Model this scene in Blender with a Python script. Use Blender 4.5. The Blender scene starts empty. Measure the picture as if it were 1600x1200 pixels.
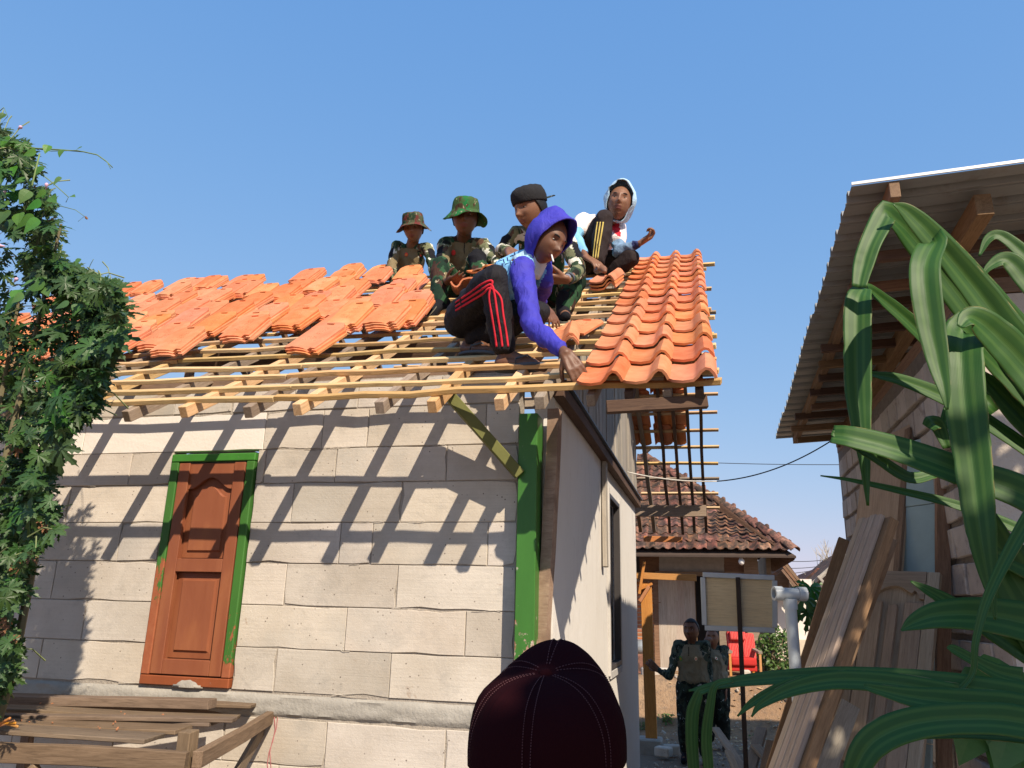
import bpy, bmesh, math, random
import numpy as np
from mathutils import Vector, Matrix, noise as mnoise
from mathutils.bvhtree import BVHTree

random.seed(7)
V = Vector
SC = bpy.context.scene
COL = SC.collection
R = math.radians

# ------------------------------------------------------------------ camera
F_PX, PITCH, YAW, ROLL, EYE = 1202.0, R(16.0), R(14.2), R(1.45), V((0, 0, 1.9))
fwd = V((-math.sin(YAW)*math.cos(PITCH), math.cos(YAW)*math.cos(PITCH), math.sin(PITCH)))
r0 = V((math.cos(YAW), math.sin(YAW), 0))
u0 = r0.cross(fwd)
CR = r0*math.cos(ROLL) + u0*math.sin(ROLL)
CU = CR.cross(fwd)
cam = bpy.data.cameras.new('camera')
cam.sensor_width = 36; cam.lens = F_PX/1600*36; cam.clip_start = .05; cam.clip_end = 3000
camo_ = bpy.data.objects.new('camera', cam); COL.objects.link(camo_)
camo_.matrix_world = Matrix(((CR.x, CU.x, -fwd.x, EYE.x), (CR.y, CU.y, -fwd.y, EYE.y), (CR.z, CU.z, -fwd.z, EYE.z), (0, 0, 0, 1)))
SC.camera = camo_

# ------------------------------------------------------------------ sky, sun, exposure
SUN_TRAVEL = V((-.85, 1.0, -1.13)).normalized()
SUN_EL = math.asin(-SUN_TRAVEL.z)
SUN_AZ = math.atan2(-SUN_TRAVEL.x, -SUN_TRAVEL.y)      # clockwise from +Y
world = bpy.data.worlds.new('World'); SC.world = world; world.use_nodes = True
wn = world.node_tree; wn.nodes.clear()
sky = wn.nodes.new('ShaderNodeTexSky'); sky.sky_type = 'NISHITA'; sky.sun_disc = False
sky.sun_elevation = SUN_EL; sky.sun_rotation = SUN_AZ; sky.altitude = 0
sky.air_density = 1.5; sky.dust_density = .2; sky.ozone_density = 6.0
bg = wn.nodes.new('ShaderNodeBackground'); bg.inputs['Strength'].default_value = .148
wo = wn.nodes.new('ShaderNodeOutputWorld')
sp_ = wn.nodes.new('ShaderNodeSeparateColor'); cb_ = wn.nodes.new('ShaderNodeCombineColor'); wn.links.new(sky.outputs[0], sp_.inputs[0])
for i_, (pw_, gn_) in enumerate(((.75, .90), (.45, 1.45), (.2, 2.95))):      # one response curve for the whole sky
    a_ = wn.nodes.new('ShaderNodeMath'); a_.operation = 'POWER'; a_.inputs[1].default_value = pw_
    b_ = wn.nodes.new('ShaderNodeMath'); b_.operation = 'MULTIPLY'; b_.inputs[1].default_value = gn_
    wn.links.new(sp_.outputs[i_], a_.inputs[0]); wn.links.new(a_.outputs[0], b_.inputs[0]); wn.links.new(b_.outputs[0], cb_.inputs[i_])
wn.links.new(cb_.outputs[0], bg.inputs[0]); wn.links.new(bg.outputs[0], wo.inputs[0])
sun = bpy.data.lights.new('sun', 'SUN'); sun.energy = 5.0; sun.angle = R(.53); sun.color = (1.0, .86, .69)
suno = bpy.data.objects.new('sun', sun); COL.objects.link(suno)
suno.rotation_euler = SUN_TRAVEL.to_track_quat('-Z', 'Y').to_euler()
SC.view_settings.view_transform = 'Standard'; SC.view_settings.look = 'None'
SC.view_settings.exposure = .42; SC.view_settings.gamma = 1; SC.view_settings.use_curve_mapping = False

# ------------------------------------------------------------------ helpers: placement
def ray(px, py):
    return fwd + CR*((px-800)/F_PX) - CU*((py-600)/F_PX)
def at(px, py, Y):
    d = ray(px, py); return EYE + d*((Y-EYE.y)/d.y)
def atX(px, py, X):
    d = ray(px, py); return EYE + d*((X-EYE.x)/d.x)
def atZ(px, py, Z):
    d = ray(px, py); return EYE + d*((Z-EYE.z)/d.z)
def atP(px, py, p, n):
    d = ray(px, py); return EYE + d*((p-EYE).dot(n)/d.dot(n))
ROOF = R(32); CS, SN = math.cos(ROOF), math.sin(ROOF)
E0, Z0, SR = 2.97, 2.755, 4.1
G = .3
def RP(X, s, h=0.):                       # point on the front slope
    return V((X, E0+s*CS-h*SN, Z0+s*SN+h*CS + .010*(-X-.6)))
def RR(X, s, h=0.):                       # point on the rear slope, s measured down from the ridge
    return V((X, E0+(SR+s)*CS+h*SN, Z0+(SR-s)*SN+h*CS + .010*(-X-.6)))
RN = V((0, -SN, CS))
def atR(px, py, h=0.):
    return atP(px, py, RP(0, 0, h)+V((0, 0, .004)), RN)

# ------------------------------------------------------------------ helpers: objects
WL = {}
def tag(o, label=None, cat=None, group=None, kind=None):
    if label: o['label'] = label
    if cat: o['category'] = cat
    if group: o['group'] = group
    if kind: o['kind'] = kind
    return o
def empty(name, loc, label, cat, group=None):
    o = bpy.data.objects.new(name, None); COL.objects.link(o); o.location = loc; o.empty_display_size = .1
    WL[o.name] = V(loc); return tag(o, label, cat, group)
def link(name, me, parent=None, loc=None, rot=None):
    """loc / rot are in world space; parents are never rotated"""
    o = bpy.data.objects.new(name, me); COL.objects.link(o)
    loc = V((0, 0, 0)) if loc is None else V(loc)
    WL[o.name] = loc.copy()
    if parent is not None:
        o.parent = parent; loc = loc - WL[parent.name]
    if rot is not None:
        M4 = rot.to_4x4() if isinstance(rot, Matrix) else rot.to_matrix().to_4x4()
        M4.translation = loc; o.matrix_basis = M4
    else:
        o.location = loc
    return o
class MB:
    def __init__(s): s.v = []; s.f = []; s.m = []
    def add(s, vs, fs, mi=0):
        n = len(s.v); s.v += [tuple(q) for q in vs]; s.f += [tuple(i+n for i in f) for f in fs]; s.m += [mi]*len(fs); return s
    def box(s, c, sz, rot=None, mi=0):
        c = V(c); vs = []
        for x in (-.5, .5):
            for y in (-.5, .5):
                for z in (-.5, .5):
                    q = V((x*sz[0], y*sz[1], z*sz[2]))
                    if rot is not None: q = rot @ q
                    vs.append(c+q)
        return s.add(vs, [(0, 1, 3, 2), (4, 6, 7, 5), (0, 4, 5, 1), (2, 3, 7, 6), (0, 2, 6, 4), (1, 5, 7, 3)], mi)
    def bar(s, a, b, w, h, up=V((0, 0, 1)), mi=0):
        a, b = V(a), V(b); x = (b-a); L = x.length; x.normalize()
        y = up.cross(x)
        if y.length < 1e-4: y = V((0, 1, 0)).cross(x)
        y.normalize(); z = x.cross(y)
        return s.box((a+b)/2, (L, w, h), Matrix((x, y, z)).transposed(), mi)
    def tube(s, pts, rad, n=6, mi=0, caps=True):
        pts = [V(p) for p in pts]; k = len(pts)
        if not hasattr(rad, '__len__'): rad = [rad]*k
        base = len(s.v); ref = V((.31, .2, .93))
        for i, p in enumerate(pts):
            t = (pts[min(i+1, k-1)]-pts[max(i-1, 0)]).normalized()
            a = t.cross(ref); a = a.normalized() if a.length > 1e-3 else t.orthogonal().normalized()
            b = t.cross(a)
            for j in range(n):
                w = 2*math.pi*j/n; s.v.append(tuple(p+(a*math.cos(w)+b*math.sin(w))*rad[i]))
        for i in range(k-1):
            for j in range(n):
                j2 = (j+1) % n; s.f.append((base+i*n+j, base+i*n+j2, base+(i+1)*n+j2, base+(i+1)*n+j)); s.m.append(mi)
        if caps:
            s.f.append(tuple(base+j for j in reversed(range(n)))); s.m.append(mi)
            s.f.append(tuple(base+(k-1)*n+j for j in range(n))); s.m.append(mi)
        return s
    def prism(s, pts, d, mi=0):
        """polygon pts (3D, planar) extruded by vector d"""
        n = len(pts); pts = [V(p) for p in pts]; d = V(d)
        vs = pts+[p+d for p in pts]
        fs = [tuple(range(n)), tuple(reversed(range(n, 2*n)))]+[(i, n+i, n+(i+1) % n, (i+1) % n) for i in range(n)]
        return s.add(vs, fs, mi)
    def grid(s, P, mi=0, thick=0.):
        """P: rows of points; single sheet, or a closed slab if thick"""
        r, c = len(P), len(P[0])
        vs = [V(p) for row in P for p in row]
        fs = [(i*c+j, i*c+j+1, (i+1)*c+j+1, (i+1)*c+j) for i in range(r-1) for j in range(c-1)]
        return s.add(vs, fs, mi)
    def mesh(s, name, mats, smooth=False, bevel=0, sharp=None, fix=True):
        me = bpy.data.meshes.new(name); me.from_pydata(s.v, [], s.f)
        for m in (mats if isinstance(mats, (list, tuple)) else [mats]): me.materials.append(m)
        if any(s.m): me.polygons.foreach_set('material_index', s.m)
        if fix or bevel:
            bm = bmesh.new(); bm.from_mesh(me)
            if fix: bmesh.ops.recalc_face_normals(bm, faces=bm.faces)
            if bevel: bmesh.ops.bevel(bm, geom=list(bm.edges), offset=bevel, segments=1, affect='EDGES', clamp_overlap=True)
            bm.to_mesh(me); bm.free()
        if smooth or sharp:
            me.polygons.foreach_set('use_smooth', [True]*len(me.polygons))
            if sharp: me.set_sharp_from_angle(angle=R(sharp))
        me.update(); return me
    def build(s, name, mats, parent=None, origin=None, **kw):
        a = np.array(s.v); o = V(origin) if origin is not None else V((a.min(0)+a.max(0))/2)
        s.v = [tuple(q) for q in (a-np.array(o))]
        return link(name, s.mesh(name, mats, **kw), parent, o)

def frame_x(a, b, up=V((0, 0, 1))):
    x = (V(b)-V(a)).normalized(); y = V(up).cross(x)
    if y.length < 1e-4: y = V((0, 1, 0)).cross(x)
    y.normalize(); return Matrix((x, y, x.cross(y))).transposed()
def beam(name, a, b, w, h, mat, parent=None, up=V((0, 0, 1)), wob=.002, seg=None, bev=.0025, taper=0., rng=random):
    """a sawn timber with its grain along local X; slightly uneven"""
    a, b = V(a), V(b); L = (b-a).length; seg = seg or max(1, min(8, int(L/.35)))
    m = MB(); P = []
    for i in range(seg+1):
        x = -L/2+L*i/seg; q = 1-taper*i/seg
        oy, oz = rng.uniform(-wob, wob)*2, rng.uniform(-wob, wob)*2
        P.append([(x+rng.uniform(-wob, wob)*(i in (0, seg)), sy*w*q/2+oy, sz*h*q/2+oz) for sy, sz in ((-1, -1), (1, -1), (1, 1), (-1, 1))])
    for row in P: m.v += row
    for i in range(seg):
        for j in range(4):
            j2 = (j+1) % 4; m.f.append((i*4+j, i*4+j2, (i+1)*4+j2, (i+1)*4+j)); m.m.append(0)
    m.f.append((3, 2, 1, 0)); m.f.append(tuple(seg*4+j for j in range(4))); m.m += [0, 0]
    me = m.mesh(name, mat)
    if bev:
        bm = bmesh.new(); bm.from_mesh(me)
        es = [e for e in bm.edges if len(e.link_faces) == 2 and e.calc_face_angle(0) > .7]
        bmesh.ops.bevel(bm, geom=es, offset=bev, segments=1, affect='EDGES', clamp_overlap=True); bm.to_mesh(me); bm.free()
    return link(name, me, parent, (a+b)/2, frame_x(a, b, up))

# ------------------------------------------------------------------ helpers: materials
class NT:
    def __init__(s, name, rough=.85, spec=.3):
        s.mat = bpy.data.materials.new(name); s.mat.use_nodes = True
        s.n = s.mat.node_tree.nodes; s.l = s.mat.node_tree.links
        s.b = s.n['Principled BSDF']; s.b.inputs['Roughness'].default_value = rough
        s.b.inputs['Specular IOR Level'].default_value = spec
        s.tc = s.n.new('ShaderNodeTexCoord'); s.obj = s.tc.outputs['Object']; s.oi = s.n.new('ShaderNodeObjectInfo')
    def lk(s, a, b): s.l.new(a, b)
    def val(s, x, sock):
        if hasattr(x, 'is_linked') or hasattr(x, 'links'): s.lk(x, sock)
        else:
            if isinstance(x, (tuple, list)) and len(x) == 3 and len(sock.default_value) == 4: x = (*x, 1)
            sock.default_value = x
    def vec(s, scale=(1, 1, 1), rnd=0., src=None):
        m = s.n.new('ShaderNodeMapping'); s.lk(src or s.obj, m.inputs['Vector']); m.inputs['Scale'].default_value = scale
        if rnd:
            q = s.n.new('ShaderNodeMath'); q.operation = 'MULTIPLY'; s.lk(s.oi.outputs['Random'], q.inputs[0]); q.inputs[1].default_value = rnd
            c = s.n.new('ShaderNodeCombineXYZ'); s.lk(q.outputs[0], c.inputs[0]); s.lk(q.outputs[0], c.inputs[1]); s.lk(q.outputs[0], c.inputs[2])
            s.lk(c.outputs[0], m.inputs['Location'])
        return m.outputs[0]
    def noise(s, scale=5, detail=4, rough=.55, dist=0., vec=None):
        t = s.n.new('ShaderNodeTexNoise'); t.inputs['Scale'].default_value = scale; t.inputs['Detail'].default_value = detail
        t.inputs['Roughness'].default_value = rough; t.inputs['Distortion'].default_value = dist
        s.lk(vec if vec is not None else s.obj, t.inputs['Vector']); return t.outputs['Fac']
    def voro(s, scale=5, vec=None, feat='F1', out='Distance'):
        t = s.n.new('ShaderNodeTexVoronoi'); t.feature = feat; t.inputs['Scale'].default_value = scale
        s.lk(vec if vec is not None else s.obj, t.inputs['Vector']); return t.outputs[out]
    def ramp(s, fac, stops, interp='LINEAR'):
        r = s.n.new('ShaderNodeValToRGB'); e = r.color_ramp; e.interpolation = interp
        while len(e.elements) < len(stops): e.elements.new(.5)
        for q, (p, c) in zip(e.elements, stops):
            q.position = p; q.color = (c, c, c, 1) if not hasattr(c, '__len__') else (*c, 1)
        s.lk(fac, r.inputs[0]); return r.outputs[0]
    def mix(s, fac, a, b, mode='MIX'):
        m = s.n.new('ShaderNodeMix'); m.data_type = 'RGBA'; m.blend_type = mode
        s.val(fac, m.inputs[0]); s.val(a, m.inputs[6]); s.val(b, m.inputs[7]); return m.outputs[2]
    def math(s, op, a, b=0.):
        m = s.n.new('ShaderNodeMath'); m.operation = op; s.val(a, m.inputs[0]); s.val(b, m.inputs[1]); return m.outputs[0]
    def sep(s, vec=None):
        m = s.n.new('ShaderNodeSeparateXYZ'); s.lk(vec if vec is not None else s.obj, m.inputs[0]); return m.outputs
    def hsv(s, col, hv=0., sv=0., vv=.2):
        """per-object variation"""
        h = s.n.new('ShaderNodeHueSaturation'); s.val(col, h.inputs['Color'])
        def rr(k, amp, base):
            a = s.math('MULTIPLY', s.oi.outputs['Random'], k); a = s.math('FRACT', a); a = s.math('SUBTRACT', a, .5)
            a = s.math('MULTIPLY', a, amp); return s.math('ADD', a, base)
        s.lk(rr(1, vv, 1.), h.inputs['Value'])
        if hv: s.lk(rr(37.7, hv, .5), h.inputs['Hue'])
        if sv: s.lk(rr(91.3, sv, 1.), h.inputs['Saturation'])
        return h.outputs[0]
    def bump(s, height, strength=.4, dist=.01, prev=None):
        b = s.n.new('ShaderNodeBump'); b.inputs['Strength'].default_value = strength; b.inputs['Distance'].default_value = dist
        s.lk(height, b.inputs['Height'])
        if prev is not None: s.lk(prev, b.inputs['Normal'])
        return b.outputs[0]
    def done(s, col, bump=None, rough=None):
        s.val(col, s.b.inputs['Base Color'])
        if bump is not None: s.lk(bump, s.b.inputs['Normal'])
        if rough is not None: s.val(rough, s.b.inputs['Roughness'])
        return s.mat

def m_wood(name, c1, c2, dark=.5, vv=.3, rough=.8, grain=1., knots=True, stain=None):
    t = NT(name, rough)
    v = t.vec((1.2*grain, 16, 16), 40)
    n1 = t.noise(3.5, 6, .6, 1.2, v); n2 = t.noise(1.1, 3, .5, 0, t.vec((1, 3, 3), 17)); n3 = t.noise(14, 3, .7, 0, v)
    col = t.mix(t.ramp(n1, [(.3, 0.), (.68, 1.)]), c1, c2)
    col = t.mix(t.ramp(n2, [(.35, 0.), (.75, dark)]), col, tuple(x*.42 for x in c1))
    col = t.mix(t.math('MULTIPLY', t.ramp(n3, [(.52, 0.), (.7, 1.)]), .45), col, tuple(x*.35 for x in c1))
    if stain: col = t.mix(t.ramp(t.noise(5, 5, .6, 0, t.vec((1, 1, 1), 9)), [(.5, 0.), (.62, .8)]), col, stain)
    col = t.hsv(col, .02, .2, vv)
    return t.done(col, t.bump(t.mix(.5, n1, n3), .5, .004))
def m_flat(name, c, rough=.8, spec=.3, var=.25, sc=8, bumps=.15, bs=40, bd=.004, vv=.0):
    t = NT(name, rough, spec)
    n = t.noise(sc, 5, .6, 0, t.vec((1, 1, 1), 13)); col = t.mix(n, tuple(x*(1-var) for x in c), tuple(min(1, x*(1+var)) for x in c))
    if vv: col = t.hsv(col, .01, .1, vv)
    return t.done(col, t.bump(t.noise(bs, 4, .6), bumps, bd))
def m_peel(name, paint, under, lo, hi, vv=.0, under2=(.30, .09, .04), rough=.5):
    """paint that has come off towards the low end (local z from hi down to lo)"""
    t = NT(name, rough); z = t.sep()[2]
    n = t.noise(9, 8, .72, .3, t.vec((1.6, 1.6, .7))); g = t.n.new('ShaderNodeMapRange'); t.lk(z, g.inputs[0])
    g.inputs[1].default_value = lo; g.inputs[2].default_value = hi; g.inputs[3].default_value = .42; g.inputs[4].default_value = -.22
    m = t.math('ADD', n, g.outputs[0]); mask = t.ramp(m, [(.56, 0.), (.585, 1.)])
    n2 = t.noise(30, 4, .6); u = t.mix(t.ramp(n2, [(.35, 0.), (.65, 1.)]), under, under2)
    pc = t.mix(t.noise(3, 4, .6, 0, t.vec((4, 4, 1))), tuple(x*.75 for x in paint), tuple(x*1.2 for x in paint))
    pc = t.mix(t.ramp(t.noise(18, 5, .7), [(.66, 0.), (.7, .7)]), pc, (.45, .42, .36))
    col = t.mix(mask, pc, u)
    return t.done(col, t.bump(t.math('SUBTRACT', t.math('MULTIPLY', n2, .3), mask), .5, .003), t.ramp(mask, [(0, .42), (1, .9)]))
def m_clay(name, c1, c2, vv=.16, marks=False, soot=0.):
    t = NT(name, .92, .12)
    n = t.noise(9, 5, .6, .4, t.vec((1, 1, 1), 50)); n2 = t.noise(60, 3, .6)
    col = t.mix(t.ramp(n, [(.3, 0.), (.7, 1.)]), c1, c2)
    col = t.mix(t.ramp(n2, [(.6, 0.), (.75, .35)]), col, tuple(x*.6 for x in c1))
    n3 = t.noise(3.0, 5, .65, 0, t.vec((1, 1, 1), 80))
    col = t.mix(t.ramp(n3, [(.52, 0.), (.72, .6)]), col, tuple(min(1, x*1.12+.06) for x in c2))
    n4 = t.noise(14, 6, .75, .2, t.vec((1, .6, 1), 66)); col = t.mix(t.ramp(n4, [(.60, 0.), (.70, .40)]), col, tuple(x*.55 for x in c1))
    if soot: col = t.mix(t.ramp(t.noise(7, 6, .7, .5, t.vec((1, 1, 1), 33)), [(.34, 0.), (.56, soot)]), col, (.055, .043, .036))
    col = t.hsv(col, .016 if not soot else .03, .12, vv)
    bp = t.bump(n2, .25, .002)
    if marks:      # faint pressed maker's marks down the middle of the back face
        x, y, z = t.sep()
        wv = t.noise(1, 2, .6, 0, t.vec((300, 55, 1), 20))
        band = t.math('MULTIPLY', t.math('LESS_THAN', t.math('ABSOLUTE', t.math('ADD', x, -.006)), .022), t.math('LESS_THAN', t.math('ABSOLUTE', t.math('ADD', y, -.045)), .055))
        bandb = t.math('MULTIPLY', t.math('LESS_THAN', t.math('ABSOLUTE', t.math('ADD', x, .0)), .045), t.math('LESS_THAN', t.math('ABSOLUTE', t.math('ADD', y, .055)), .028))
        mk = t.math('MULTIPLY', t.ramp(wv, [(.55, 0.), (.6, 1.)]), t.math('MAXIMUM', band, bandb))
        col = t.mix(t.math('MULTIPLY', mk, .8), col, tuple(x_*.55 for x_ in c1)); bp = t.bump(mk, -.6, .003, bp)
    return t.done(col, bp)
def m_camo(name, cols, scale=9, fold=.3):
    t = NT(name, .9, .15); v = t.vec((1, 1, .75), 30)
    d = t.n.new('ShaderNodeVectorMath'); d.operation = 'ADD'
    nz = t.n.new('ShaderNodeTexNoise'); nz.inputs['Scale'].default_value = scale*2.2; t.lk(v, nz.inputs['Vector'])
    ms = t.n.new('ShaderNodeVectorMath'); ms.operation = 'SCALE'; ms.inputs['Scale'].default_value = .07; t.lk(nz.outputs['Color'], ms.inputs[0])
    t.lk(v, d.inputs[0]); t.lk(ms.outputs[0], d.inputs[1]); col = cols[0]
    for i, (c, th, sc) in enumerate(cols[1:]):
        mp = t.n.new('ShaderNodeMapping'); t.lk(d.outputs[0], mp.inputs[0]); mp.inputs['Location'].default_value = (i*3.1+1, i*7.7, i*1.9)
        mp.inputs['Rotation'].default_value = (.3*i, .5*i, .9*i); mp.inputs['Scale'].default_value = (1, 1.7, 1)
        n = t.noise(scale*sc, 2, .5, .5, mp.outputs[0]); col = t.mix(t.ramp(n, [(th, 0.), (th+.012, 1.)]), col, c)
    return t.done(col, t.bump(t.noise(17, 5, .62, 1.0, t.vec((1, 1, .5))), min(1, fold*2.2), .02))
def m_cloth(name, c, var=.12, fold=.35, rough=.9, spec=.15, bs=16):
    t = NT(name, rough, spec)
    n = t.noise(6, 4, .6); col = t.mix(n, tuple(x*(1-var) for x in c), tuple(min(1, x*(1+var)) for x in c))
    w = t.noise(500, 1, .5)
    return t.done(col, t.bump(w, .1, .0008, t.bump(t.noise(bs, 5, .62, 1.2, t.vec((1, 1, .5))), min(1, fold*1.8), .022)))

WOOD_NEW = m_wood('new_sawn_wood', (.58, .36, .155), (.72, .50, .26), .32, .42)
WOOD_OLD = m_wood('old_grey_wood', (.27, .205, .145), (.40, .32, .24), .55, .35)
WOOD_BROWN = m_wood('old_brown_wood', (.20, .12, .07), (.32, .20, .12), .5, .3)
WOOD_TEAK = m_wood('orange_teak_wood', (.50, .20, .055), (.64, .30, .09), .25, .2, .6)
WOOD_DARK = m_wood('dark_timber', (.085, .05, .035), (.14, .085, .055), .5, .3)
WOOD_GREY = m_wood('weathered_grey_boards', (.33, .29, .24), (.46, .42, .36), .45, .35)
CLAY = m_clay('new_clay', (.50, .158, .068), (.63, .24, .115), .26)
CLAY_M = m_clay('new_clay_back', (.53, .175, .075), (.65, .25, .12), .24, True)
CLAY_OLD = m_clay('old_clay', (.23, .105, .07), (.33, .155, .10), .6, False, .95)

# ================================================================== GROUND
def ground_h(x, y):
    k = min(1, max(0, (y-11.5)/.75)); k = k*k*(3-2*k)
    lip = .62*k
    n = mnoise.noise(V((x*.9, y*.9, 0)))*.035 + mnoise.noise(V((x*4, y*4, 3)))*.018
    if 11.3 < y < 12.6: n *= 2.6
    if y > 40: n = 0
    return G + lip + n
def m_ground():
    t = NT('earth', .95, .1); v = t.obj
    n = t.noise(1.3, 6, .6); n2 = t.noise(14, 5, .7); n3 = t.noise(60, 3, .7)
    col = t.mix(t.ramp(n, [(.35, 0.), (.65, 1.)]), (.27, .165, .095), (.36, .24, .145))
    col = t.mix(t.ramp(n2, [(.5, 0.), (.62, .7)]), col, (.20, .145, .10))
    col = t.mix(t.ramp(n3, [(.64, 0.), (.69, .7)]), col, (.50, .42, .34))
    x, y, z = t.sep()
    col = t.mix(t.ramp(t.math('DIVIDE', y, 14.), [(.74, .55), (.8, 0.)]), col, (.20, .17, .145))
    return t.done(col, t.bump(n3, .6, .02, t.bump(n2, .6, .05)))
m = MB(); xs = [-400, -120, -40, -15] + [-8+.25*i for i in range(61)] + [12, 20, 40, 120, 400]
ys = [-60, -20, -5] + [.5*i for i in range(0, 18)] + [9+.14*i for i in range(0, 48)] + [17, 20, 25, 40, 80, 200, 700]
m.grid([[V((x, y, ground_h(x, y))) for x in xs] for y in ys])
g = m.build('ground', m_ground(), None, (0, 0, 0), smooth=True, fix=False); tag(g, kind='structure')
m = MB(); rg = random.Random(3)
STONE = m_flat('rubble', (.42, .36, .29), .9, .2, .3, 12, .4, 40, .01)
def pebble(m, c, r, rg):
    bm = bmesh.new(); bmesh.ops.create_icosphere(bm, subdivisions=1, radius=1)
    q = Matrix.Rotation(rg.uniform(0, 6), 3, V((rg.random(), rg.random(), rg.random()+.1)).normalized()); s = (rg.uniform(.7, 1.4), rg.uniform(.6, 1.2), rg.uniform(.35, .8))
    vs = [V(c)+q @ V((v.co.x*s[0], v.co.y*s[1], v.co.z*s[2]))*r*rg.uniform(.85, 1.15) for v in bm.verts]
    m.add(vs, [tuple(v.index for v in f.verts) for f in bm.faces]); bm.free()
for i in range(900):
    y = rg.uniform(8.2, 13); x = rg.uniform(-.7, 1.5)
    pebble(m, (x, y, ground_h(x, y)+.002), rg.choice((.006, .008, .01, .014, .02, .028)), rg)
tag(m.build('gravel', STONE, None, sharp=30), kind='stuff', label='loose rubble and chips scattered over the dirt yard', cat='rubble')
# dry leaves / chips that litter the sunlit bank
m = MB()
for i in range(500):
    y = rg.uniform(9.5, 13); x = rg.uniform(-.6, 1.5); c = V((x, y, ground_h(x, y)+.012)); a = rg.uniform(0, 6.3); l = rg.uniform(.015, .05); w = l*.4
    d = V((math.cos(a), math.sin(a), rg.uniform(-.3, .3)))*l; e = V((-math.sin(a), math.cos(a), rg.uniform(-.3, .3)))*w
    m.add([c-d, c+e+V((0, 0, .006)), c+d, c-e], [(0, 1, 2, 3)])
tag(m.build('leaf_litter', m_flat('dry_leaf', (.50, .34, .17), .8), None, fix=False), kind='stuff', label='dry leaves and wood chips littering the bank', cat='leaf litter')

# ================================================================== THE HOUSE BEING ROOFED
house = empty('house', (-2.8, 5.9, G), 'small grey block house with a half tiled timber roof that six men are working on', 'house')
def m_block():
    t = NT('aerated_block', .95, .12)
    v = t.vec((1, 1, 1), 60); n = t.noise(2.2, 6, .65, 0, v)
    col = t.mix(t.ramp(n, [(.3, 0.), (.7, 1.)]), (.47, .415, .345), (.63, .575, .50))
    saw = t.noise(1, 2, .5, .15, t.vec((1.2, 1.2, 120), 30)); col = t.mix(t.math('MULTIPLY', t.ramp(saw, [(.35, 1.), (.55, 0.)]), .13), col, (.36, .32, .27))
    gr = t.noise(5, 8, .75, .3, t.vec((1, 1, 1), 91)); col = t.mix(t.ramp(gr, [(.52, 0.), (.76, .7)]), col, (.34, .315, .28))
    br = t.noise(4.5, 6, .72, .4, t.vec((1, 1, 1), 23)); col = t.mix(t.ramp(br, [(.67, 0.), (.73, .6)]), col, (.30, .19, .12))
    gy = t.noise(1.1, 4, .6, .2, t.vec((1, 1, 1), 71)); col = t.mix(t.ramp(gy, [(.55, 0.), (.62, .35)]), col, (.38, .37, .34))
    pits = t.ramp(t.voro(30, t.vec((1, 1, 1), 44)), [(.07, 1.), (.13, 0.)]); pm = t.math('MULTIPLY', pits, t.ramp(t.noise(9, 2, .5, 0, v), [(.48, 0.), (.54, 1.)]))
    pf = t.math('MULTIPLY', t.ramp(t.voro(95, t.vec((1, 1, 1), 12)), [(.10, 1.), (.2, 0.)]), t.ramp(t.noise(6, 3, .6, 0, v), [(.4, 0.), (.55, 1.)]))
    col = t.mix(t.math('MULTIPLY', pf, .35), t.mix(pm, col, (.16, .13, .11)), (.25, .22, .19)); col = t.hsv(col, .01, .3, .2)
    return t.done(col, t.bump(pm, -.9, .006, t.bump(pf, -.5, .002, t.bump(saw, .2, .003, t.bump(t.noise(70, 5, .75), .5, .004)))))
BLOCK = m_block();  MORTAR = m_flat('mortar', (.36, .32, .27), .95, .1, .25, 20, .7, 60, .01)
CONC = m_flat('concrete_grey', (.36, .34, .30), .9, .15, .3, 9, .6, 50, .008)
WY = 3.5; XR = -.845; XL = -5.6
mb = MB(); DX0, DX1, DZ0, DZ1 = -2.735, -2.235, 1.478, 2.625
T = .1; y0 = WY+.006
for (a, b, c, d) in ((XL, DX0-.005, G, 3.0), (DX1+.005, XR, G, 3.0), (DX0-.005, DX1+.005, G, DZ0), (DX0-.005, DX1+.005, DZ1+.03, 3.0)):
    mb.box(((a+b)/2, y0+T/2, (c+d)/2), (b-a, T, d-c))
wall = mb.build('front_wall', MORTAR, house)
def X_(px, py): return at(px, py, WY).x
rows = [(2.845, 2.995, [(690, 610), (560, 612)]), (2.64, 2.84, [(575, 660), (505, 660), (415, 660), (130, 690), (760, 650)]), (2.464, 2.639, [(525, 725), (698, 725), (415, 720), (204, 730)]),
        (2.267, 2.464, [(457, 785), (627, 785), (108, 780)]), (2.068, 2.267, [(531, 850), (581, 850), (762, 850), (186, 850)]),
        (1.869, 2.068, [(445, 915), (620, 920), (85, 900)]), (1.672, 1.869, [(540, 985), (727, 990), (131, 970)]),
        (1.478, 1.672, [(430, 1048), (609, 1058), (62, 1030)]), (1.17, 1.365, [(509, 1160), (695, 1175), (350, 1150)]),
        (.97, 1.17, []), (.77, .97, []), (.57, .77, []), (.37, .57, [])]
rb = random.Random(11); BLOCK_W = m_flat('limewashed_block', (.74, .69, .62), .9, .1, .08, 4, .4, 60, .004, .05)
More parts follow.
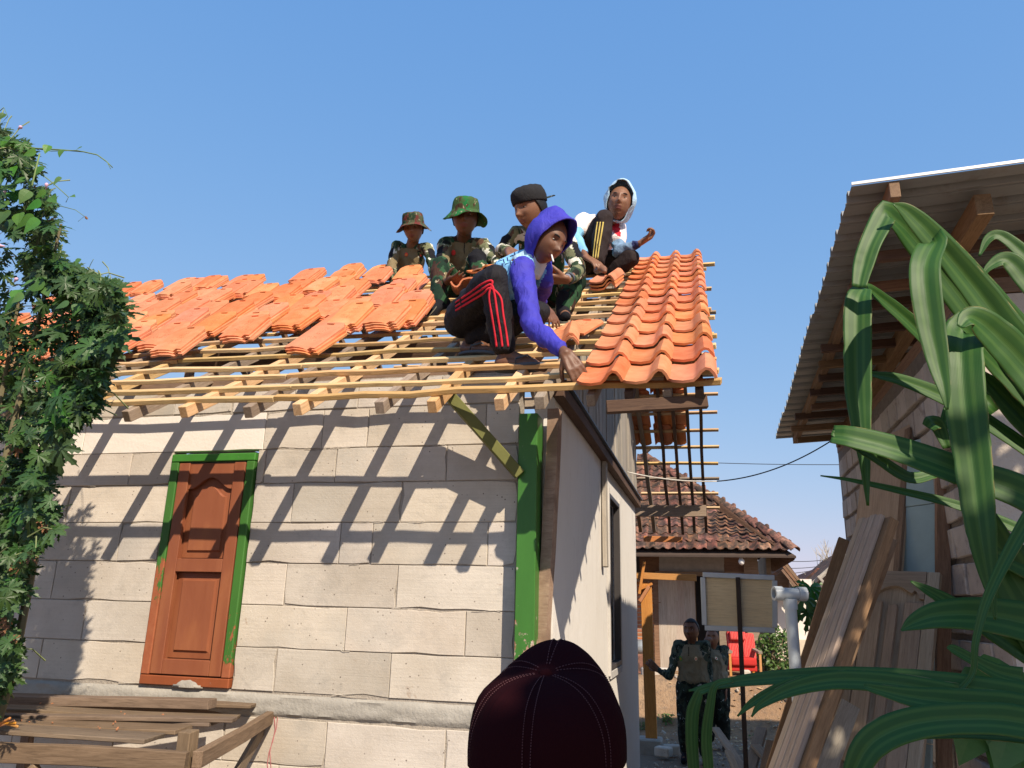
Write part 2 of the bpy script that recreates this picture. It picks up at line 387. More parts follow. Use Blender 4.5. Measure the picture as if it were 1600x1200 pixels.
def block_mesh(w, d, h):
    m = MB(); nx, nz = max(2, int(w/.1)), 3
    # front face with slightly nibbled outline, extruded back
    out = [(-w/2+w*i/nx, -h/2) for i in range(nx)]+[(w/2, -h/2+h*i/nz) for i in range(nz)]+[(w/2-w*i/nx, h/2) for i in range(nx)]+[(-w/2, h/2-h*i/nz) for i in range(nz)]
    pts = []
    for (x, z) in out:
        k = .0006 if rb.random() < .86 else rb.uniform(.003, .012)
        pts.append(V((x*(1-k/abs(w/2)), -d/2+rb.uniform(-.0008, .0008), z-math.copysign(k, z)*(1 if abs(z) > h*.49 else 0)+rb.uniform(-.0004, .0004))))
    m.prism(pts, (0, d, 0)); me = m.mesh('block', BLOCK)
    bm = bmesh.new(); bm.from_mesh(me); es = [e for e in bm.edges if all(v.co.y < 0 for v in e.verts)]
    bmesh.ops.bevel(bm, geom=es, offset=.0018, segments=1, affect='EDGES', clamp_overlap=True); bm.to_mesh(me); bm.free(); return me
for (z0, z1, js) in rows:
    cuts = sorted([X_(*j) for j in js])
    x = min(cuts) if cuts else -1.1+rb.uniform(-.3, .2)
    while x > XL: x -= .6*rb.choice((1, 1, 1, .6)); cuts.append(max(x, XL))
    x = max([c for c in cuts])
    while x < XR-.62: x += .6; cuts.append(x)
    cuts = sorted(set(cuts)); cuts = [c for c in cuts if c < XR-.04]+[XR]
    overlap = z0 < DZ1 and z1 > DZ0+.01
    segs = []
    for a, b in zip(cuts[:-1], cuts[1:]):
        if overlap and b > DX0 and a < DX1:
            if a < DX0: segs.append((a, DX0-.004))
            if b > DX1: segs.append((DX1+.004, b))
        else: segs.append((a, b))
    for a, b in segs:
        if b-a < .03: continue
        g_ = .0016; w, h = b-a-g_*2, z1-z0-g_*2
        if overlap and z1 > DZ1 and a < DX1 and b > DX0 and z0 < DZ1: continue
        dy = rb.uniform(-.0025, .0025)
        me_ = block_mesh(w, .06, h)
        if z0 == 2.64 and b < X_(420, 680): me_.materials[0] = BLOCK_W
        link('block', me_, wall, ((a+b)/2, WY+.03+dy, (z0+z1)/2), Matrix.Rotation(rb.uniform(-.0008, .0008), 3, 'Y'))
# mortar squeezed out here and there, cracks of cement
m = MB()
for i in range(34):
    z = rb.choice([2.64, 2.464, 2.267, 2.068, 1.869, 1.672, 1.48, 2.64, 2.64]); x = rb.uniform(-3.6, XR-.1)
    if DX0-.05 < x < DX1+.05: continue
    l = rb.uniform(.015, .09)
    pts = [V((x-l+2*l*k/5, WY-.002, z+rb.uniform(-.004, .004))) for k in range(6)]; m.tube(pts, [rb.uniform(.0008, .0018) for _ in pts], 5)
mo = m.build('mortar_smear', m_flat('fresh_mortar', (.52, .47, .40), .95, .1, .2, 30, .5, 80, .004), house, sharp=40); tag(mo, kind='stuff')
# rough concrete band under the openings
m = MB(); nxx = 220
P = []
for k in range(7):
    row = []
    for i in range(nxx+1):
        x = XL+(XR-XL)*i/nxx; z = 1.368+.107*k/6+(mnoise.noise(V((x*3, k, 5)))*.012 if k in (0, 6) else 0)
        y = WY-.004-.012*abs(mnoise.noise(V((x*5, z*20, 1))))-.004*mnoise.noise(V((x*30, z*40, 4))); row.append((x, y if 0 < k < 6 else WY+.012, z))
    P.append(row)
m.grid(P); m.box(((XL+XR)/2, WY+.06, 1.42), (XR-XL-.002, .09, .10))
m.build('concrete_band', CONC, house, sharp=50)
m = MB(); c = V((-2.46, WY-.035, 1.478)); P = []
for j in range(7):
    row = []
    for i in range(15):
        a = math.pi*i/14; r = 1-j/6
        row.append(c+V((-math.cos(a)*.085*r*(1+.25*mnoise.noise(V((i, j, 0)))), -.012*math.sin(math.pi*r*.5)*0+.022-.012*(1-r*r), math.sin(a)*.045*r*(1+.2*mnoise.noise(V((i*.7, 3, j)))))))
    P.append(row)
m.grid(P); m.box(c+V((0, .028, .006)), (.15, .03, .012)); m.build('cement_lump', CONC, house, smooth=True)

# shutter
GREEN_P = m_peel('peeling_green_paint', (.055, .165, .032), (.33, .11, .05), -.50, .32); GREEN_Q = m_peel('peeling_green_paint_low', (.055, .165, .032), (.33, .11, .05), -.85, .05)
BROWN_P = m_peel('brown_door_paint', (.27, .078, .03), (.34, .12, .045), -.9, -.55, 0., (.42, .17, .06), .5)
def m_door():
    t = NT('brown_painted_panel', .42, .4)
    n = t.noise(2.2, 6, .65, .5, t.vec((6, 6, 1.2))); col = t.mix(n, (.20, .060, .030), (.31, .108, .048))
    col = t.mix(t.ramp(t.noise(1.7, 4, .6, .3, t.vec((3, 1, 1))), [(.5, 0.), (.7, .6)]), col, (.37, .14, .055))
    sc = t.ramp(t.noise(26, 7, .8, .2, t.vec((4, 1, .8))), [(.68, 0.), (.705, 1.)]); col = t.mix(t.math('MULTIPLY', sc, .55), col, (.46, .30, .2))
    return t.done(col, t.bump(n, .3, .004), t.ramp(n, [(.3, .35), (.7, .6)]))
DOOR = m_door()
sh = link('window_shutter', None, house, ((DX0+DX1)/2, WY, (DZ0+DZ1)/2)) if False else None
m = MB(); cx, cz = (DX0+DX1)/2, (DZ0+DZ1)/2
m.box((cx, WY+.035, cz), (.41, .03, 1.05)); shutter = m.build('window_shutter', DOOR, house)
fy = WY+.012
def fr(name, x0, x1, z0, z1, mat, par, y=fy, d=.06, bev=.004):
    m = MB(); m.box(((x0+x1)/2, y+d/2-.03, (z0+z1)/2), (x1-x0, d, z1-z0)); return m.build(name, mat, par, bevel=bev)
fr('frame', DX0+.002, DX0+.048, DZ0+.05, DZ1-.045, GREEN_P, shutter); fr('frame', DX1-.048, DX1-.002, DZ0+.05, DZ1-.045, GREEN_Q, shutter)
fr('frame', DX0+.002, DX1-.002, DZ1-.043, DZ1-.002, m_peel('green_head_rail', (.05, .20, .03), (.33, .125, .06), -1.4, -1.2), shutter); fr('frame', DX0+.002, DX1-.002, DZ0+.004, DZ0+.048, BROWN_P, shutter, fy)
lx0, lx1, lz0, lz1 = DX0+.055, DX1-.055, DZ0+.055, DZ1-.05       # the leaf
yy = WY+.014
fr('stile', lx0, lx0+.062, lz0, lz1, DOOR, shutter, yy, .024, .002); fr('stile', lx1-.062, lx1, lz0, lz1, DOOR, shutter, yy, .024, .002)
fr('rail', lx0+.064, lx1-.064, lz0, lz0+.07, DOOR, shutter, yy, .024, .002); fr('rail', lx0+.064, lx1-.064, 2.02, 2.085, DOOR, shutter, yy, .024, .002)
def arch_rail(x0, x1, zlow, zhigh, ztop, y, d, name='rail', mat=DOOR, par=shutter, inv=False):
    n = 18; w = x1-x0; pts = []
    for i in range(n+1):
        u = i/n; a = abs(u-.5)*2
        k = 0 if a > .86 else (.5+.5*math.cos(math.pi*(a/.86)))**.8
        pts.append(V((x0+w*u, y, zlow+(zhigh-zlow)*k)))
    pts += [V((x1, y, ztop)), V((x0, y, ztop))]
    if inv: pts = [V((p.x, p.y, p.z)) for p in pts]
    m = MB(); vs = pts+[p+V((0, d, 0)) for p in pts]; k = len(pts)
    fs = []
    for i in range(n):
        u0, u1 = i, i+1
        # quads between arch and far edge
        m.add([pts[u0], pts[u1], V((pts[u1].x, y, ztop)), V((pts[u0].x, y, ztop)), pts[u0]+V((0, d, 0)), pts[u1]+V((0, d, 0)), V((pts[u1].x, y+d, ztop)), V((pts[u0].x, y+d, ztop))],
              [(0, 1, 2, 3), (4, 7, 6, 5), (0, 4, 5, 1), (2, 6, 7, 3)])
    return m.build(name, mat, par)
arch_rail(lx0+.064, lx1-.064, 2.44, 2.50, lz1, yy-.018, .024)
def raised(x0, x1, z0, z1, arch=0):
    """raised field with a bevelled border"""
    n = 12; m = MB(); b = .032
    def loop(i_, y):
        x0_, x1_, z0_, z1_ = x0+i_, x1-i_, z0+i_, z1-i_
        pts = [V((x0_, y, z0_)), V((x1_, y, z0_))]
        for k in range(n+1):
            u = 1-k/n; a = abs(u-.5)*2; q = 0 if a > .86 else (.5+.5*math.cos(math.pi*(a/.86)))**.8
            pts.append(V((x0_+(x1_-x0_)*u, y, z1_+arch*q)))
        return pts
    A, B, C = loop(0, yy+.002), loop(b, yy-.002), loop(b+.006, yy-.012); k = len(A)
    vs = A+B+C; fs = []
    for o in (0, k): fs += [(o+i, o+(i+1) % k, o+k+(i+1) % k, o+k+i) for i in range(k)]
    fs.append(tuple(range(2*k, 3*k))); m.add(vs, fs); return m.build('panel', DOOR, shutter, fix=True)
raised(lx0+.066, lx1-.066, 2.09, 2.435, .055); raised(lx0+.066, lx1-.066, lz0+.075, 2.015)

# corner post, brace, rough edge strip
POST_G = m_peel('green_corner_post', (.05, .17, .03), (.34, .10, .05), -.12, .45, 0., (.55, .48, .40), .45)
m = MB(); m.box((-.778, 3.47, 1.53), (.088, .14, 2.46)); post = m.build('corner_post', POST_G, house, bevel=.003)
OLIVE = m_flat('faded_green_wood', (.15, .155, .05), .7, .2, .3, 6, .3, 30, .004)
m = MB(); m.bar(at(702, 618, 3.28), at(812, 742, 3.42), .05, .095, V((0, -1, .2))); m.build('brace', OLIVE, house, bevel=.003)
WOOD_ROUGH = m_wood('rough_bark_edge', (.34, .22, .14), (.48, .34, .23), .5, .2, .9, .7, stain=(.22, .14, .09))
m = MB(); P = []
for i in range(15):
    z = .5+(2.80-.5)*i/14; x = -.716+.018*math.sin(z*3)+.03*max(0, z-2.4); y = 3.50
    P.append([(x+dx+mnoise.noise(V((z*3, dx*50, 1)))*.006, y+dy, z) for dx, dy in ((-.016, -.015), (.036, -.02), (.042, .05), (-.016, .05), (-.016, -.015))])
m.grid(P); m.build('corner_strip', WOOD_ROUGH, house, sharp=30)

# white side wall with its window
WHITE = None
def m_white():
    t = NT('white_plaster', .85, .2); n = t.noise(1.5, 6, .6); n2 = t.noise(5, 5, .7, .3, t.vec((1, 1, .35)))
    col = t.mix(n, (.66, .63, .57), (.76, .73, .68)); col = t.mix(t.ramp(n2, [(.55, 0.), (.8, .4)]), col, (.52, .47, .40))
    v = t.noise(1, 3, .6, 0, t.vec((1, 9, 3))); col = t.mix(t.ramp(v, [(.60, 0.), (.63, .25), (.66, 0.)]), col, (.5, .45, .4))
    return t.done(col, t.bump(t.noise(40, 4, .6), .25, .004, t.bump(n2, .3, .02)))
WHITE = m_white(); SX = -.69
mb = MB()
for (a, b, c, d) in ((3.60, 5.68, G, 2.93), (6.38, 8.0, G, 2.93), (5.68, 6.38, G, 1.47), (5.68, 6.38, 2.72, 2.93)):
    mb.box((SX-.05, (a+b)/2, (c+d)/2), (.10, b-a, d-c))
sidewall = mb.build('side_wall', WHITE, house, fix=True)
DK = m_flat('dark_frame', (.05, .045, .045), .5, .4); PALE = m_flat('pale_frame', (.50, .48, .45), .7)
win = MB(); win.box((SX-.05, 6.03, 2.095), (.012, .62, 1.17)); t_ = NT('dark_glass', .06, .6); t_.done((.012, .013, .015))
window = win.build('window', t_.mat, house)
for (a, b, c, d, mt, xo) in ((5.685, 5.72, 1.475, 2.715, DK, .0), (6.34, 6.375, 1.475, 2.715, DK, .0), (5.722, 6.338, 1.475, 1.51, DK, 0), (5.722, 6.338, 2.68, 2.715, DK, 0)):
    m = MB(); m.box((SX-.01, (a+b)/2, (c+d)/2), (.05, b-a, d-c)); m.build('frame', mt, window, bevel=.002)
for (a, b, c, d) in ((5.64, 5.68, 1.44, 2.75), (6.38, 6.42, 1.44, 2.75), (5.68, 6.38, 1.42, 1.47)):
    m = MB(); m.box((SX+.008, (a+b)/2, (c+d)/2), (.018, b-a-.002, d-c-.002)); m.build('architrave', PALE, window, bevel=.002)
# ledge along the top of the white wall, batten, back wall
beam('ledge_beam', (SX+.028, 3.52, 2.905), (SX+.028, 8.05, 2.925), .055, .065, WOOD_DARK, house)
t = NT('blue_grey_sheet', .45, .5); t.b.inputs['Metallic'].default_value = .3
SHEET = t.done(t.mix(t.noise(8, 4, .6), (.05, .07, .11), (.12, .14, .17)))
m = MB(); m.prism([(SX-.02, 3.5, 2.945), (SX+.075, 3.5, 2.945), (SX+.07, 3.5, 2.962), (SX-.02, 3.5, 2.99)], (0, 4.58, .02)); m.build('ledge_sheet', SHEET, house)
beam('batten_upright', (SX+.022, 5.36, 2.99), (SX+.022, 5.33, 2.16), .09, .03, WOOD_GREY, house, up=V((1, 0, 0)))
m = MB(); m.box((-3.15, 7.95, (G+2.9)/2), (4.8, .1, 2.9-G)); m.build('back_wall', BLOCK, house)
m = MB(); m.box((XL+.05, 5.7, (G+2.9)/2), (.1, 4.3, 2.9-G)); m.build('far_wall', BLOCK, house)
# gable boards above the ledge
y = 3.22; rp = random.Random(5)
def roof_z(Y):
    yr = E0+SR*CS
    return Z0+(Y-E0)*SN/CS if Y < yr else Z0+(2*yr-E0-Y)*SN/CS
while y < 8.3:
    w = rp.uniform(.10, .17); y1 = y+w-.004
    zb = 2.985+rp.uniform(0, .01) if y > 3.3 else 2.80; za, zc = roof_z(y)-.135, roof_z(y1)-.135
    x = SX-.03+rp.uniform(-.006, .006)
    if za > zb+.02:
        m = MB(); m.prism([(x, y, zb), (x, y1, zb), (x, y1, zc), (x, y, za)], (.018, 0, 0)); c = V((x, (y+y1)/2, (zb+max(za, zc))/2))
        a = np.array(m.v)-np.array(c); Rm = Matrix(((0, 1, 0), (0, 0, 1), (1, 0, 0)))   # local x = world z
        m.v = [tuple(Rm.inverted() @ V(q)) if False else tuple((q[2], q[0], q[1])) for q in a]
        link('gable_board', m.mesh('gable_board', WOOD_GREY), house, c, Matrix(((0, 1, 0), (0, 0, 1), (1, 0, 0))))
    y += w
# ridge beam, purlins, wall plates
beam('ridge_beam', RP(XL, SR, -.22), RP(-.02, SR, -.22), .06, .12, WOOD_BROWN, house)
for s_ in (1.5, 2.7): beam('purlin', RP(XL, s_, -.155), RP(-.1, s_, -.155), .06, .11, WOOD_BROWN, house, up=RN)
beam('wall_plate', (XL, 3.56, 2.99+.02), (-.15, 3.56, 2.955+.02), .10, .08, WOOD_BROWN, house)
beam('purlin', RR(XL, 1.6, -.155), RR(-.72, 1.6, -.155), .06, .11, WOOD_OLD, house)
beam('rear_plate', RR(-3.2, 3.42, -.13), RR(.02, 3.42, -.13), .06, .13, WOOD_OLD, house, up=V((0, 0, 1)))
for x in (-2.0, -3.6, -5.0):
    beam('tie_beam', (x, 3.6, 3.0), (x, 8.9, 3.0), .06, .12, WOOD_BROWN, house); beam('king_post', (x, 6.45, 3.08), (x, 6.45, 4.65), .06, .08, WOOD_BROWN, house)
    beam('strut', (x+.06, 6.4, 3.2), (x+.06, 5.0, 3.75), .05, .07, WOOD_OLD, house); beam('strut', (x+.06, 6.5, 3.2), (x+.06, 7.9, 3.75), .05, .07, WOOD_OLD, house)
# rafters
rr_ = random.Random(21)
tails = [(204, 647), (295, 640), (389, 638), (472, 635), (595, 636), (676, 636), (782, 632), (847, 630)]
rx = [-5.5+.31*i for i in range(9)]+[at(px, py, 2.97).x for px, py in tails]+[-.42, -.275, -.13, .005]
rmats = [WOOD_OLD, WOOD_NEW, WOOD_OLD, WOOD_BROWN]
for i, x in enumerate(rx):
    k = i-9
    mt = [WOOD_OLD, WOOD_NEW, WOOD_OLD, WOOD_NEW, WOOD_OLD, WOOD_NEW, WOOD_NEW, WOOD_OLD][k] if 0 <= k < 8 else rr_.choice(rmats)
    if k >= 8: mt = WOOD_DARK if k % 2 else WOOD_OLD
    w = .042 if k < 8 else .034; h = .054 if k < 8 else .05
    e = rr_.uniform(-.075, -.045) if k < 8 else -.02; skew = rr_.uniform(-.03, .03) if k < 8 else 0
    beam('rafter', RP(x, e, -.022-h/2), RP(x+skew, SR-.03, -.022-h/2), w, h, mt, house, up=RN, wob=.004, rng=rr_)
    if x > -4.6:
        L = 3.92
        beam('rafter', RR(x-(.0 if k >= 8 else .02), .03, -.022-h/2), RR(x+skew, L+rr_.uniform(-.03, .03), -.022-h/2), w, h, WOOD_DARK if k >= 8 else rr_.choice((WOOD_OLD, WOOD_BROWN, WOOD_NEW)), house, up=V((0, SN, CS)), wob=.004, rng=rr_)
# battens: (px, py) read at x=620 give their spacing along the slope
bs = [.03, .21, .405, .63, .86, 1.09, 1.33, 1.57]+[1.57+.243*i for i in range(1, 11)]
for i, s_ in enumerate(bs):
    cut = rr_.uniform(-3.3, -1.3) if i else -4.0
    xr = .075+rr_.uniform(-.02, .03); dd = .006
    if i == 1: cut = -1.87
    if i == 0: cut = -1.86
    ends = [(XL, cut), (cut, xr)]
    for j, (a, b) in enumerate(ends):
        da, db = rr_.uniform(-dd, dd), rr_.uniform(-dd, dd)
        th = rr_.uniform(.020, .026)
        beam('batten', RP(a+(.0 if j == 0 else .002), s_+da+(.018 if (j and i % 3 == 2) else 0), -.011), RP(b-.002, s_+db, -.011), rr_.uniform(.030, .038), th, WOOD_NEW if (rr_.random() < .9 or i < 4) else WOOD_OLD, house, up=RN, wob=.0035, seg=9, rng=rr_)
for i in range(14):
    s_ = .10+.262*i; a = -.75 if i > 8 else (-3.2 if rr_.random() < .6 else -4.4)
    if i >= 12: a = -.72
    mt = WOOD_NEW if i not in (2, 5, 11) else WOOD_OLD
    beam('rear_batten', RR(a, s_, -.009), RR(.16+rr_.uniform(-.02, .03), s_+rr_.uniform(-.01, .01), -.009), .036, .022, mt, house, up=V((0, SN, CS)), rng=rr_)
beam('fascia', RP(-.36, -.055, -.075), RP(.03, -.005, -.075), .035, .05, WOOD_DARK, house)
beam('orange_batten', RR(-.75, 4.02, -.09), RR(-.28, 4.02, -.09), .02, .07, WOOD_TEAK, house, up=V((0, 0, 1)))

# ------------------------------------------------------------------ clay tiles
def tile_mesh():
    prof = [(0, .004), (.022, -.001), (.06, -.004), (.098, 0), (.112, .012), (.126, .032), (.146, .045), (.166, .040), (.181, .022), (.190, .002)]
    m = MB(); n = len(prof); L = .335; th = .011
    def yb(x): return .034*(1-x/.034)*.9 if x < .034 else 0
    def yt(x): return L-(.03 if x < .02 else 0)
    top = [[V((x-.09, yb(x) if r == 0 else (yt(x) if r == 2 else .17), z)) for x, z in prof] for r in range(3)]
    N = []
    for i in range(n):
        a, b = prof[max(0, i-1)], prof[min(n-1, i+1)]; t = V((b[0]-a[0], 0, b[1]-a[1])).normalized(); N.append(V((-t.z, 0, t.x)))
    bot = [[p-N[i]*th for i, p in enumerate(row)] for row in top]
    for row in top+bot: m.v += [tuple(p) for p in row]
    def id_(l, r, i): return (l*3+r)*n+i
    for r in range(2):
        for i in range(n-1):
            m.f.append((id_(0, r, i), id_(0, r, i+1), id_(0, r+1, i+1), id_(0, r+1, i))); m.f.append((id_(1, r, i), id_(1, r+1, i), id_(1, r+1, i+1), id_(1, r, i+1)))
    for i in range(n-1):
        m.f.append((id_(0, 0, i), id_(1, 0, i), id_(1, 0, i+1), id_(0, 0, i+1))); m.f.append((id_(0, 2, i), id_(0, 2, i+1), id_(1, 2, i+1), id_(1, 2, i)))
    for r in range(2):
        m.f.append((id_(0, r, 0), id_(0, r+1, 0), id_(1, r+1, 0), id_(1, r, 0))); m.f.append((id_(0, r, n-1), id_(1, r, n-1), id_(1, r+1, n-1), id_(0, r+1, n-1)))
    m.m = [0]*len(m.f); return m.mesh('tile', CLAY, sharp=38)
TILE = tile_mesh()
def slope_rot(tilt=0., yaw=0., rear=False):
    q = Matrix.Rotation(ROOF-tilt, 3, 'X') @ Matrix.Rotation(yaw, 3, 'Z')
    return (Matrix.Rotation(math.pi, 3, 'Z') @ q) if rear else q
rt = random.Random(8)
srow = [-.05, .27, .57, .86, 1.15, 1.43, 1.69, 1.97, 2.23, 2.49, 2.76, 3.03, 3.30, 3.57, 3.82]
for r, s_ in enumerate(srow):
    for c in range(3):
        X = -.475+.178*c+.09+rt.uniform(-.003, .003)
        link('tile', TILE, house, RP(X, s_+rt.uniform(-.006, .006), .030+rt.uniform(0, .003)), slope_rot(R(3.6)+rt.uniform(-.008, .008), rt.uniform(-.018, .018)))
for X in (-.745, -.60, -.375, -.225):
    for r in range(9):
        link('tile', TILE, house, RR(X+rt.uniform(-.004, .004)-.012*(r % 3), .39+.258*r, .028), slope_rot(R(3.6), rt.uniform(-.02, .02), True))

# loose tiles stacked back side up along the upper slope
def back_tile():
    m = MB(); W, L, th = .205, .34, .012
    xs = [0, .03, .055, .10, .125, .15, .178, .205]; ys = [0, .035, .10, .20, .29, .34]
    def z(x, y):
        k = max(0, 1-y/.12); tr = math.exp(-((x-.15)/.022)**2)
        return -.014*k*tr+.003*math.sin(x/W*math.pi)+(.0045 if abs(x-.055) < .01 or abs(x-.178) < .004 else 0)*(y < .30)
    def cx(x, y):
        if y > .29: q = (y-.29)/.05*.036; return min(max(x, q), W-q*.9)
        return x
    top = [[V((cx(x, y)-W/2, y-L/2, z(x, y))) for x in xs] for y in ys]; n = len(xs); h = len(ys)
    for row in top: m.v += [tuple(p) for p in row]
    for row in top: m.v += [tuple(p-V((0, 0, th))) for p in row]
    I = lambda l, r, i: (l*h+r)*n+i
    for r in range(h-1):
        for i in range(n-1):
            m.f += [(I(0, r, i), I(0, r, i+1), I(0, r+1, i+1), I(0, r+1, i)), (I(1, r, i), I(1, r+1, i), I(1, r+1, i+1), I(1, r, i+1))]
        m.f += [(I(0, r, 0), I(0, r+1, 0), I(1, r+1, 0), I(1, r, 0)), (I(0, r, n-1), I(1, r, n-1), I(1, r+1, n-1), I(0, r+1, n-1))]
    for i in range(n-1): m.f += [(I(0, 0, i), I(1, 0, i), I(1, 0, i+1), I(0, 0, i+1)), (I(0, h-1, i), I(0, h-1, i+1), I(1, h-1, i+1), I(1, h-1, i))]
    m.m = [0]*len(m.f); m.box((.0, L/2-.03, .004), (.046, .011, .014)); return m.mesh('roof_tile', CLAY_M, sharp=30)
BTILE = back_tile()
f3 = lambda l: [(420+x/6.154, 400+y/6.154) for x, y in l]
f4 = lambda l: [(180+x/6.154, 420+y/6.154) for x, y in l]
nibs = f3([(950, 62), (555, 125), (405, 160), (735, 165), (1175, 88), (1090, 140), (720, 225), (565, 240), (320, 265), (855, 255), (1410, 205), (1310, 250), (1195, 300), (225, 412), (430, 418), (70, 495), (865, 485), (765, 535), (560, 690), (1380, 455), (210, 305), (10, 305), (1215, 480), (830, 120)]) \
     + f4([(175, 180), (490, 130), (645, 180), (780, 137), (905, 82), (1065, 78), (1210, 60), (1360, 98), (1470, 40), (1240, 140), (1330, 152), (1170, 182), (890, 232), (1030, 237), (695, 265), (525, 338), (315, 362), (290, 295), (470, 457), (785, 430), (1365, 460), (280, 555), (600, 570), (380, 172)]) \
     + [(95, 468), (130, 455), (70, 500), (110, 492), (150, 500), (60, 520), (100, 528), (165, 520), (140, 470), (30, 500), (20, 540)] + [(340, 478), (400, 500), (500, 462), (560, 470), (610, 455), (250, 500), (215, 520), (300, 520)]
_rg = random.Random(99)
for _k in range(400):
    if len(nibs) > 92: break
    _x = _rg.uniform(205, 655); _y = _rg.uniform(0, 1)*(505-(_x-205)*.06-(452-(_x-205)*.085))+(452-(_x-205)*.085)
    if min(math.hypot((_x-a)/1.0, (_y-b)*2.2) for a, b in nibs) > 30: nibs.append((_x, _y))
nibs.sort(key=lambda p: p[1]); lowpair = f3([(765, 535), (560, 690)])
for (px, py) in nibs:
    n = rt.choice((3, 3, 3, 4, 4))
    if py > 470: n = min(n, 4)
    LT = .34; tl = R(rt.uniform(9, 13)); hn = .016*n+.012+LT*math.sin(tl)
    q = atR(px, py, hn); s_nib = min((q.y-E0+hn*SN)/CS, SR+.03)
    X = q.x; yaw = rt.uniform(-.07, .05)
    if (px, py) in lowpair: yaw = -.20
    zone = 'nearest the eave' if s_nib < 2.0 else ('in the middle rows' if s_nib < 3.0 else 'along the ridge')
    for k in range(n):
        o = link('clay_tile', BTILE, None, RP(X+(.010*k if rt.random() < .8 else .016*k)-yaw*0, s_nib-(LT/2-.03)*math.cos(tl)-.012*k, hn-(LT/2-.03)*math.sin(tl)-.0160*k), slope_rot(-(tl-R(1.2)*k)+rt.uniform(-.01, .01), yaw+rt.uniform(-.012, .012)+.012*k))
        tag(o, 'loose orange clay tile lying back side up in the overlapping stacks '+zone, 'roof tile', 'loose clay tiles stacked on the battens '+zone, 'thing')
def loose_tile(p, rot, label, flip=False, mesh=None, group=None):
    q = rot @ Matrix.Rotation(math.pi, 3, 'Y') if flip else rot
    return tag(link('clay_tile', mesh or TILE, None, p, q), label, 'roof tile', group, 'thing')
# tiles lying ready on the battens beside the workers
q = atR(872, 535, .05); loose_tile(q, slope_rot(.02, .10), 'clay tile on top of the pair lying right of the crouching man\'s sleeve')
loose_tile(q-V((-.004, .012, .024)), slope_rot(.02, .13), 'clay tile underneath the pair lying right of the crouching man\'s sleeve')
q = atR(903, 510, .03); loose_tile(q, slope_rot(.0, -.25), 'single clay tile half hidden behind the pair beside the crouching man', mesh=BTILE)
q = atR(938, 440, .085); loose_tile(q, slope_rot(.0, -.12), 'clay tile on top of the stack under the white hooded man\'s hand')
for k in (1, 2): loose_tile(q-RN*.024*k+V((.004*k, 0, 0)), slope_rot(.0, -.12+.02*k), ('middle' if k == 1 else 'lowest')+' clay tile of the small stack under the white hooded man\'s hand')

# ================================================================== BLOCK BUILDING ON THE RIGHT
BX, BY0, BY1, BTOP = 1.42, 4.38, 8.85, 3.58
bld = empty('block_building', (3.2, 7.5, G), 'rough block building under a low corrugated metal roof at the right edge', 'building')
t = NT('grey_block', .95, .1); n = t.noise(6, 6, .7, .3, t.vec((1, 1, 1), 50)); col = t.mix(n, (.34, .29, .25), (.60, .53, .47))
col = t.mix(t.ramp(t.noise(11, 5, .7, 0, t.vec((1, 1, 1), 20)), [(.55, 0.), (.68, .7)]), col, (.26, .21, .18)); col = t.hsv(col, .01, .2, .3)
GBLOCK = t.done(col, t.bump(t.noise(35, 5, .7), .6, .01))
GMORT = m_flat('rough_mortar', (.22, .19, .165), .95, .1, .3, 14, .9, 40, .02)
m = MB(); m.box((BX+.08, (BY0+BY1)/2, (G+BTOP)/2), (.13, BY1-BY0-.02, BTOP-G)); bwall = m.build('side_wall', GMORT, bld)
rg = random.Random(14); gm = []
for k in range(6):
    m = MB(); w, h, d = .245, .172, .04
    c = [(-w/2+rg.uniform(-.008, .008), -h/2), (w/2+rg.uniform(-.008, .008), -h/2+rg.uniform(-.006, .006)), (w/2+rg.uniform(-.008, .008), h/2), (0, h/2+rg.uniform(-.005, .003)), (-w/2+rg.uniform(-.008, .008), h/2)]
    m.prism([V((-d/2+rg.uniform(-.003, .003), y, z)) for y, z in c], (d, 0, 0)); gm.append(m.mesh('block', GBLOCK, bevel=.006))
row = 0; z = G+.02
while z < BTOP-.15:
    y = BY0+.02+(.13 if row % 2 else 0)
    if row % 2: pass
    while y+.25 < BY1:
        link('block', rg.choice(gm), bwall, (BX+.008+rg.uniform(-.006, .006), y+.125, z+.1), Matrix.Rotation(rg.uniform(-.012, .012), 3, 'X')); y += .272
    z += .21; row += 1
m = MB(); m.box(((BX+5)/2+.0, BY0-.001+.06, (G+BTOP)/2), (5-BX-.0, .12, BTOP-G)); m.build('front_wall', m_flat('sunlit_render', (.55, .48, .40), .95, .1, .2, 4, .7, 25, .015), bld)
t = NT('corrugated_sheet', .5, .5); n = t.noise(3, 6, .7, 0, t.vec((.4, 3, 1), 0)); n2 = t.noise(8, 6, .7)
col = t.mix(n, (.19, .20, .20), (.33, .345, .345)); col = t.mix(t.ramp(n2, [(.56, 0.), (.74, .6)]), col, (.15, .11, .08))
t.b.inputs['Metallic'].default_value = .25; SHEETM = t.done(col, t.bump(n2, .2, .003))
def eave_z(Y): return 4.0+(3.74-4.0)*(Y-3.8)/5.0
m = MB(); per = .20; P = []
prof = [(0, 0), (.09, 0), (.105, .038), (.14, .038), (.155, 0), (.172, 0), (.176, .010), (.186, .010), (.19, 0)]
Ys = []; k = 0
while 3.8+k*per < 8.75:
    Ys += [(3.8+k*per+a, b) for a, b in prof]; k += 1
for (Y, dz) in Ys:
    k2 = int((Y-3.8)/.8)
    e = .8+.006*math.sin(k2*2.1)
    P.append([V((x, Y, eave_z(Y)+dz+.045*(x-.9))) for x in (e, 1.6, 2.6, 4.2)])
m.grid(P); n0 = len(m.v); m.grid([[q-V((0, 0, .003)) for q in row] for row in P])
rows_, cols_ = len(P), 4
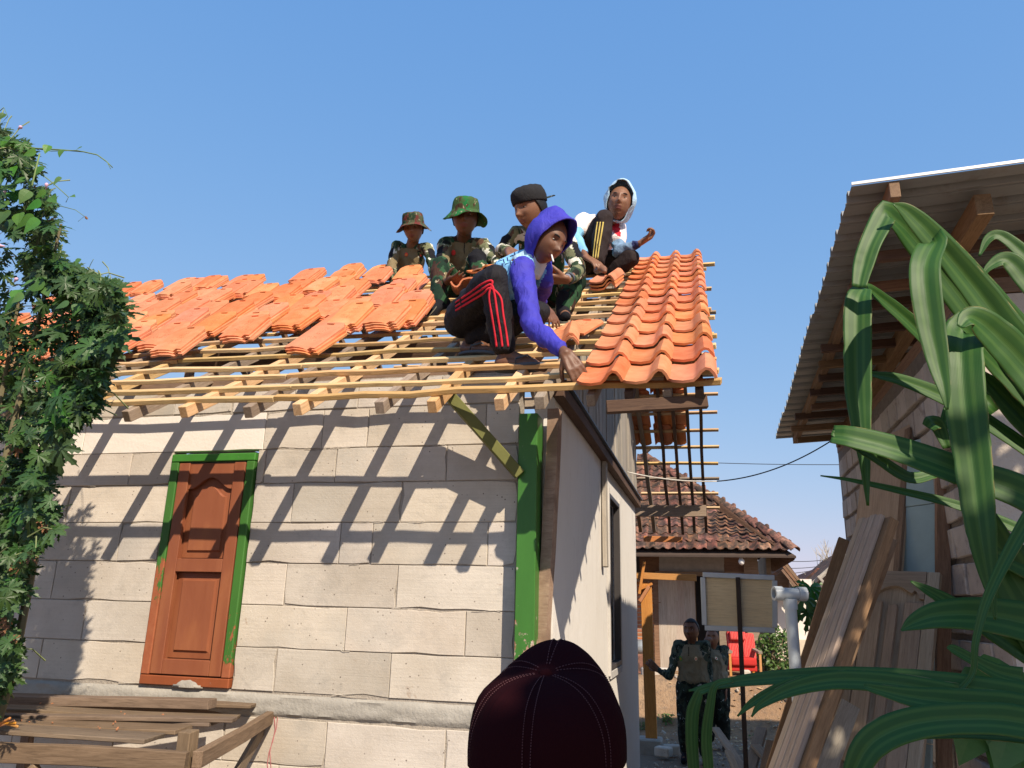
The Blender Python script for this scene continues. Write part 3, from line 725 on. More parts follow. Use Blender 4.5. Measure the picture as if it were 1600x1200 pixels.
for i in range(rows_-1):
    m.f += [(i*cols_, (i+1)*cols_, n0+(i+1)*cols_, n0+i*cols_), (i*cols_+3, n0+i*cols_+3, n0+(i+1)*cols_+3, (i+1)*cols_+3)]; m.m += [0, 0]
for i in (0, rows_-1):
    for j in range(3): m.f.append((i*cols_+j, n0+i*cols_+j, n0+i*cols_+j+1, i*cols_+j+1)); m.m.append(0)
rf = m.build('corrugated_roof', SHEETM, bld, fix=True)
t = NT('bright_galvanised', .3, .6); t.b.inputs['Metallic'].default_value = .2; SUN_EDGE = t.done((.80, .80, .80))
m = MB(); m.prism([(.8, 3.788, 3.998), (.8, 3.788, 4.013), (4.2, 3.788, 4.013+.153), (4.2, 3.788, 3.998+.153)], (0, .01, 0)); m.build('rim', SUN_EDGE, rf)  # near-white strip paints in the sun caught by the sheet's near edge
def zr(x, Y): return eave_z(Y)+.045*(x-.8)
beam('purlin', (1.0, 3.8, zr(1., 3.8)-.055), (.99, 8.7, zr(1., 8.7)-.055), .05, .09, WOOD_BROWN, bld)
beam('purlin', (1.44, 3.95, zr(1.4, 3.95)-.11), (1.44, 8.7, zr(1.4, 8.7)-.11), .08, .12, WOOD_BROWN, bld)
beam('purlin', (2.1, 3.9, zr(2.1, 3.9)-.05), (2.1, 8.7, zr(2.1, 8.7)-.05), .05, .09, WOOD_BROWN, bld)
Y = 4.4
while Y < 8.7:
    x0 = rg.uniform(.87, 1.08) if Y > 4.6 else 1.02
    beam('rafter', (x0, Y, zr(x0, Y)-.12), (3.5, Y+rg.uniform(-.1, .1), zr(3.5, Y)-.12), .045, .06, WOOD_DARK if rg.random() < .6 else WOOD_BROWN, bld); Y += rg.uniform(.28, .5)
beam('wall_plate', (BX+.07, BY0-.02, BTOP+.05), (BX+.07, 8.85, BTOP+.03), .12, .09, WOOD_BROWN, bld)
beam('wall_plate', (BX, BY0+.05, BTOP+.052), (4.5, BY0+.05, BTOP+.052), .10, .09, WOOD_BROWN, bld)

# ================================================================== THINGS LEANING ON THAT BUILDING
def planar(TL, TR, BL, thick):
    """frame for a leaning board: returns (matrix, width, height, centre); local x right, z up, y back"""
    v = (TL-BL); H = v.length; v.normalize(); u = (TR-TL); u = u-v*u.dot(v); W = u.length; u.normalize(); n = v.cross(u)
    n = -n if n.y < 0 else n
    Mx = Matrix((u, n, v)).transposed()
    return Mx, W, H, TL+u*W/2-v*H/2
def to_ground(TL, BL):
    d = (BL-TL); k = (G+.01-TL.z)/d.z; return TL+d*k
WOOD_PALE = m_wood('dusty_pale_wood', (.36, .27, .195), (.50, .395, .30), .3, .2, .85, .6)
WOOD_DOOR = m_wood('dusty_brown_door', (.28, .215, .155), (.41, .33, .25), .35, .2, .85, .6)
def zmat(mat): return mat
class Board:
    def __init__(s, name, TL, TR, BL, th, mat, label, cat):
        BL = to_ground(TL, BL); s.M, s.W, s.H, s.c = planar(TL, TR, BL, th)
        s.up = s.M @ V((0, 0, 1)); s.mat = mat
        s.root = empty(name, s.c-s.up*s.H/2, label, cat)
    def piece(s, name, x, z, w, h, y=0, d=.03, mat=None, bevel=.002):
        """timber pieces keep their grain along local X: make them with the long side on X"""
        c = s.c+s.M @ V((x, y, z)); m = MB()
        if h > w:
            m.box((0, 0, 0), (h, d, w)); q = Matrix((s.M @ V((0, 0, 1)), s.M @ V((0, 1, 0)), -(s.M @ V((1, 0, 0))))).transposed()
        else: m.box((0, 0, 0), (w, d, h)); q = s.M
        return link(name, m.mesh(name, mat or s.mat, bevel=bevel), s.root, c, q)
b = Board('wooden_door', at(1341, 893, 5.25), at(1472, 886, 5.0), at(1293, 1200, 4.85), .04, WOOD_DOOR, 'dusty carved wooden door leaning sideways on the block building', 'door')
W, H = b.W, b.H
b.piece('backing', 0, 0, W-.01, H-.01, .012, .012)
b.piece('stile', -W/2+.035, 0, .07, H, 0, .035); b.piece('stile', W/2-.035, 0, .07, H, 0, .035); b.piece('mullion', 0, -.06, .05, H-.30, 0, .035)
b.piece('rail', 0, -.20, W-.15, .10, .001, .033); b.piece('rail', 0, -H/2+.08, W-.15, .16, .001, .033)
n = 24; m = MB(); x0, x1 = -W/2+.072, W/2-.072
prev = None
for i in range(n+1):
    u = i/n; a = abs(u-.5)*2; k = (0 if a > .9 else (.5+.5*math.cos(math.pi*a/.9))**.7)*.075+.03*(1 if .62 < a < .8 else 0)
    p = (x0+(x1-x0)*u, H/2-.17+k)
    if prev: m.prism([V((prev[0], -.02, prev[1])), V((p[0], -.02, p[1])), V((p[0], -.02, H/2)), V((prev[0], -.02, H/2))], (0, .03, 0))
    prev = p
bm_ = m.mesh('top_rail', WOOD_DOOR); link('top_rail', bm_, b.root, b.c, b.M)
for sx in (-1, 1):
    for (z0, z1) in ((-.13, H/2-.16), (-H/2+.17, -.27)):
        xc = sx*(W/4-.005)
        b.piece('panel', xc, (z0+z1)/2, .10, z1-z0-.06, -.004, .02)
b.piece('sticker', -W/2+.10, H/2-.055, .045, .035, -.0185, .001, m_flat('foil_sticker', (.45, .46, .42), .4), 0)
st = b.piece('paper_label', W/2-.16, H/2-.06, .05, .065, -.0185, .001, m_flat('paper_label', (.62, .60, .54), .8), 0)
INK = m_flat('ink', (.03, .03, .03), .7)
for i in range(4): b.piece('print_line', W/2-.16+(0 if i else .008), H/2-.042-.013*i, .034 if i else .018, .004, -.0196, .0006, INK, 0)
# second door with grooves standing on edge in front
b = Board('grooved_door_leaf', at(1344, 812, 4.75), at(1376, 818, 4.55), at(1204, 1200, 4.35), .07, WOOD_PALE, 'pale grooved door leaf leaning steeply, topmost of the pieces on the block building', 'door')
W = b.W*1.0; H = b.H; ws = W/4
for i in range(4): b.piece('board', -W/2+ws*(i+.5), 0, ws-.004, H-(.02*(i % 2)), 0, .028, bevel=.003)
b.piece('backing', .0, 0, W-.01, H-.04, .025, .02, WOOD_BROWN); b.piece('edge_timber', W/2+.012, 0, .05, H-.03, .045, .055, WOOD_BROWN)
# other boards
b = Board('plywood_panel', at(1352, 700, 6.1), at(1428, 655, 5.7), at(1318, 1000, 5.6), .02, WOOD_PALE, 'tall reddish brown board standing against the block wall behind the doors', 'board'); b.piece('sheet', 0, 0, b.W, b.H, 0, .018, m_wood('reddish_ply', (.40, .265, .18), (.50, .35, .25), .25, .1, .85, .5))
b.piece('edge_strip', b.W/2-.02, 0, .05, b.H-.1, -.02, .022, WOOD_BROWN)
b = Board('pale_blue_board', at(1420, 690, 5.55), at(1466, 722, 5.35), at(1408, 1000, 5.3), .02, WOOD_PALE, 'pale blue painted board between the brown panel and the dark upright', 'board')
BLUEB = m_flat('pale_blue_paint', (.36, .45, .43), .8, .2, .18, 7, .3, 30, .004, .1); hh = b.H/6
for i in range(6): b.piece('plank', 0, -b.H/2+hh*(i+.5), b.W, hh-.005, rg.uniform(-.002, .002), .018, BLUEB)
o = beam('timber_upright', at(1472, 745, 5.2), to_ground(at(1472, 745, 5.2), at(1474, 1100, 5.15)), .075, .05, WOOD_BROWN, None, up=V((0, 1, 0))); tag(o, 'dark brown timber standing upright right of the pale blue board', 'timber')
def pole(name, a, b_, w, h, mat, label, cat, up=V((0, 1, 0)), **k):
    return tag(beam(name, a, b_, w, h, mat, None, up=up, **k), label, cat)
a = at(1318, 842, 5.6); pole('slotted_plank', a, to_ground(a, at(1238, 1100, 5.3)), .07, .03, WOOD_BROWN, 'narrow dark plank leaning far left behind the grooved door leaf', 'plank')
a = at(1395, 845, 4.85); pole('leaning_timber', a, to_ground(a, at(1262, 1200, 4.6)), .05, .07, WOOD_BROWN, 'brown timber leaning tight behind the grooved door leaf', 'timber')
a = at(1300, 1060, 4.6); pole('short_timber', a, to_ground(a, at(1235, 1200, 4.5)), .04, .05, WOOD_OLD, 'short split timber with a broken end below the grooved leaf', 'timber')
a = at(1330, 880, 5.0); pole('thin_plank', a, to_ground(a, at(1268, 1200, 4.9)), .085, .02, WOOD_DOOR, 'wide thin plank between the grooved leaf and the carved door', 'plank')
a = at(1300, 1040, 4.9); b_ = at(1255, 1200, 4.7); pole('round_fence_post', a, to_ground(a, b_), .11, .05, WOOD_PALE, 'grey board with smooth face low beside the carved door', 'board')
a = at(1330, 1100, 4.75); pole('grey_offcut', a, to_ground(a, at(1290, 1200, 4.6)), .10, .02, WOOD_GREY, 'grey offcut board low in front of the carved door', 'board')

# ================================================================== DRAIN PIPE, SIGN, GATE POST
PVC = m_flat('grey_white_pvc', (.44, .49, .52), .35, .5, .05, 5, .05, 30, .001)
Yp = 4.6; top = at(1234, 930, Yp); bot = V((top.x+.01, Yp, G)); rad = .031
pipe = empty('drain_pipe', bot, 'upright pale plastic pipe with an open tee on top, before the leaning doors', 'pipe')
m = MB(); m.tube([bot, top-V((0, 0, .05))], rad, 24); m.build('pipe', PVC, pipe, sharp=40)
m = MB(); m.tube([top-V((0, 0, .075)), top-V((0, 0, .02))], rad+.006, 24); m.build('socket', PVC, pipe, sharp=40)
def hollow(m, a, b_, ro, ri, n=24):
    a, b_ = V(a), V(b_); t = (b_-a).normalized(); x = t.orthogonal().normalized(); y = t.cross(x)
    rings = [(a, ro), (b_, ro), (b_, ri), (a, ri)]
    base = len(m.v)
    for c, r in rings:
        for j in range(n): w = 2*math.pi*j/n; m.v.append(tuple(c+(x*math.cos(w)+y*math.sin(w))*r))
    for i in range(4):
        for j in range(n): m.f.append((base+i*n+j, base+i*n+(j+1) % n, base+((i+1) % 4)*n+(j+1) % n, base+((i+1) % 4)*n+j)); m.m.append(0)
tdir = V((1, .35, 0)).normalized(); tc = top+V((0, 0, .008))
m = MB(); hollow(m, tc-tdir*.085, tc+tdir*.085, rad, rad-.006); m.build('tee_body', PVC, pipe, sharp=40)
for s_ in (-1, 1):
    m = MB(); hollow(m, tc+tdir*.045*s_, tc+tdir*.09*s_, rad+.007, rad-.004); m.build('tee_mouth', PVC, pipe, sharp=40)
m = MB(); m.tube([tc-tdir*.02, tc+tdir*.0], rad-.005, 16); m.build('bore_shade', DK, pipe)  # near-black plug stands in for the shade inside the tee
# notice board seen from behind
Ys_ = 7.6
sg = empty('notice_board', V((at(1165, 1180, Ys_).x, Ys_, G)), 'plywood notice board in a grey metal frame on a dark post, seen from behind', 'sign board')
TL, TR, BL, BR = at(1098, 898, Ys_), at(1210, 903, Ys_), at(1101, 981, Ys_), at(1211, 985, Ys_)
PLY = m_wood('plywood', (.66, .53, .37), (.75, .63, .46), .12, .05, .7, .5)
t = NT('galvanised_frame', .4, .5); t.b.inputs['Metallic'].default_value = .5; GALV = t.done(t.mix(t.noise(10, 4, .6), (.38, .43, .48), (.52, .57, .62)))
m = MB(); m.prism([TL, TR, BR, BL], (0, .012, 0)); pl = m.build('board', PLY, sg)
for a, b_ in ((TL, TR), (BL, BR)): beam('frame', a+V((0, -.008, 0)), b_+V((0, -.008, 0)), .03, .045, GALV, sg, wob=0, bev=.003)
for a, b_ in ((TL, BL), (TR, BR)): beam('frame', a+V((0, -.009, -.024)), b_+V((0, -.009, .024)), .045, .03, GALV, sg, up=V((0, 1, 0)), wob=0, bev=.003)
Tp = at(1153, 902, Ys_-.03); Bp = at(1165, 1180, Ys_-.03); k = (G-Tp.z)/(Bp.z-Tp.z); IRON = m_flat('rusty_black_iron', (.035, .022, .018), .6, .4)
beam('post', Tp, Tp+(Bp-Tp)*k, .04, .035, IRON, sg, up=V((0, 1, 0)), wob=.0005)
# teak post and lintel carrying the rear eave
Yq = 9.75
gf = empty('timber_prop', V((at(1012, 1170, Yq).x, Yq, G)), 'orange timber post with short crossbeam propping the rear eave', 'prop')
beam('post', at(1009, 912, Yq), V((at(1018, 1168, Yq).x, Yq, G+.16)), .13, .08, WOOD_TEAK, gf, up=V((0, 1, 0)))
beam('crossbeam', at(993, 899, Yq-.05), at(1088, 903, Yq-.05), .07, .075, WOOD_TEAK, gf)
beam('bracket', at(1000, 940, Yq-.10), at(1014, 916, Yq-.10), .09, .04, WOOD_TEAK, gf); beam('bracket', at(998, 922, Yq-.08), at(1019, 912, Yq-.08), .07, .03, WOOD_TEAK, gf)
beam('peg', at(999, 928, Yq-.12), at(1007, 877, Yq-.12), .03, .05, WOOD_TEAK, gf, up=V((0, 1, 0)))
m = MB(); m.box((0, 0, 0), (.34, .30, .18)); c = V((gf.location.x, Yq, G+.075)); o = link('concrete_footing', m.mesh('concrete_footing', CONC, bevel=.015), None, c); tag(o, 'grey concrete footing under the orange timber post', 'concrete block')
for i, (dx, dy, dz, rz, lab) in enumerate(((.28, -.12, .04, .3, 'broken pale block lying right of the post footing'), (.20, -.35, .05, -.4, 'pale block chunk lying in front of the post footing'), (.45, -.3, .035, .9, 'smallest pale block piece right of the post footing'))):
    m = MB(); m.box((0, 0, 0), (.2-.03*i, .13, .10)); o = link('broken_block', m.mesh('broken_block', BLOCK, bevel=.012), None, c+V((dx, dy, dz-.04)), Matrix.Rotation(rz, 3, 'Z')); tag(o, lab, 'broken block')
# scrap timber on the ground
for i, (a, b_, w, h, mt, lab) in enumerate((((1118, 1138, 8.6), (1170, 1215, 7.6), .07, .035, WOOD_PALE, 'pale split plank propped on the scrap heap, longest one left of the sign post'),
        ((1138, 1175, 7.9), (1160, 1225, 7.3), .06, .03, WOOD_PALE, 'short pale lath under the longest split plank'), ((1190, 1140, 8.2), (1170, 1210, 7.6), .10, .05, WOOD_OLD, 'grey plank end sticking up right of the sign post'),
        ((1205, 1160, 7.8), (1192, 1220, 7.4), .08, .05, WOOD_BROWN, 'brown offcut standing at the scrap heap right edge'), ((1180, 1165, 7.9), (1215, 1205, 7.5), .09, .03, WOOD_OLD, 'grey board lying across the scrap heap'))):
    pa, pb = at(*a), at(*b_); pole('scrap_plank', pa, pb, w, h, mt, lab, 'scrap wood', up=V((0, 0, 1)))

# ================================================================== OLD NEIGHBOUR HOUSE
nb = empty('old_house', (-1.2, 15.5, .92), 'old brick and plank house with a dark hipped clay tile roof behind the yard', 'house')
C0 = V((1.36, 13.0, 2.80)); SL = R(39); TT = 2.45; tz = math.tan(SL)
apex = C0+V((-TT, TT, TT*tz)); LX = -3.6
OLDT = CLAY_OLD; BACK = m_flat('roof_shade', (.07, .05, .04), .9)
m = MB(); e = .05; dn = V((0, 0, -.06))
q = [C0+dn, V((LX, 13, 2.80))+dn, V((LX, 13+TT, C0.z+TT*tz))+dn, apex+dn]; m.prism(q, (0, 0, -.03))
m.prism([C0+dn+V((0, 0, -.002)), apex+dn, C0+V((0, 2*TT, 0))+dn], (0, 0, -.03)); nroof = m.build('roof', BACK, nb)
prof = [(0, .0), (.045, -.012), (.09, .0), (.115, .022), (.14, .026), (.168, .004)]
m = MB(); L = .27; th = .010
vs = []
for yy_ in (0, L): vs += [V((x-.083, yy_-L/2, z)) for x, z in prof]
vs += [q-V((0, 0, th)) for q in vs]; n = 6; fs = []
for i in range(n-1): fs += [(i, i+1, n+i+1, n+i), (2*n+i, 3*n+i, 3*n+i+1, 2*n+i+1), (i, 2*n+i, 2*n+i+1, i+1)]
fs += [(0, n, 3*n, 2*n), (n-1, 3*n-1, 4*n-1, 2*n-1)]; m.add(vs, fs); OTILE = m.mesh('tile', OLDT, sharp=35)
rg = random.Random(4); ex = .218; w_ = .164; rowi = 0; cnt = 0
while rowi < 15:
    s_ = rowi*ex; yy_ = 13.0+s_*math.cos(SL); zz = C0.z+s_*math.sin(SL)
    xr = C0.x-s_*math.cos(SL); x = C0.x-.09-w_*math.ceil((C0.x-.09-xr+.02)/w_) if rowi else C0.x-.12
    while x > -1.35:
        if cnt < 285:
            link('tile', OTILE, nroof, (x, yy_+.09, zz+.045+.09*math.tan(SL)*.98+rg.uniform(-.006, .006)), Matrix.Rotation(rg.uniform(-.03, .03), 3, 'Z') @ Matrix.Rotation(SL-R(4)+rg.uniform(-.02, .02), 3, 'X')); cnt += 1
        x -= w_
    rowi += 1
d = (apex-C0).normalized(); Lh = (apex-C0).length; nh = 15
for i in range(nh):
    a = C0+d*(Lh*i/nh)+V((.0, -.0, .02)); b_ = C0+d*(Lh*(i+1.12)/nh)+V((0, 0, .06)); up = V((0, 0, 1)); x = (b_-a).normalized(); y = up.cross(x).normalized(); z = x.cross(y)
    m = MB(); P = []
    for k, (p, r_) in enumerate(((a, .10), (b_, .085))):
        P.append([p+y*math.cos(w)*r_+z*math.sin(w)*r_*.75 for w in [math.pi*j/7 for j in range(8)]])
    m.grid(P); n0 = 16; P2 = [[q-z*.012 for q in row] for row in P]; m.grid(P2)
    for j in range(7): m.f.append((j, j+1, n0+j+1, n0+j)); m.m.append(0)
    m.build('hip_cap', OLDT, nroof, sharp=35)
m = MB(); m.tube([apex+V((0, 0, .02)), apex+V((-.02, 0, .12)), apex+V((.05, 0, .20)), apex+V((.0, 0, .22))], [.09, .05, .06, .03], 8); m.build('finial', BACK, nroof)
rw = random.Random(3)
m = MB()
for i in range(34):        # battens and rafters seen under the right hand eave
    a = C0+V((-.02-.0*i, .1+.12*i, -.115)); m.bar(a, a+V((-1.1, 0, 1.1*tz-.0)), .03, .03)
m.build('eave_laths', WOOD_DARK, nroof)
WYn = 14.0
def nbox(name, px0, px1, py0, py1, mat, Y=WYn, d=.08, par=nb, bevel=0):
    a, b_ = at(px0, py1, Y), at(px1, py0, Y); m = MB(); m.box(((a.x+b_.x)/2, Y+d/2, (a.z+b_.z)/2), (b_.x-a.x, d, b_.z-a.z)); return m.build(name, mat, par, bevel=bevel)
BRK = m_flat('old_brick', (.42, .165, .085), .9, .15, .3, 14, .4, 40, .005, .45); BMORT = m_flat('brick_mortar', (.38, .30, .23), .95)
def brick_wall(name, px0, px1, py0, py1):
    a, b_ = at(px0, py1, WYn), at(px1, py0, WYn); m = MB(); m.box(((a.x+b_.x)/2, WYn+.07, (a.z+b_.z)/2), (b_.x-a.x, .1, b_.z-a.z)); w = m.build(name, BMORT, nb)
    z = a.z+.03; r = 0
    me = []
    for k in range(3):
        mm = MB(); mm.box((0, 0, 0), (.205, .05, .05)); me.append(mm.mesh('brick', BRK, bevel=.005))
    half = MB(); half.box((0, 0, 0), (.095, .05, .05)); hm = half.mesh('brick', BRK, bevel=.005)
    while z+.03 < b_.z:
        x = a.x+.005
        if r % 2: link('brick', hm, w, (x+.0475, WYn+.04, z)); x += .108
        while x+.205 < b_.x+.01: link('brick', rw.choice(me), w, (x+.1025, WYn+.04+rw.uniform(-.004, .004), z)); x += .218
        if x+.095 < b_.x: link('brick', hm, w, (x+.0475, WYn+.04, z))
        z += .066; r += 1
    return w
brick_wall('brick_pier', 996, 1026, 905, 1052); brick_wall('brick_wall', 1127, 1186, 893, 1056)
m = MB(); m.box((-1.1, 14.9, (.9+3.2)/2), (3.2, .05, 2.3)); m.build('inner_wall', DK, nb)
nbox('top_board', 1000, 1030, 862, 908, WOOD_BROWN, 13.99); nbox('white_board', 1030, 1131, 868, 880, m_flat('flaking_white_board', (.42, .39, .34), .9, .1, .3, 10, .4, 30, .005), 13.985); nbox('white_board', 1030, 1131, 881, 894, m_flat('flaking_white_board_b', (.44, .41, .36), .9, .1, .3, 10, .4, 30, .005), 13.985)
nbox('top_board', 1132, 1172, 862, 893, WOOD_BROWN, 13.99)
DOORP = m_wood('bleached_door_planks', (.44, .35, .27), (.60, .52, .43), .3, .15, .9, .5)
dr = nbox('plank_door', 1031, 1086, 905, 1055, WOOD_BROWN, 14.0, .03)
for i in range(4):
    a, b_ = at(1032+13.5*i, 1052, 13.97), at(1044.5+13.5*i, 906, 13.97); o = beam('plank', ((a.x+b_.x)/2, 13.97, a.z), ((a.x+b_.x)/2, 13.97, b_.z), b_.x-a.x, .025, DOORP, dr, up=V((0, 1, 0)))
nbox('door_post', 1024, 1031, 895, 1055, WOOD_BROWN, 13.96); nbox('corner_post', 1172, 1183, 862, 1056, WOOD_OLD, 13.9, .12); nbox('door_post', 1127, 1133, 895, 1055, WOOD_OLD, 13.95); nbox('lintel', 1024, 1133, 894, 899, WOOD_OLD, 13.94)
m = MB(); m.box((1.05-.9*0-.03, 15.6, (.9+2.85)/2), (.08, 3.0, 1.95)); m.build('right_wall', WOOD_OLD, nb)
# light bulb under the eave
p = at(1158, 868, 13.1); lb = empty('light_bulb', p, 'white light bulb hanging under the old tile roof eave', 'light bulb')
m = MB(); m.tube([p+V((0, 0, .12)), p+V((0, 0, .02))], .006, 5); m.tube([p+V((0, 0, .03)), p-V((0, 0, .03))], .02, 8); m.build('socket', DK, lb)
m = MB(); m.tube([p-V((0, 0, .03)), p-V((0, 0, .05)), p-V((0, 0, .09)), p-V((0, 0, .13)), p-V((0, 0, .15))], [.02, .03, .05, .04, .01], 12); m.build('bulb', m_flat('white_glass', (.8, .8, .78), .2, .5), lb, sharp=60)
# red armchair
p = at(1160, 1056, 13.2); az = ground_h(p.x, 13.2); p.z = az
ch = empty('armchair', p, 'red armchair with patterned backrest and wooden arms outside the old house', 'armchair')
t = NT('red_fabric', .9, .1); x, y, z = t.sep(); v = t.vec((1, 1, 1)); wv = t.n.new('ShaderNodeTexWave'); wv.inputs['Scale'].default_value = 9; wv.inputs['Distortion'].default_value = 4; t.lk(v, wv.inputs[0])
REDF = t.done(t.mix(t.ramp(wv.outputs['Fac'], [(.6, 0.), (.7, .6)]), (.50, .03, .035), (.56, .22, .17)), t.bump(t.noise(30, 3, .6), .3, .01)); RED = m_flat('red_seat', (.46, .035, .03), .9, .1, .1)
def cushion(name, c, sz, mat, rot, par, bev=.05):
    m = MB(); m.box((0, 0, 0), sz); me = m.mesh(name, mat); bm = bmesh.new(); bm.from_mesh(me); bmesh.ops.bevel(bm, geom=list(bm.edges), offset=bev, segments=3, affect='EDGES', profile=.6); bm.to_mesh(me); bm.free()
    me.polygons.foreach_set('use_smooth', [True]*len(me.polygons)); return link(name, me, par, c, rot)
ry = Matrix.Rotation(.25, 3, 'Z'); tilt = ry @ Matrix.Rotation(-.22, 3, 'X')
cushion('backrest', p+V((-.12, .20, .62)), (.34, .14, .62), REDF, tilt, ch); cushion('backrest', p+V((.17, .27, .60)), (.30, .14, .58), REDF, tilt, ch); cushion('headrest', p+V((-.06, .12, .83)), (.36, .10, .2), REDF, tilt, ch, .04)
cushion('seat', p+V((-.02, -.05, .30)), (.56, .55, .17), RED, ry, ch); cushion('base', p+V((-.02, 0, .16)), (.58, .5, .12), RED, ry, ch, .03)
for s_ in (-1, 1):
    q = p+ry @ V((.33*s_, 0, 0))
    beam('arm', q+ry @ V((0, -.33, .50)), q+ry @ V((0, .25, .56)), .09, .05, WOOD_OLD, ch)
    beam('leg', q+ry @ V((0, -.28, 0)), q+ry @ V((0, -.28, .48)), .05, .07, WOOD_TEAK, ch); beam('leg', q+ry @ V((0, .25, 0)), q+ry @ V((0, .25, .54)), .05, .05, WOOD_TEAK, ch)
ch.scale = (.70, .70, .70)
# white stone by the post, white brick at the sign
for (px, py, Y, sz, lab) in ((1025, 1078, 12.6, (.42, .2, .13), 'whitewashed block lying on the bank behind the orange post'), (1166, 1076, 12.7, (.14, .1, .13), 'small white block on the bank beside the sign post'), (1000, 1052, 12.9, (.3, .2, .3), 'brown clay lump heaped at the old house corner')):
    q = at(px, py, Y); m = MB(); m.box((0, 0, 0), sz); o = link('stone_block', m.mesh('stone_block', BLOCK if 'white' in lab else CLAY_OLD, bevel=.02), None, (q.x, Y, ground_h(q.x, Y)+sz[2]/2-.01), Matrix.Rotation(.2, 3, 'Z')); tag(o, lab, 'block')
# metal pot
p = at(999, 1030, 12.9); p.z = ground_h(p.x, 12.9)+.3; m = MB(); m.tube([p, p+V((0, 0, .03)), p+V((0, 0, .12)), p+V((0, 0, .18)), p+V((0, 0, .2))], [.06, .12, .15, .13, .14], 14); o = m.build('metal_pot', GALV, None, sharp=60); tag(o, 'round metal pot sitting on the clay lump by the house corner', 'pot')

# ================================================================== FAR HOUSES, PLANTS, WIRES
fh = empty('white_house', (2.6, 20, .92), 'white walled house with a sagging tile roof beyond the pipe', 'house')
FW = m_flat('whitewash', (.74, .70, .63), .9, .1, .06, 3, .3, 12, .02)
def fbox(name, px0, px1, py0, py1, mat, Y, d=.2, par=fh):
    a, b_ = at(px0, py1, Y), at(px1, py0, Y); m = MB(); m.box(((a.x+b_.x)/2, Y+d/2, (a.z+b_.z)/2), (b_.x-a.x, d, b_.z-a.z)); return m.build(name, mat, par)
fbox('wall', 1150, 1268, 905, 1000, FW, 18.0); fbox('lower_wall', 1150, 1300, 1001, 1068, m_flat('cream_wall', (.60, .52, .40), .9), 17.9)
m = MB()
m.prism([at(1228, 876, 17.6), at(1266, 927, 17.6), at(1266, 933, 17.6), at(1225, 886, 17.6)], (0, 4.0, .0)); m.build('roof', CLAY_OLD, fh)
m = MB(); m.prism([at(1205, 905, 17.9), at(1230, 886, 17.9), at(1262, 925, 17.9), at(1262, 935, 17.9), at(1205, 935, 17.9)], (0, .1, 0)); m.build('gable', WOOD_BROWN, fh)
for i in range(3): beam('rafter', at(1226-2*i, 880+5*i, 17.5), at(1268-3*i, 930+5*i, 17.5), .05, .05, WOOD_BROWN, fh)
beam('post', at(1236, 900, 17.7), at(1236, 930, 17.7), .08, .08, WOOD_OLD, fh, up=V((0, 1, 0)))
f2 = empty('cream_house', (4, 24, .92), 'cream walled house with rafters showing, right of the white house', 'house')
fbox('wall', 1266, 1345, 915, 1050, FW, 22.0, .2, f2)
m = MB(); m.prism([at(1262, 915, 21.7), at(1330, 855, 21.7), at(1330, 866, 21.7), at(1266, 925, 21.7)], (0, 5, 0)); m.build('roof', CLAY_OLD, f2)
m = MB(); m.prism([at(1258, 905, 24), at(1277, 887, 24), at(1292, 890, 24), at(1300, 905, 24)], (0, 5, 0)); m.build('back_roof', CLAY_OLD, f2)
for i in range(4): beam('rafter', at(1262+6*i, 917-4*i, 21.4), at(1318+3*i, 868-1*i, 21.4), .07, .06, WOOD_GREY, f2)
beam('brace', at(1278, 900, 21.3), at(1300, 925, 21.3), .06, .06, WOOD_GREY, f2)
# leaf helpers
def m_leaf(name, c1, c2, rough=.45, spec=.4, trans=.12, vv=.5):
    t = NT(name, rough, spec); n = t.noise(14, 4, .6, 0, t.vec((1, 1, 1), 20)); col = t.mix(n, c1, c2); col = t.hsv(col, .035, .3, vv)
    mt = t.done(col, t.bump(n, .2, .003)); nd = t.n; out = nd['Material Output']
    tr = nd.new('ShaderNodeBsdfTranslucent'); t.lk(col, tr.inputs[0]); mx = nd.new('ShaderNodeMixShader'); mx.inputs[0].default_value = trans*2
    t.lk(t.b.outputs[0], mx.inputs[1]); t.lk(tr.outputs[0], mx.inputs[2]); t.lk(mx.outputs[0], out.inputs['Surface']); return mt
LEAF_D = m_leaf('dark_cassava_leaf', (.032, .070, .018), (.055, .115, .030)); LEAF_L = m_leaf('light_vine_leaf', (.055, .14, .025), (.08, .19, .035)); LEAF_B = m_leaf('bush_leaf', (.07, .13, .03), (.13, .20, .06))
def leaf_poly(outline, fold=.15, droop=.25):
    """outline: right half (x, y) from base to tip; returns verts / faces of a folded leaf lying along +Y"""
    R_ = [(x, y) for x, y in outline]; n = len(R_); vs = []; fs = []
    for (x, y) in R_: vs.append(V((0, y, -droop*y*y)))
    for sx in (1, -1):
        b0 = len(vs)
        for (x, y) in R_: vs.append(V((x*sx, y, -droop*y*y+fold*abs(x))))
        for i in range(n-1): f = (i, b0+i, b0+i+1, i+1); fs.append(f if sx < 0 else tuple(reversed(f)))
    return vs, fs
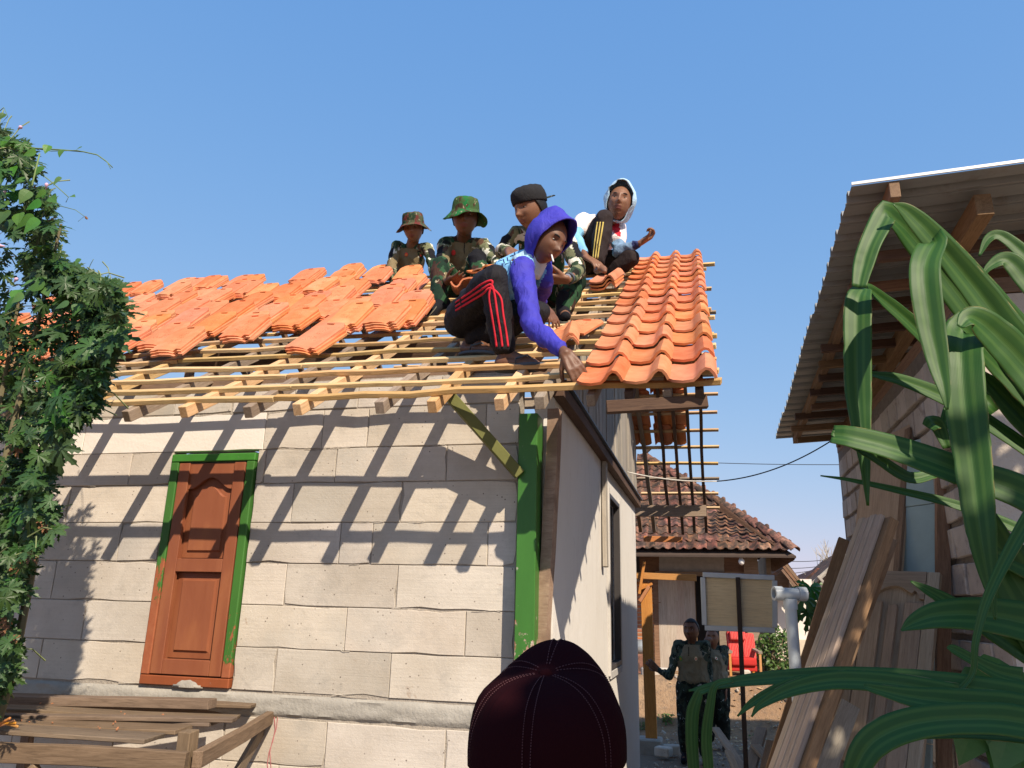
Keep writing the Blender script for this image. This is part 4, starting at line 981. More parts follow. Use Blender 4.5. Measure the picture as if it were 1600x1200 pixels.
def palmate(nl=7, seed=0, lob=True):
    """deeply cut palmate leaf, unit size"""
    r = random.Random(seed); vs = []; fs = []
    for i in range(nl):
        a = (i-(nl-1)/2)*(2*math.pi*.78/nl); L = (1-.42*abs(i-(nl-1)/2)/((nl-1)/2))*r.uniform(.9, 1.08)
        prof = [(.0, 0), (.05, .12), (.085, .3), (.10, .42), (.19, .58), (.075, .60), (.12, .78), (.03, .84), (0, 1)] if lob else [(0, 0), (.12, .3), (.16, .6), (0, 1)]
        lv, lf = leaf_poly([(x*.9, y*L) for x, y in prof], .25, .35)
        Rz = Matrix.Rotation(-a, 3, 'Z'); b0 = len(vs); vs += [Rz @ q for q in lv]; fs += [tuple(k+b0 for k in f) for f in lf]
    # web in the middle
    b0 = len(vs); vs.append(V((0, 0, .0)))
    ring = []
    for i in range(nl*2-1):
        a = (i/2-(nl-1)/2)*(2*math.pi*.78/nl); rr__ = .34 if i % 2 == 0 else .20; ring.append(len(vs)); vs.append(V((math.sin(a)*rr__, math.cos(a)*rr__, -.03)))
    for i in range(len(ring)-1): fs.append((b0, ring[i+1], ring[i]))
    return vs, fs
def leaf_mesh(name, vf, mat):
    m = MB(); m.add(*vf); return m.mesh(name, mat, fix=False, smooth=False)
def rnd_rot(rg, droop=True, face=None):
    """leaf pointing roughly outward and down with its face to the light"""
    a = rg.uniform(0, 2*math.pi); y = V((math.cos(a), math.sin(a)*.8-.25, rg.uniform(-1.0, .15))).normalized(); z = V((rg.uniform(-.6, .8), rg.uniform(-1., .2), rg.uniform(.1, 1.))).normalized()
    x = y.cross(z).normalized(); z = x.cross(y); return Matrix((x, y, z)).transposed()
def foliage(m, pts, vf_list, size, rg, rotf=rnd_rot):
    for p in pts:
        vs, fs = rg.choice(vf_list); q = rotf(rg); s_ = rg.uniform(*size); m.add([V(p)+q @ (v*s_) for v in vs], fs, rg.choice((0, 0, 1)) if False else 0)
simple = leaf_poly([(0, 0), (.22, .2), (.28, .5), (.12, .85), (0, 1)])
rg = random.Random(31)
bush = empty('garden_bush', V((at(1210, 1060, 13.8).x, 13.8, .92)), 'leafy green bush with small leaves right of the red armchair', 'bush')
c = at(1213, 1022, 13.9); m = MB(); pts = []
while len(pts) < 900:
    q = V((rg.uniform(-1, 1), rg.uniform(-1, 1), rg.uniform(-1, 1)))
    if .45 < q.length < 1: pts.append(c+V((q.x*.34, q.y*.4, q.z*.46+.05*mnoise.noise(q*3))))
foliage(m, pts, [simple], (.05, .10), rg); o = m.build('foliage', LEAF_B, bush, fix=False); tag(o, kind='stuff')
m = MB()
for k in range(6): m.tube([V((c.x, 13.85, .92)), c+V((rg.uniform(-.3, .3), rg.uniform(-.3, .3), rg.uniform(-.1, .4)))], [.012, .005], 5)
m.build('stem', WOOD_BROWN, bush)
for (px, py, Y, s_, lab) in ((1228, 1105, 12.0, .12, 'small flowering weed at the foot of the bank by the pipe'), (1185, 1120, 11.4, .07, 'tuft of grass below the bank near the sign post'), (1042, 1105, 11.7, .09, 'weed tuft on the bank right of the orange post'), (1005, 1100, 11.6, .08, 'weed tuft on the bank left of the orange post')):
    c = at(px, py, Y); c.z = ground_h(c.x, Y)+s_*.4; m = MB(); pts = [c+V((rg.gauss(0, s_*.6), rg.gauss(0, s_*.4), rg.uniform(-.4, .8)*s_)) for _ in range(70)]
    foliage(m, pts, [simple], (.03, .06), rg); o = m.build('weed_tuft', LEAF_B, None, fix=False); tag(o, lab, 'weed')
# papaya behind the pipe
pp = at(1270, 1060, 9.0); pap = empty('papaya_plant', V((pp.x, 9.0, ground_h(pp.x, 9.0))), 'young papaya plant with big lobed leaves between the pipe and grooved leaf', 'papaya plant')
m = MB(); tp = at(1266, 945, 9.0); m.tube([V((pp.x, 9.0, G)), (V((pp.x, 9, G))+tp)/2, tp], [.03, .026, .018], 8); m.build('stem', m_flat('green_stem', (.22, .28, .12), .7), pap, sharp=60)
PAL = [palmate(7, k) for k in range(4)]; pm = [leaf_mesh('leaf', v, m_leaf('papaya_leaf', (.035, .11, .015), (.06, .17, .025))) for v in PAL[:1]]
for (px, py, s_) in ((1252, 945, .30), (1270, 930, .28), (1290, 965, .34), (1262, 970, .25), (1280, 940, .24), (1300, 1000, .28)):
    c = at(px, py, 9.0-rg.uniform(0, .3)); y = (c-tp); y.z -= .25; y.normalize(); z = V((.3, -.8, .6)); x = y.cross(z).normalized(); z = x.cross(y)
    link('leaf', pm[0], pap, c-y*s_*.4, Matrix((x, y, z)).transposed() @ Matrix.Scale(s_, 3))
    m = MB(); m.tube([tp-V((0, 0, .02)), (tp+c)/2+V((0, 0, .03)), c-y*s_*.4], .006, 5); m.build('leaf_stalk', LEAF_B, pap)
# bare tree and far trees
def branchy(name, base, top, label, spread, mat, levels=4, seed=1):
    r = random.Random(seed); root = empty(name, base, label, 'tree'); m = MB(); tw = MB()
    def grow(p, d, L, rad, lv):
        q = p+d*L; (m if lv > 2 else tw).tube([p, (p+q)/2+V((r.uniform(-1, 1), 0, r.uniform(-1, 1)))*L*.06, q], [rad, rad*.8, rad*.6], 5 if lv > 2 else 3)
        if lv: 
            for _ in range(3 if lv > 1 else 4): grow(q if r.random() < .6 else p+(q-p)*r.uniform(.5, .9), (d+V((r.uniform(-1, 1), r.uniform(-1, 1), r.uniform(-.2, .6)))*spread).normalized(), L*r.uniform(.55, .8), rad*.6, lv-1)
    L = (top-base).length; grow(base, (top-base).normalized(), L*.45, L*.018, levels); m.build('trunk', mat, root); tw.build('twigs', mat, root); return root
b0 = at(1290, 1000, 26); t0 = at(1291, 848, 26); b0.z = .9
branchy('bare_tree', b0, t0, 'leafless grey tree rising behind the cream house', .55, WOOD_GREY, 4, 5)
for (px, py, Y, w, lab) in ((1252, 898, 40, 1.1, 'small yellow green tree showing between the far roofs'), (1262, 905, 46, 1.3, 'distant tree just left of the bare tree'), (1160, 905, 60, 3, 'far tree hidden mostly by the old house')):
    c = at(px, py, Y); root = empty('distant_tree', V((c.x, Y, .9)), lab, 'tree'); m = MB(); pts = []
    while len(pts) < 500:
        q = V((rg.uniform(-1, 1), rg.uniform(-1, 1), rg.uniform(-1, 1)))
        if q.length < 1: pts.append(c+V((q.x*w*(1+.3*mnoise.noise(q*4)), q.y*w, q.z*w*.7-w*.7)))
    foliage(m, pts, [simple], (.15*w, .3*w), rg); m.build('crown', LEAF_B, root, fix=False); m = MB(); m.tube([V((c.x, Y, .9)), c-V((0, 0, w*.5))], [.2, .1], 6); m.build('trunk', WOOD_BROWN, root)
# wires
WIRE = m_flat('cable', (.03, .03, .032), .6)
def wire(name, a, b_, sag, r, mat, label, n=24, extra=None):
    a, b_ = V(a), V(b_); pts = [a+(b_-a)*(i/n)-V((0, 0, sag*4*(i/n)*(1-i/n))) for i in range(n+1)]; m = MB(); m.tube(pts, r, 5); o = m.build(name, mat, None, smooth=True); return tag(o, label, 'cable')
pA = V((SX+.08, 5.9, 2.98)); pA = at(978, 737, 7.4); pE = at(1300, 688, 7.3)
wire('cable', pA, at(1120, 752, 7.35), .03, .006, m_flat('pale_cable', (.62, .60, .56), .6), 'pale cable leaving the ledge of the white wall', 16)
wire('cable', at(1120, 752, 7.35), pE, .075, .006, WIRE, 'dark cable sagging up to the corrugated roof')
wire('cable', at(1110, 723, 11), at(1330, 726, 11), .01, .005, WIRE, 'straight thin twisted cable crossing behind the rear eave')
for i, (y1, y2) in enumerate(((877, 872), (888, 880), (896, 882))): wire('cable', at(1235, y1, 30), at(1305, y2, 32), .05, .012, WIRE, ('uppermost', 'middle', 'lowest')[i]+' of the three distant power lines over the far roofs', 8)
# far treeline that closes the view
c = []; m = MB()
for i in range(2600):
    x = rg.uniform(-90, 90); Y = rg.uniform(90, 115); c.append(V((x, Y, .5+rg.uniform(0, 3.6+1.6*mnoise.noise(V((x*.15, 0, 0)))))))
foliage(m, c, [simple], (1.2, 2.4), rg); o = m.build('distant_treeline', LEAF_B, None, fix=False); tag(o, 'distant belt of green trees along the horizon', 'trees', kind='stuff')

# ================================================================== ROUGH WORK BENCH AT LOWER LEFT
BZ = 1.40
FR, BRr, FL = atZ(296, 1168, BZ), atZ(420, 1106, BZ), atZ(-120, 1152, BZ)
FR.z = BRr.z = FL.z = BZ; bd = (FL-FR).normalized(); sd = (BRr-FR); sl = sd.length; sd.normalize()
bench = empty('work_bench', V((FR.x-.6, FR.y+.3, G)), 'rough old plank work bench standing before the block wall at lower left', 'bench')
WB = m_wood('bench_wood', (.155, .105, .07), (.27, .19, .13), .5, .25, .85)
Lb = (FL-FR).length+.5; BL_ = BRr+bd*Lb
beam('rail', FR-V((0, 0, .035)), FL+bd*.5-V((0, 0, .035)), .035, .062, WB, bench, wob=.005); beam('rail', BRr-V((0, 0, .03)), BL_-V((0, 0, .03)), .035, .06, WB, bench, wob=.005)
beam('rail', FR-V((0, 0, .034))+sd*.02-bd*.03, BRr-V((0, 0, .034))-bd*.03, .035, .055, WB, bench, wob=.004)
rg = random.Random(2)
for i, (t_, w, dx, dz, e) in enumerate(((.10, .15, .17, .012, 0), (.27, .15, .13, .018, .006), (.44, .15, .06, .009, -.004), (.60, .14, .04, .014, 0), (.76, .085, .20, .036, 0), (.93, .12, .05, .022, 0))):
    a = FR+sd*sl*t_+bd*dx+V((0, 0, dz)); th = .04 if i == 4 else .016
    beam('plank', a, a+bd*(Lb-.2)+V((0, 0, rg.uniform(-.01, .01))), w, th, WB, bench, wob=.004, taper=rg.uniform(-.1, .1), rng=rg)
beam('plank', FR+sd*sl*.42-bd*.02+V((0, 0, .028)), FR+sd*sl*.30+bd*1.0+V((0, 0, .026)), .07, .016, WB, bench)
def lg(p, zt, w=.05, d=.035): return beam('leg', V((p.x, p.y, zt)), V((p.x+.01, p.y, G)), w, d, WB, bench, up=V((0, 1, 0)), wob=.003)
lg(FR+bd*.03+sd*.05, BZ+.045, .05, .055); lg(BRr-bd*.045-sd*.03, BZ+.02, .06, .05); lg(FL+bd*.2, BZ-.03); lg(BL_-bd*.3, BZ-.03)
beam('brace', BRr-V((0, 0, .08))-sd*.05, FR+bd*.02+V((0, 0, -.42))+sd*.1, .02, .06, WB, bench); beam('brace', FL-bd*.45-V((0, 0, .09)), FL+bd*.0-V((0, 0, .5)), .03, .06, WB, bench); beam('brace', FL-bd*.0-V((0, 0, .09)), FL-bd*.5-V((0, 0, .5)), .03, .06, WB, bench)
q = BRr-bd*.05-sd*.062; m = MB(); m.tube([q+V((.012*math.sin(i*1.3), -.008, -.03-.05*i)) for i in range(9)], .0022, 5); m.tube([q+V((.012*math.sin(i*1.3+1)+.008, -.008, -.03-.05*i)) for i in range(9)], .0018, 5)
tag(m.build('string', m_flat('red_white_string', (.42, .16, .16), .8), None), 'red and white string hanging down the right bench leg', 'string')
m = MB()
for i in range(26):
    a = FR+sd*sl*rg.uniform(.1, .7)+bd*rg.uniform(.2, 1.1)+V((0, 0, .028)); pebble(m, a, rg.uniform(.002, .007), rg)
tag(m.build('wood_debris', m_flat('clay_crumb', (.36, .16, .08), .9), None), 'crumbs of orange clay and bark lying on the bench planks', 'debris', kind='stuff')
for i in range(4):
    a = at(18+4*i, 1122+4*i, 2.35); pole('wood_splinter', a, a+V((-.09, .02, -.035+.012*i)), .009, .007, WOOD_TEAK, ('topmost', 'second', 'third', 'lowest')[i]+' orange wood splinter sticking out at the left bench end', 'splinter')

# ================================================================== PLANTS IN THE FOREGROUND
# ---- tree of deeply cut leaves at the left edge, with a flowering vine grown over it
rg = random.Random(77)
outline = [(0, 190), (40, 215), (70, 262), (95, 330), (108, 400), (130, 425), (185, 440), (203, 478), (196, 530), (172, 585), (158, 640), (120, 668), (98, 720), (84, 760), (100, 830), (62, 862), (50, 925), (18, 960), (42, 1010), (28, 1060), (-10, 1120)]
def xmax(py):
    for (xa, ya), (xb, yb) in zip(outline[:-1], outline[1:]):
        if ya <= py <= yb: return xa+(xb-xa)*(py-ya)/(yb-ya)
    return -50
tree = empty('lobed_leaf_tree', V((-2.65, 2.45, G)), 'tall leafy tree with deeply cut dark leaves at the left edge before the wall', 'tree')
m = MB(); base = V((-2.65, 2.45, G)); tops = []
for k in range(9):
    e = at(rg.uniform(-120, 150), rg.uniform(220, 620), rg.uniform(2.3, 2.6)); mid = (base+e)/2+V((rg.uniform(-.25, .1), rg.uniform(-.1, .1), .1))
    m.tube([base+V((rg.uniform(-.04, .04), 0, 0)), base*.6+mid*.4+V((0, 0, .1)), mid, (mid+e)/2+V((0, 0, .06)), e], [.035, .026, .018, .011, .005], 6); tops.append((mid, e))
m.build('trunk', m_flat('green_brown_bark', (.16, .14, .08), .9, .1, .3, 12, .5, 60, .004), tree)
PALM = [palmate(7, 1), palmate(5, 2), palmate(7, 3), palmate(6, 4)]
meshes = [leaf_mesh('leaf', v, LEAF_D) for v in PALM]; meshL = [leaf_mesh('leaf', v, m_leaf('mid_cassava_leaf', (.035, .085, .018), (.06, .14, .03))) for v in PALM]
pts = []
while len(pts) < 3600:
    py = rg.uniform(185, 1130); xm = xmax(py)+8*mnoise.noise(V((py*.05, 0, 0)))-10; px = rg.uniform(-260, xm) if rg.random() < .55 else xm-abs(rg.gauss(0, 38))
    if px > xm: continue
    # the lower part hangs thin
    if py > 690 and rg.random() < .6: continue
    if py < 410 and rg.random() < .4: continue
    if py < 410 and mnoise.noise(V((px*.03, py*.03, 9))) > .15: continue
    Y = 2.42+rg.gauss(0, .12)
    if 330 < py < 700 and mnoise.noise(V((px*.02, py*.02, 5))) > .42: continue
    pts.append((at(px, py, min(2.68, max(2.12, Y))), px, py))
pts.sort(key=lambda q: q[0].y)
near = [p for p in pts if p[1] > -40]; big = near[:265]; bigset = set(id(b) for b in big)
def leafrot(rg):
    a = rg.uniform(-1.9, 1.9)-.3; y = V((math.sin(a), rg.uniform(-.7, .3), -abs(math.cos(a))*1.0+rg.uniform(-.2, .5))).normalized(); z = V((rg.uniform(-.3, .9), rg.uniform(-1.1, -.1), rg.uniform(.0, 1.1))).normalized()
    x = y.cross(z).normalized(); z = x.cross(y); return Matrix((x, y, z)).transposed()
for (p, px, py) in big:
    s_ = rg.uniform(.04, .075) if rg.random() < .85 else rg.uniform(.08, .12)
    if py > 820: s_ *= .75
    link('leaf', rg.choice(meshes if rg.random() < .65 else meshL), tree, p, leafrot(rg) @ Matrix.Scale(s_, 3))
m = MB(); foliage(m, [p[0] for p in pts if id(p) not in bigset], PALM, (.04, .085), rg, leafrot); o = m.build('foliage', LEAF_D, tree, fix=False); tag(o, kind='stuff')
m = MB()
for i in range(200):
    p = rg.choice(near)[0]; q = p+V((rg.uniform(-.2, .05), rg.uniform(0, .15), rg.uniform(-.1, .16))); m.tube([p, (p+q)/2+V((0, 0, .02)), q], [.0018, .0025, .003], 4)
tag(m.build('leaf_stalk', m_flat('stalks', (.20, .24, .10), .7), tree), kind='stuff')
# dried leaves caught in the lower part
DRY = m_flat('dry_orange_leaf', (.22, .11, .055), .8, .2, .4, 20, .4, 60, .004)
dm = leaf_mesh('dry_leaf', palmate(5, 9), DRY)
for (px, py) in ((60, 815), (68, 823), (50, 862), (42, 868), (22, 885), (8, 968), (15, 980), (20, 1000), (5, 1010), (30, 700), (54, 808), (12, 990)):
    for k in range(2): link('dry_leaf', dm, tree, at(px+rg.uniform(-5, 5), py+rg.uniform(-5, 5), 2.25+rg.uniform(-.05, .1)), leafrot(rg) @ Matrix.Scale(rg.uniform(.03, .05), 3))
vine = empty('flowering_vine', V((-2.85, 2.3, G)), 'light green vine with heart shaped leaves and pale pink buds climbing over the dark tree', 'vine')
def vtube(pts, r, name='stem', mat=None):
    m = MB(); m.tube([V(p) for p in pts], [r*(1-.5*i/len(pts)) for i in range(len(pts))], 5); return m.build(name, mat or VST, vine, smooth=True)
VST = m_flat('vine_stem', (.15, .22, .08), .7)
Yv = 2.25
for path, r in (([(-60, 240), (10, 228), (60, 232), (95, 234), (130, 237), (152, 242), (166, 252), (176, 262)], .0035), ([(-30, 215), (30, 228), (80, 236), (120, 235), (150, 241), (168, 254), (173, 264)], .0022), ([(-40, 360), (0, 358), (38, 330), (37, 312), (50, 290), (62, 240)], .006),
                ([(38, 250), (60, 268), (85, 288), (107, 308), (103, 316)], .0025), ([(95, 322), (118, 328), (132, 338), (122, 346)], .0015), ([(-20, 190), (6, 168), (12, 182), (-5, 200)], .002), ([(130, 440), (142, 412), (146, 405)], .0015)):
    vtube([at(x, y, Yv+.01*math.sin(i*2)) for i, (x, y) in enumerate(path)], r)
heart = leaf_poly([(0, 0), (.16, -.12), (.36, -.05), (.45, .15), (.40, .38), (.22, .68), (.07, .9), (0, 1)], .12, .2)
hm = leaf_mesh('leaf', heart, LEAF_L)
hl = [(10, 290, .075), (20, 300, .07), (5, 320, .08), (12, 318, .07), (36, 282, .08), (30, 335, .06), (50, 340, .08), (58, 345, .07), (34, 352, .06), (2, 255, .06), (8, 215, .06), (24, 222, .05), (14, 250, .05), (75, 228, .04), (97, 235, .035), (127, 230, .025), (94, 278, .04), (112, 306, .025), (66, 262, .04), (-8, 275, .08), (62, 318, .06), (80, 308, .05),
      (48, 440, .05), (66, 447, .07), (72, 450, .05), (28, 455, .06), (25, 468, .065), (35, 462, .05), (105, 475, .05), (122, 476, .045), (8, 330, .07), (6, 178, .03), (124, 405, .03), (54, 238, .05), (40, 225, .04), (20, 262, .05), (44, 300, .06), (70, 300, .045), (18, 345, .06)]
for (px, py, s_) in hl:
    a = rg.uniform(-1.4, 1.4); y = V((math.sin(a), -.3, -math.cos(a))).normalized(); z = V((rg.uniform(-.1, .7), -1, rg.uniform(.2, .9))).normalized(); x = y.cross(z).normalized(); z = x.cross(y)
    link('leaf', hm, vine, at(px, py, Yv-.05+rg.uniform(-.05, .03)), Matrix((x, y, z)).transposed() @ Matrix.Scale(s_, 3))
PINK = m_flat('pale_pink_petal', (.66, .42, .56), .6, .3, .1)
for (px, py, d) in ((28, 202, (1, .1)), (8, 385, (-1, .1)), (22, 441, (.8, .4)), (72, 296, (.3, .8)), (8, 303, (.2, .3))):
    p = at(px, py, Yv-.08); q = p+V((d[0]*.028, -.01, d[1]*.028)); m = MB(); m.tube([p, p*.6+q*.4, p*.25+q*.75, q], [.002, .004, .008, .003], 7); m.build('flower_bud', PINK, vine, smooth=True)
q = at(134, 341, Yv); m = MB(); m.tube([q, q+V((.004, 0, .002))], [.006, .008], 6); m.build('seed_head', DRY, vine)

# ---- broad strap leaved plant at the right edge
def m_strap():
    t = NT('strap_leaf', .5, .35); at_ = t.n.new('ShaderNodeAttribute'); at_.attribute_name = 'u'; u = t.math('ADD', at_.outputs['Fac'], t.math('MULTIPLY', t.math('SUBTRACT', t.noise(5, 2, .5), .5), .08))
    col = t.mix(t.noise(6, 3, .5), (.020, .080, .011), (.036, .120, .018))
    st = t.ramp(t.noise(1, 2, .5, 0, t.vec((1, 1, 1))), [(0, 0), (1, 1)])
    w = t.math('SINE', t.math('MULTIPLY', u, 11.)); col = t.mix(t.math('MULTIPLY', t.ramp(w, [(.0, 0.), (.9, 1.)]), .45), col, (.095, .20, .035))
    mid = t.ramp(t.math('ABSOLUTE', u), [(0., 1.), (.07, 0.)]); col = t.mix(t.math('MULTIPLY', mid, .6), col, (.10, .21, .05))
    ed = t.ramp(t.math('ABSOLUTE', u), [(.93, 0.), (.99, 1.)]); dry = t.math('MULTIPLY', ed, t.ramp(t.noise(22, 4, .6), [(.52, 0.), (.64, .8)])); col = t.mix(dry, col, (.34, .25, .11))
    a2 = t.n.new('ShaderNodeAttribute'); a2.attribute_name = 'tipness'; col = t.mix(t.ramp(t.math('ADD', a2.outputs['Fac'], t.math('MULTIPLY', t.noise(30, 3, .6), .12)), [(1.0, 0.), (1.08, 1.)]), col, (.33, .22, .08))
    fine = t.math('SINE', t.math('MULTIPLY', u, 90.)); col = t.mix(t.math('MULTIPLY', t.ramp(fine, [(.2, 0.), (.9, 1.)]), .16), col, (.02, .05, .012)); bl = t.ramp(t.noise(3, 5, .7, .6, t.vec((1, 1, 1))), [(.45, 0.), (.75, .5)]); col = t.mix(bl, col, (.055, .095, .03)); mt = t.done(col, t.bump(fine, .10, .0008))
    nd = t.n; tr = nd.new('ShaderNodeBsdfTranslucent'); c2 = t.mix(.5, col, (.25, .42, .05)); t.lk(c2, tr.inputs[0]); mx = nd.new('ShaderNodeMixShader'); mx.inputs[0].default_value = .22
    t.lk(t.b.outputs[0], mx.inputs[1]); t.lk(tr.outputs[0], mx.inputs[2]); t.lk(mx.outputs[0], nd['Material Output'].inputs['Surface']); return mt
STRAP = m_strap()
plant = empty('strap_leaf_plant', V((1.05, 1.9, G)), 'tall plant with long arching striped strap leaves filling the right edge', 'plant')
def catmull(P, n):
    P = [P[0]+(P[0]-P[1])]+P+[P[-1]+(P[-1]-P[-2])]; out = []
    for i in range(1, len(P)-2):
        for k in range(n):
            t = k/n; a, b, c, d = P[i-1:i+3]
            out.append(.5*((2*b)+(c-a)*t+(2*a-5*b+4*c-d)*t*t+(3*b-a-3*c+d)*t*t*t))
    out.append(P[-2]); return out
def strap(path, name='leaf', face=None, fold=.22, parent=None, torn=0.):
    """path: (px, py, distance Y, width in px) from the base to the tip"""
    P = [at(*q[:3]) for q in path]
    W = [q[3]*.86*((at(*q[:3])-EYE).length)/F_PX for q in path]
    n = 7; U = [-1, -.82, -.5, -.2, 0, .2, .5, .82, 1]
    ks = [i for i, q in enumerate(path) if len(q) > 4]; cuts_ = [0]+ks+[len(path)-1]; C = []; Ws = []
    for a_, b_ in zip(cuts_[:-1], cuts_[1:]):
        c_ = catmull(P[a_:b_+1], n); w_ = catmull([V((w, 0, 0)) for w in W[a_:b_+1]], n)
        if C: c_ = c_[1:]; w_ = w_[1:]
        C += c_; Ws += w_
    k = len(C)
    m = MB(); uu = []; tt = []
    prev = None
    for i, c in enumerate(C):
        t = (C[min(i+1, k-1)]-C[max(i-1, 0)]).normalized(); view = (EYE-c).normalized()
        nrm = (view*.75+V((.1, -.25, .45))) if face is None else V(face)
        s = t.cross(nrm).normalized()
        if prev is not None and s.dot(prev) < 0: s = -s
        if prev is not None: s = (s*.6+prev*.4).normalized()
        prev = s; nn = s.cross(t).normalized()
        if nn.dot(view) < 0: nn = -nn
        w = max(.0015, Ws[i].x/2)
        for u in U:
            ru = 1 if abs(u) < 1 or not torn else 1-torn*abs(mnoise.noise(V((i*.7, u*3, 1))))
            m.v.append(tuple(c+s*(u*w*ru)+nn*(-fold*w*(1-abs(u))+.03*w*math.sin(abs(u)*math.pi)+.05*w*mnoise.noise(V((i*.5, u*1.3, 2)))))); uu.append(u); tt.append(i/(k-1))
    nu = len(U); nv = len(m.v)
    for i in range(k-1):
        for j in range(nu-1): m.f.append((i*nu+j, i*nu+j+1, (i+1)*nu+j+1, (i+1)*nu+j)); m.m.append(0)
    o = m.build(name, STRAP, parent or plant, smooth=True, fix=False); me = o.data
    a = me.attributes.new('u', 'FLOAT', 'POINT'); a.data.foreach_set('value', uu); a = me.attributes.new('tipness', 'FLOAT', 'POINT'); a.data.foreach_set('value', tt)
    md = o.modifiers.new('thickness', 'SOLIDIFY'); md.thickness = .0012
    return o
Y = 1.75
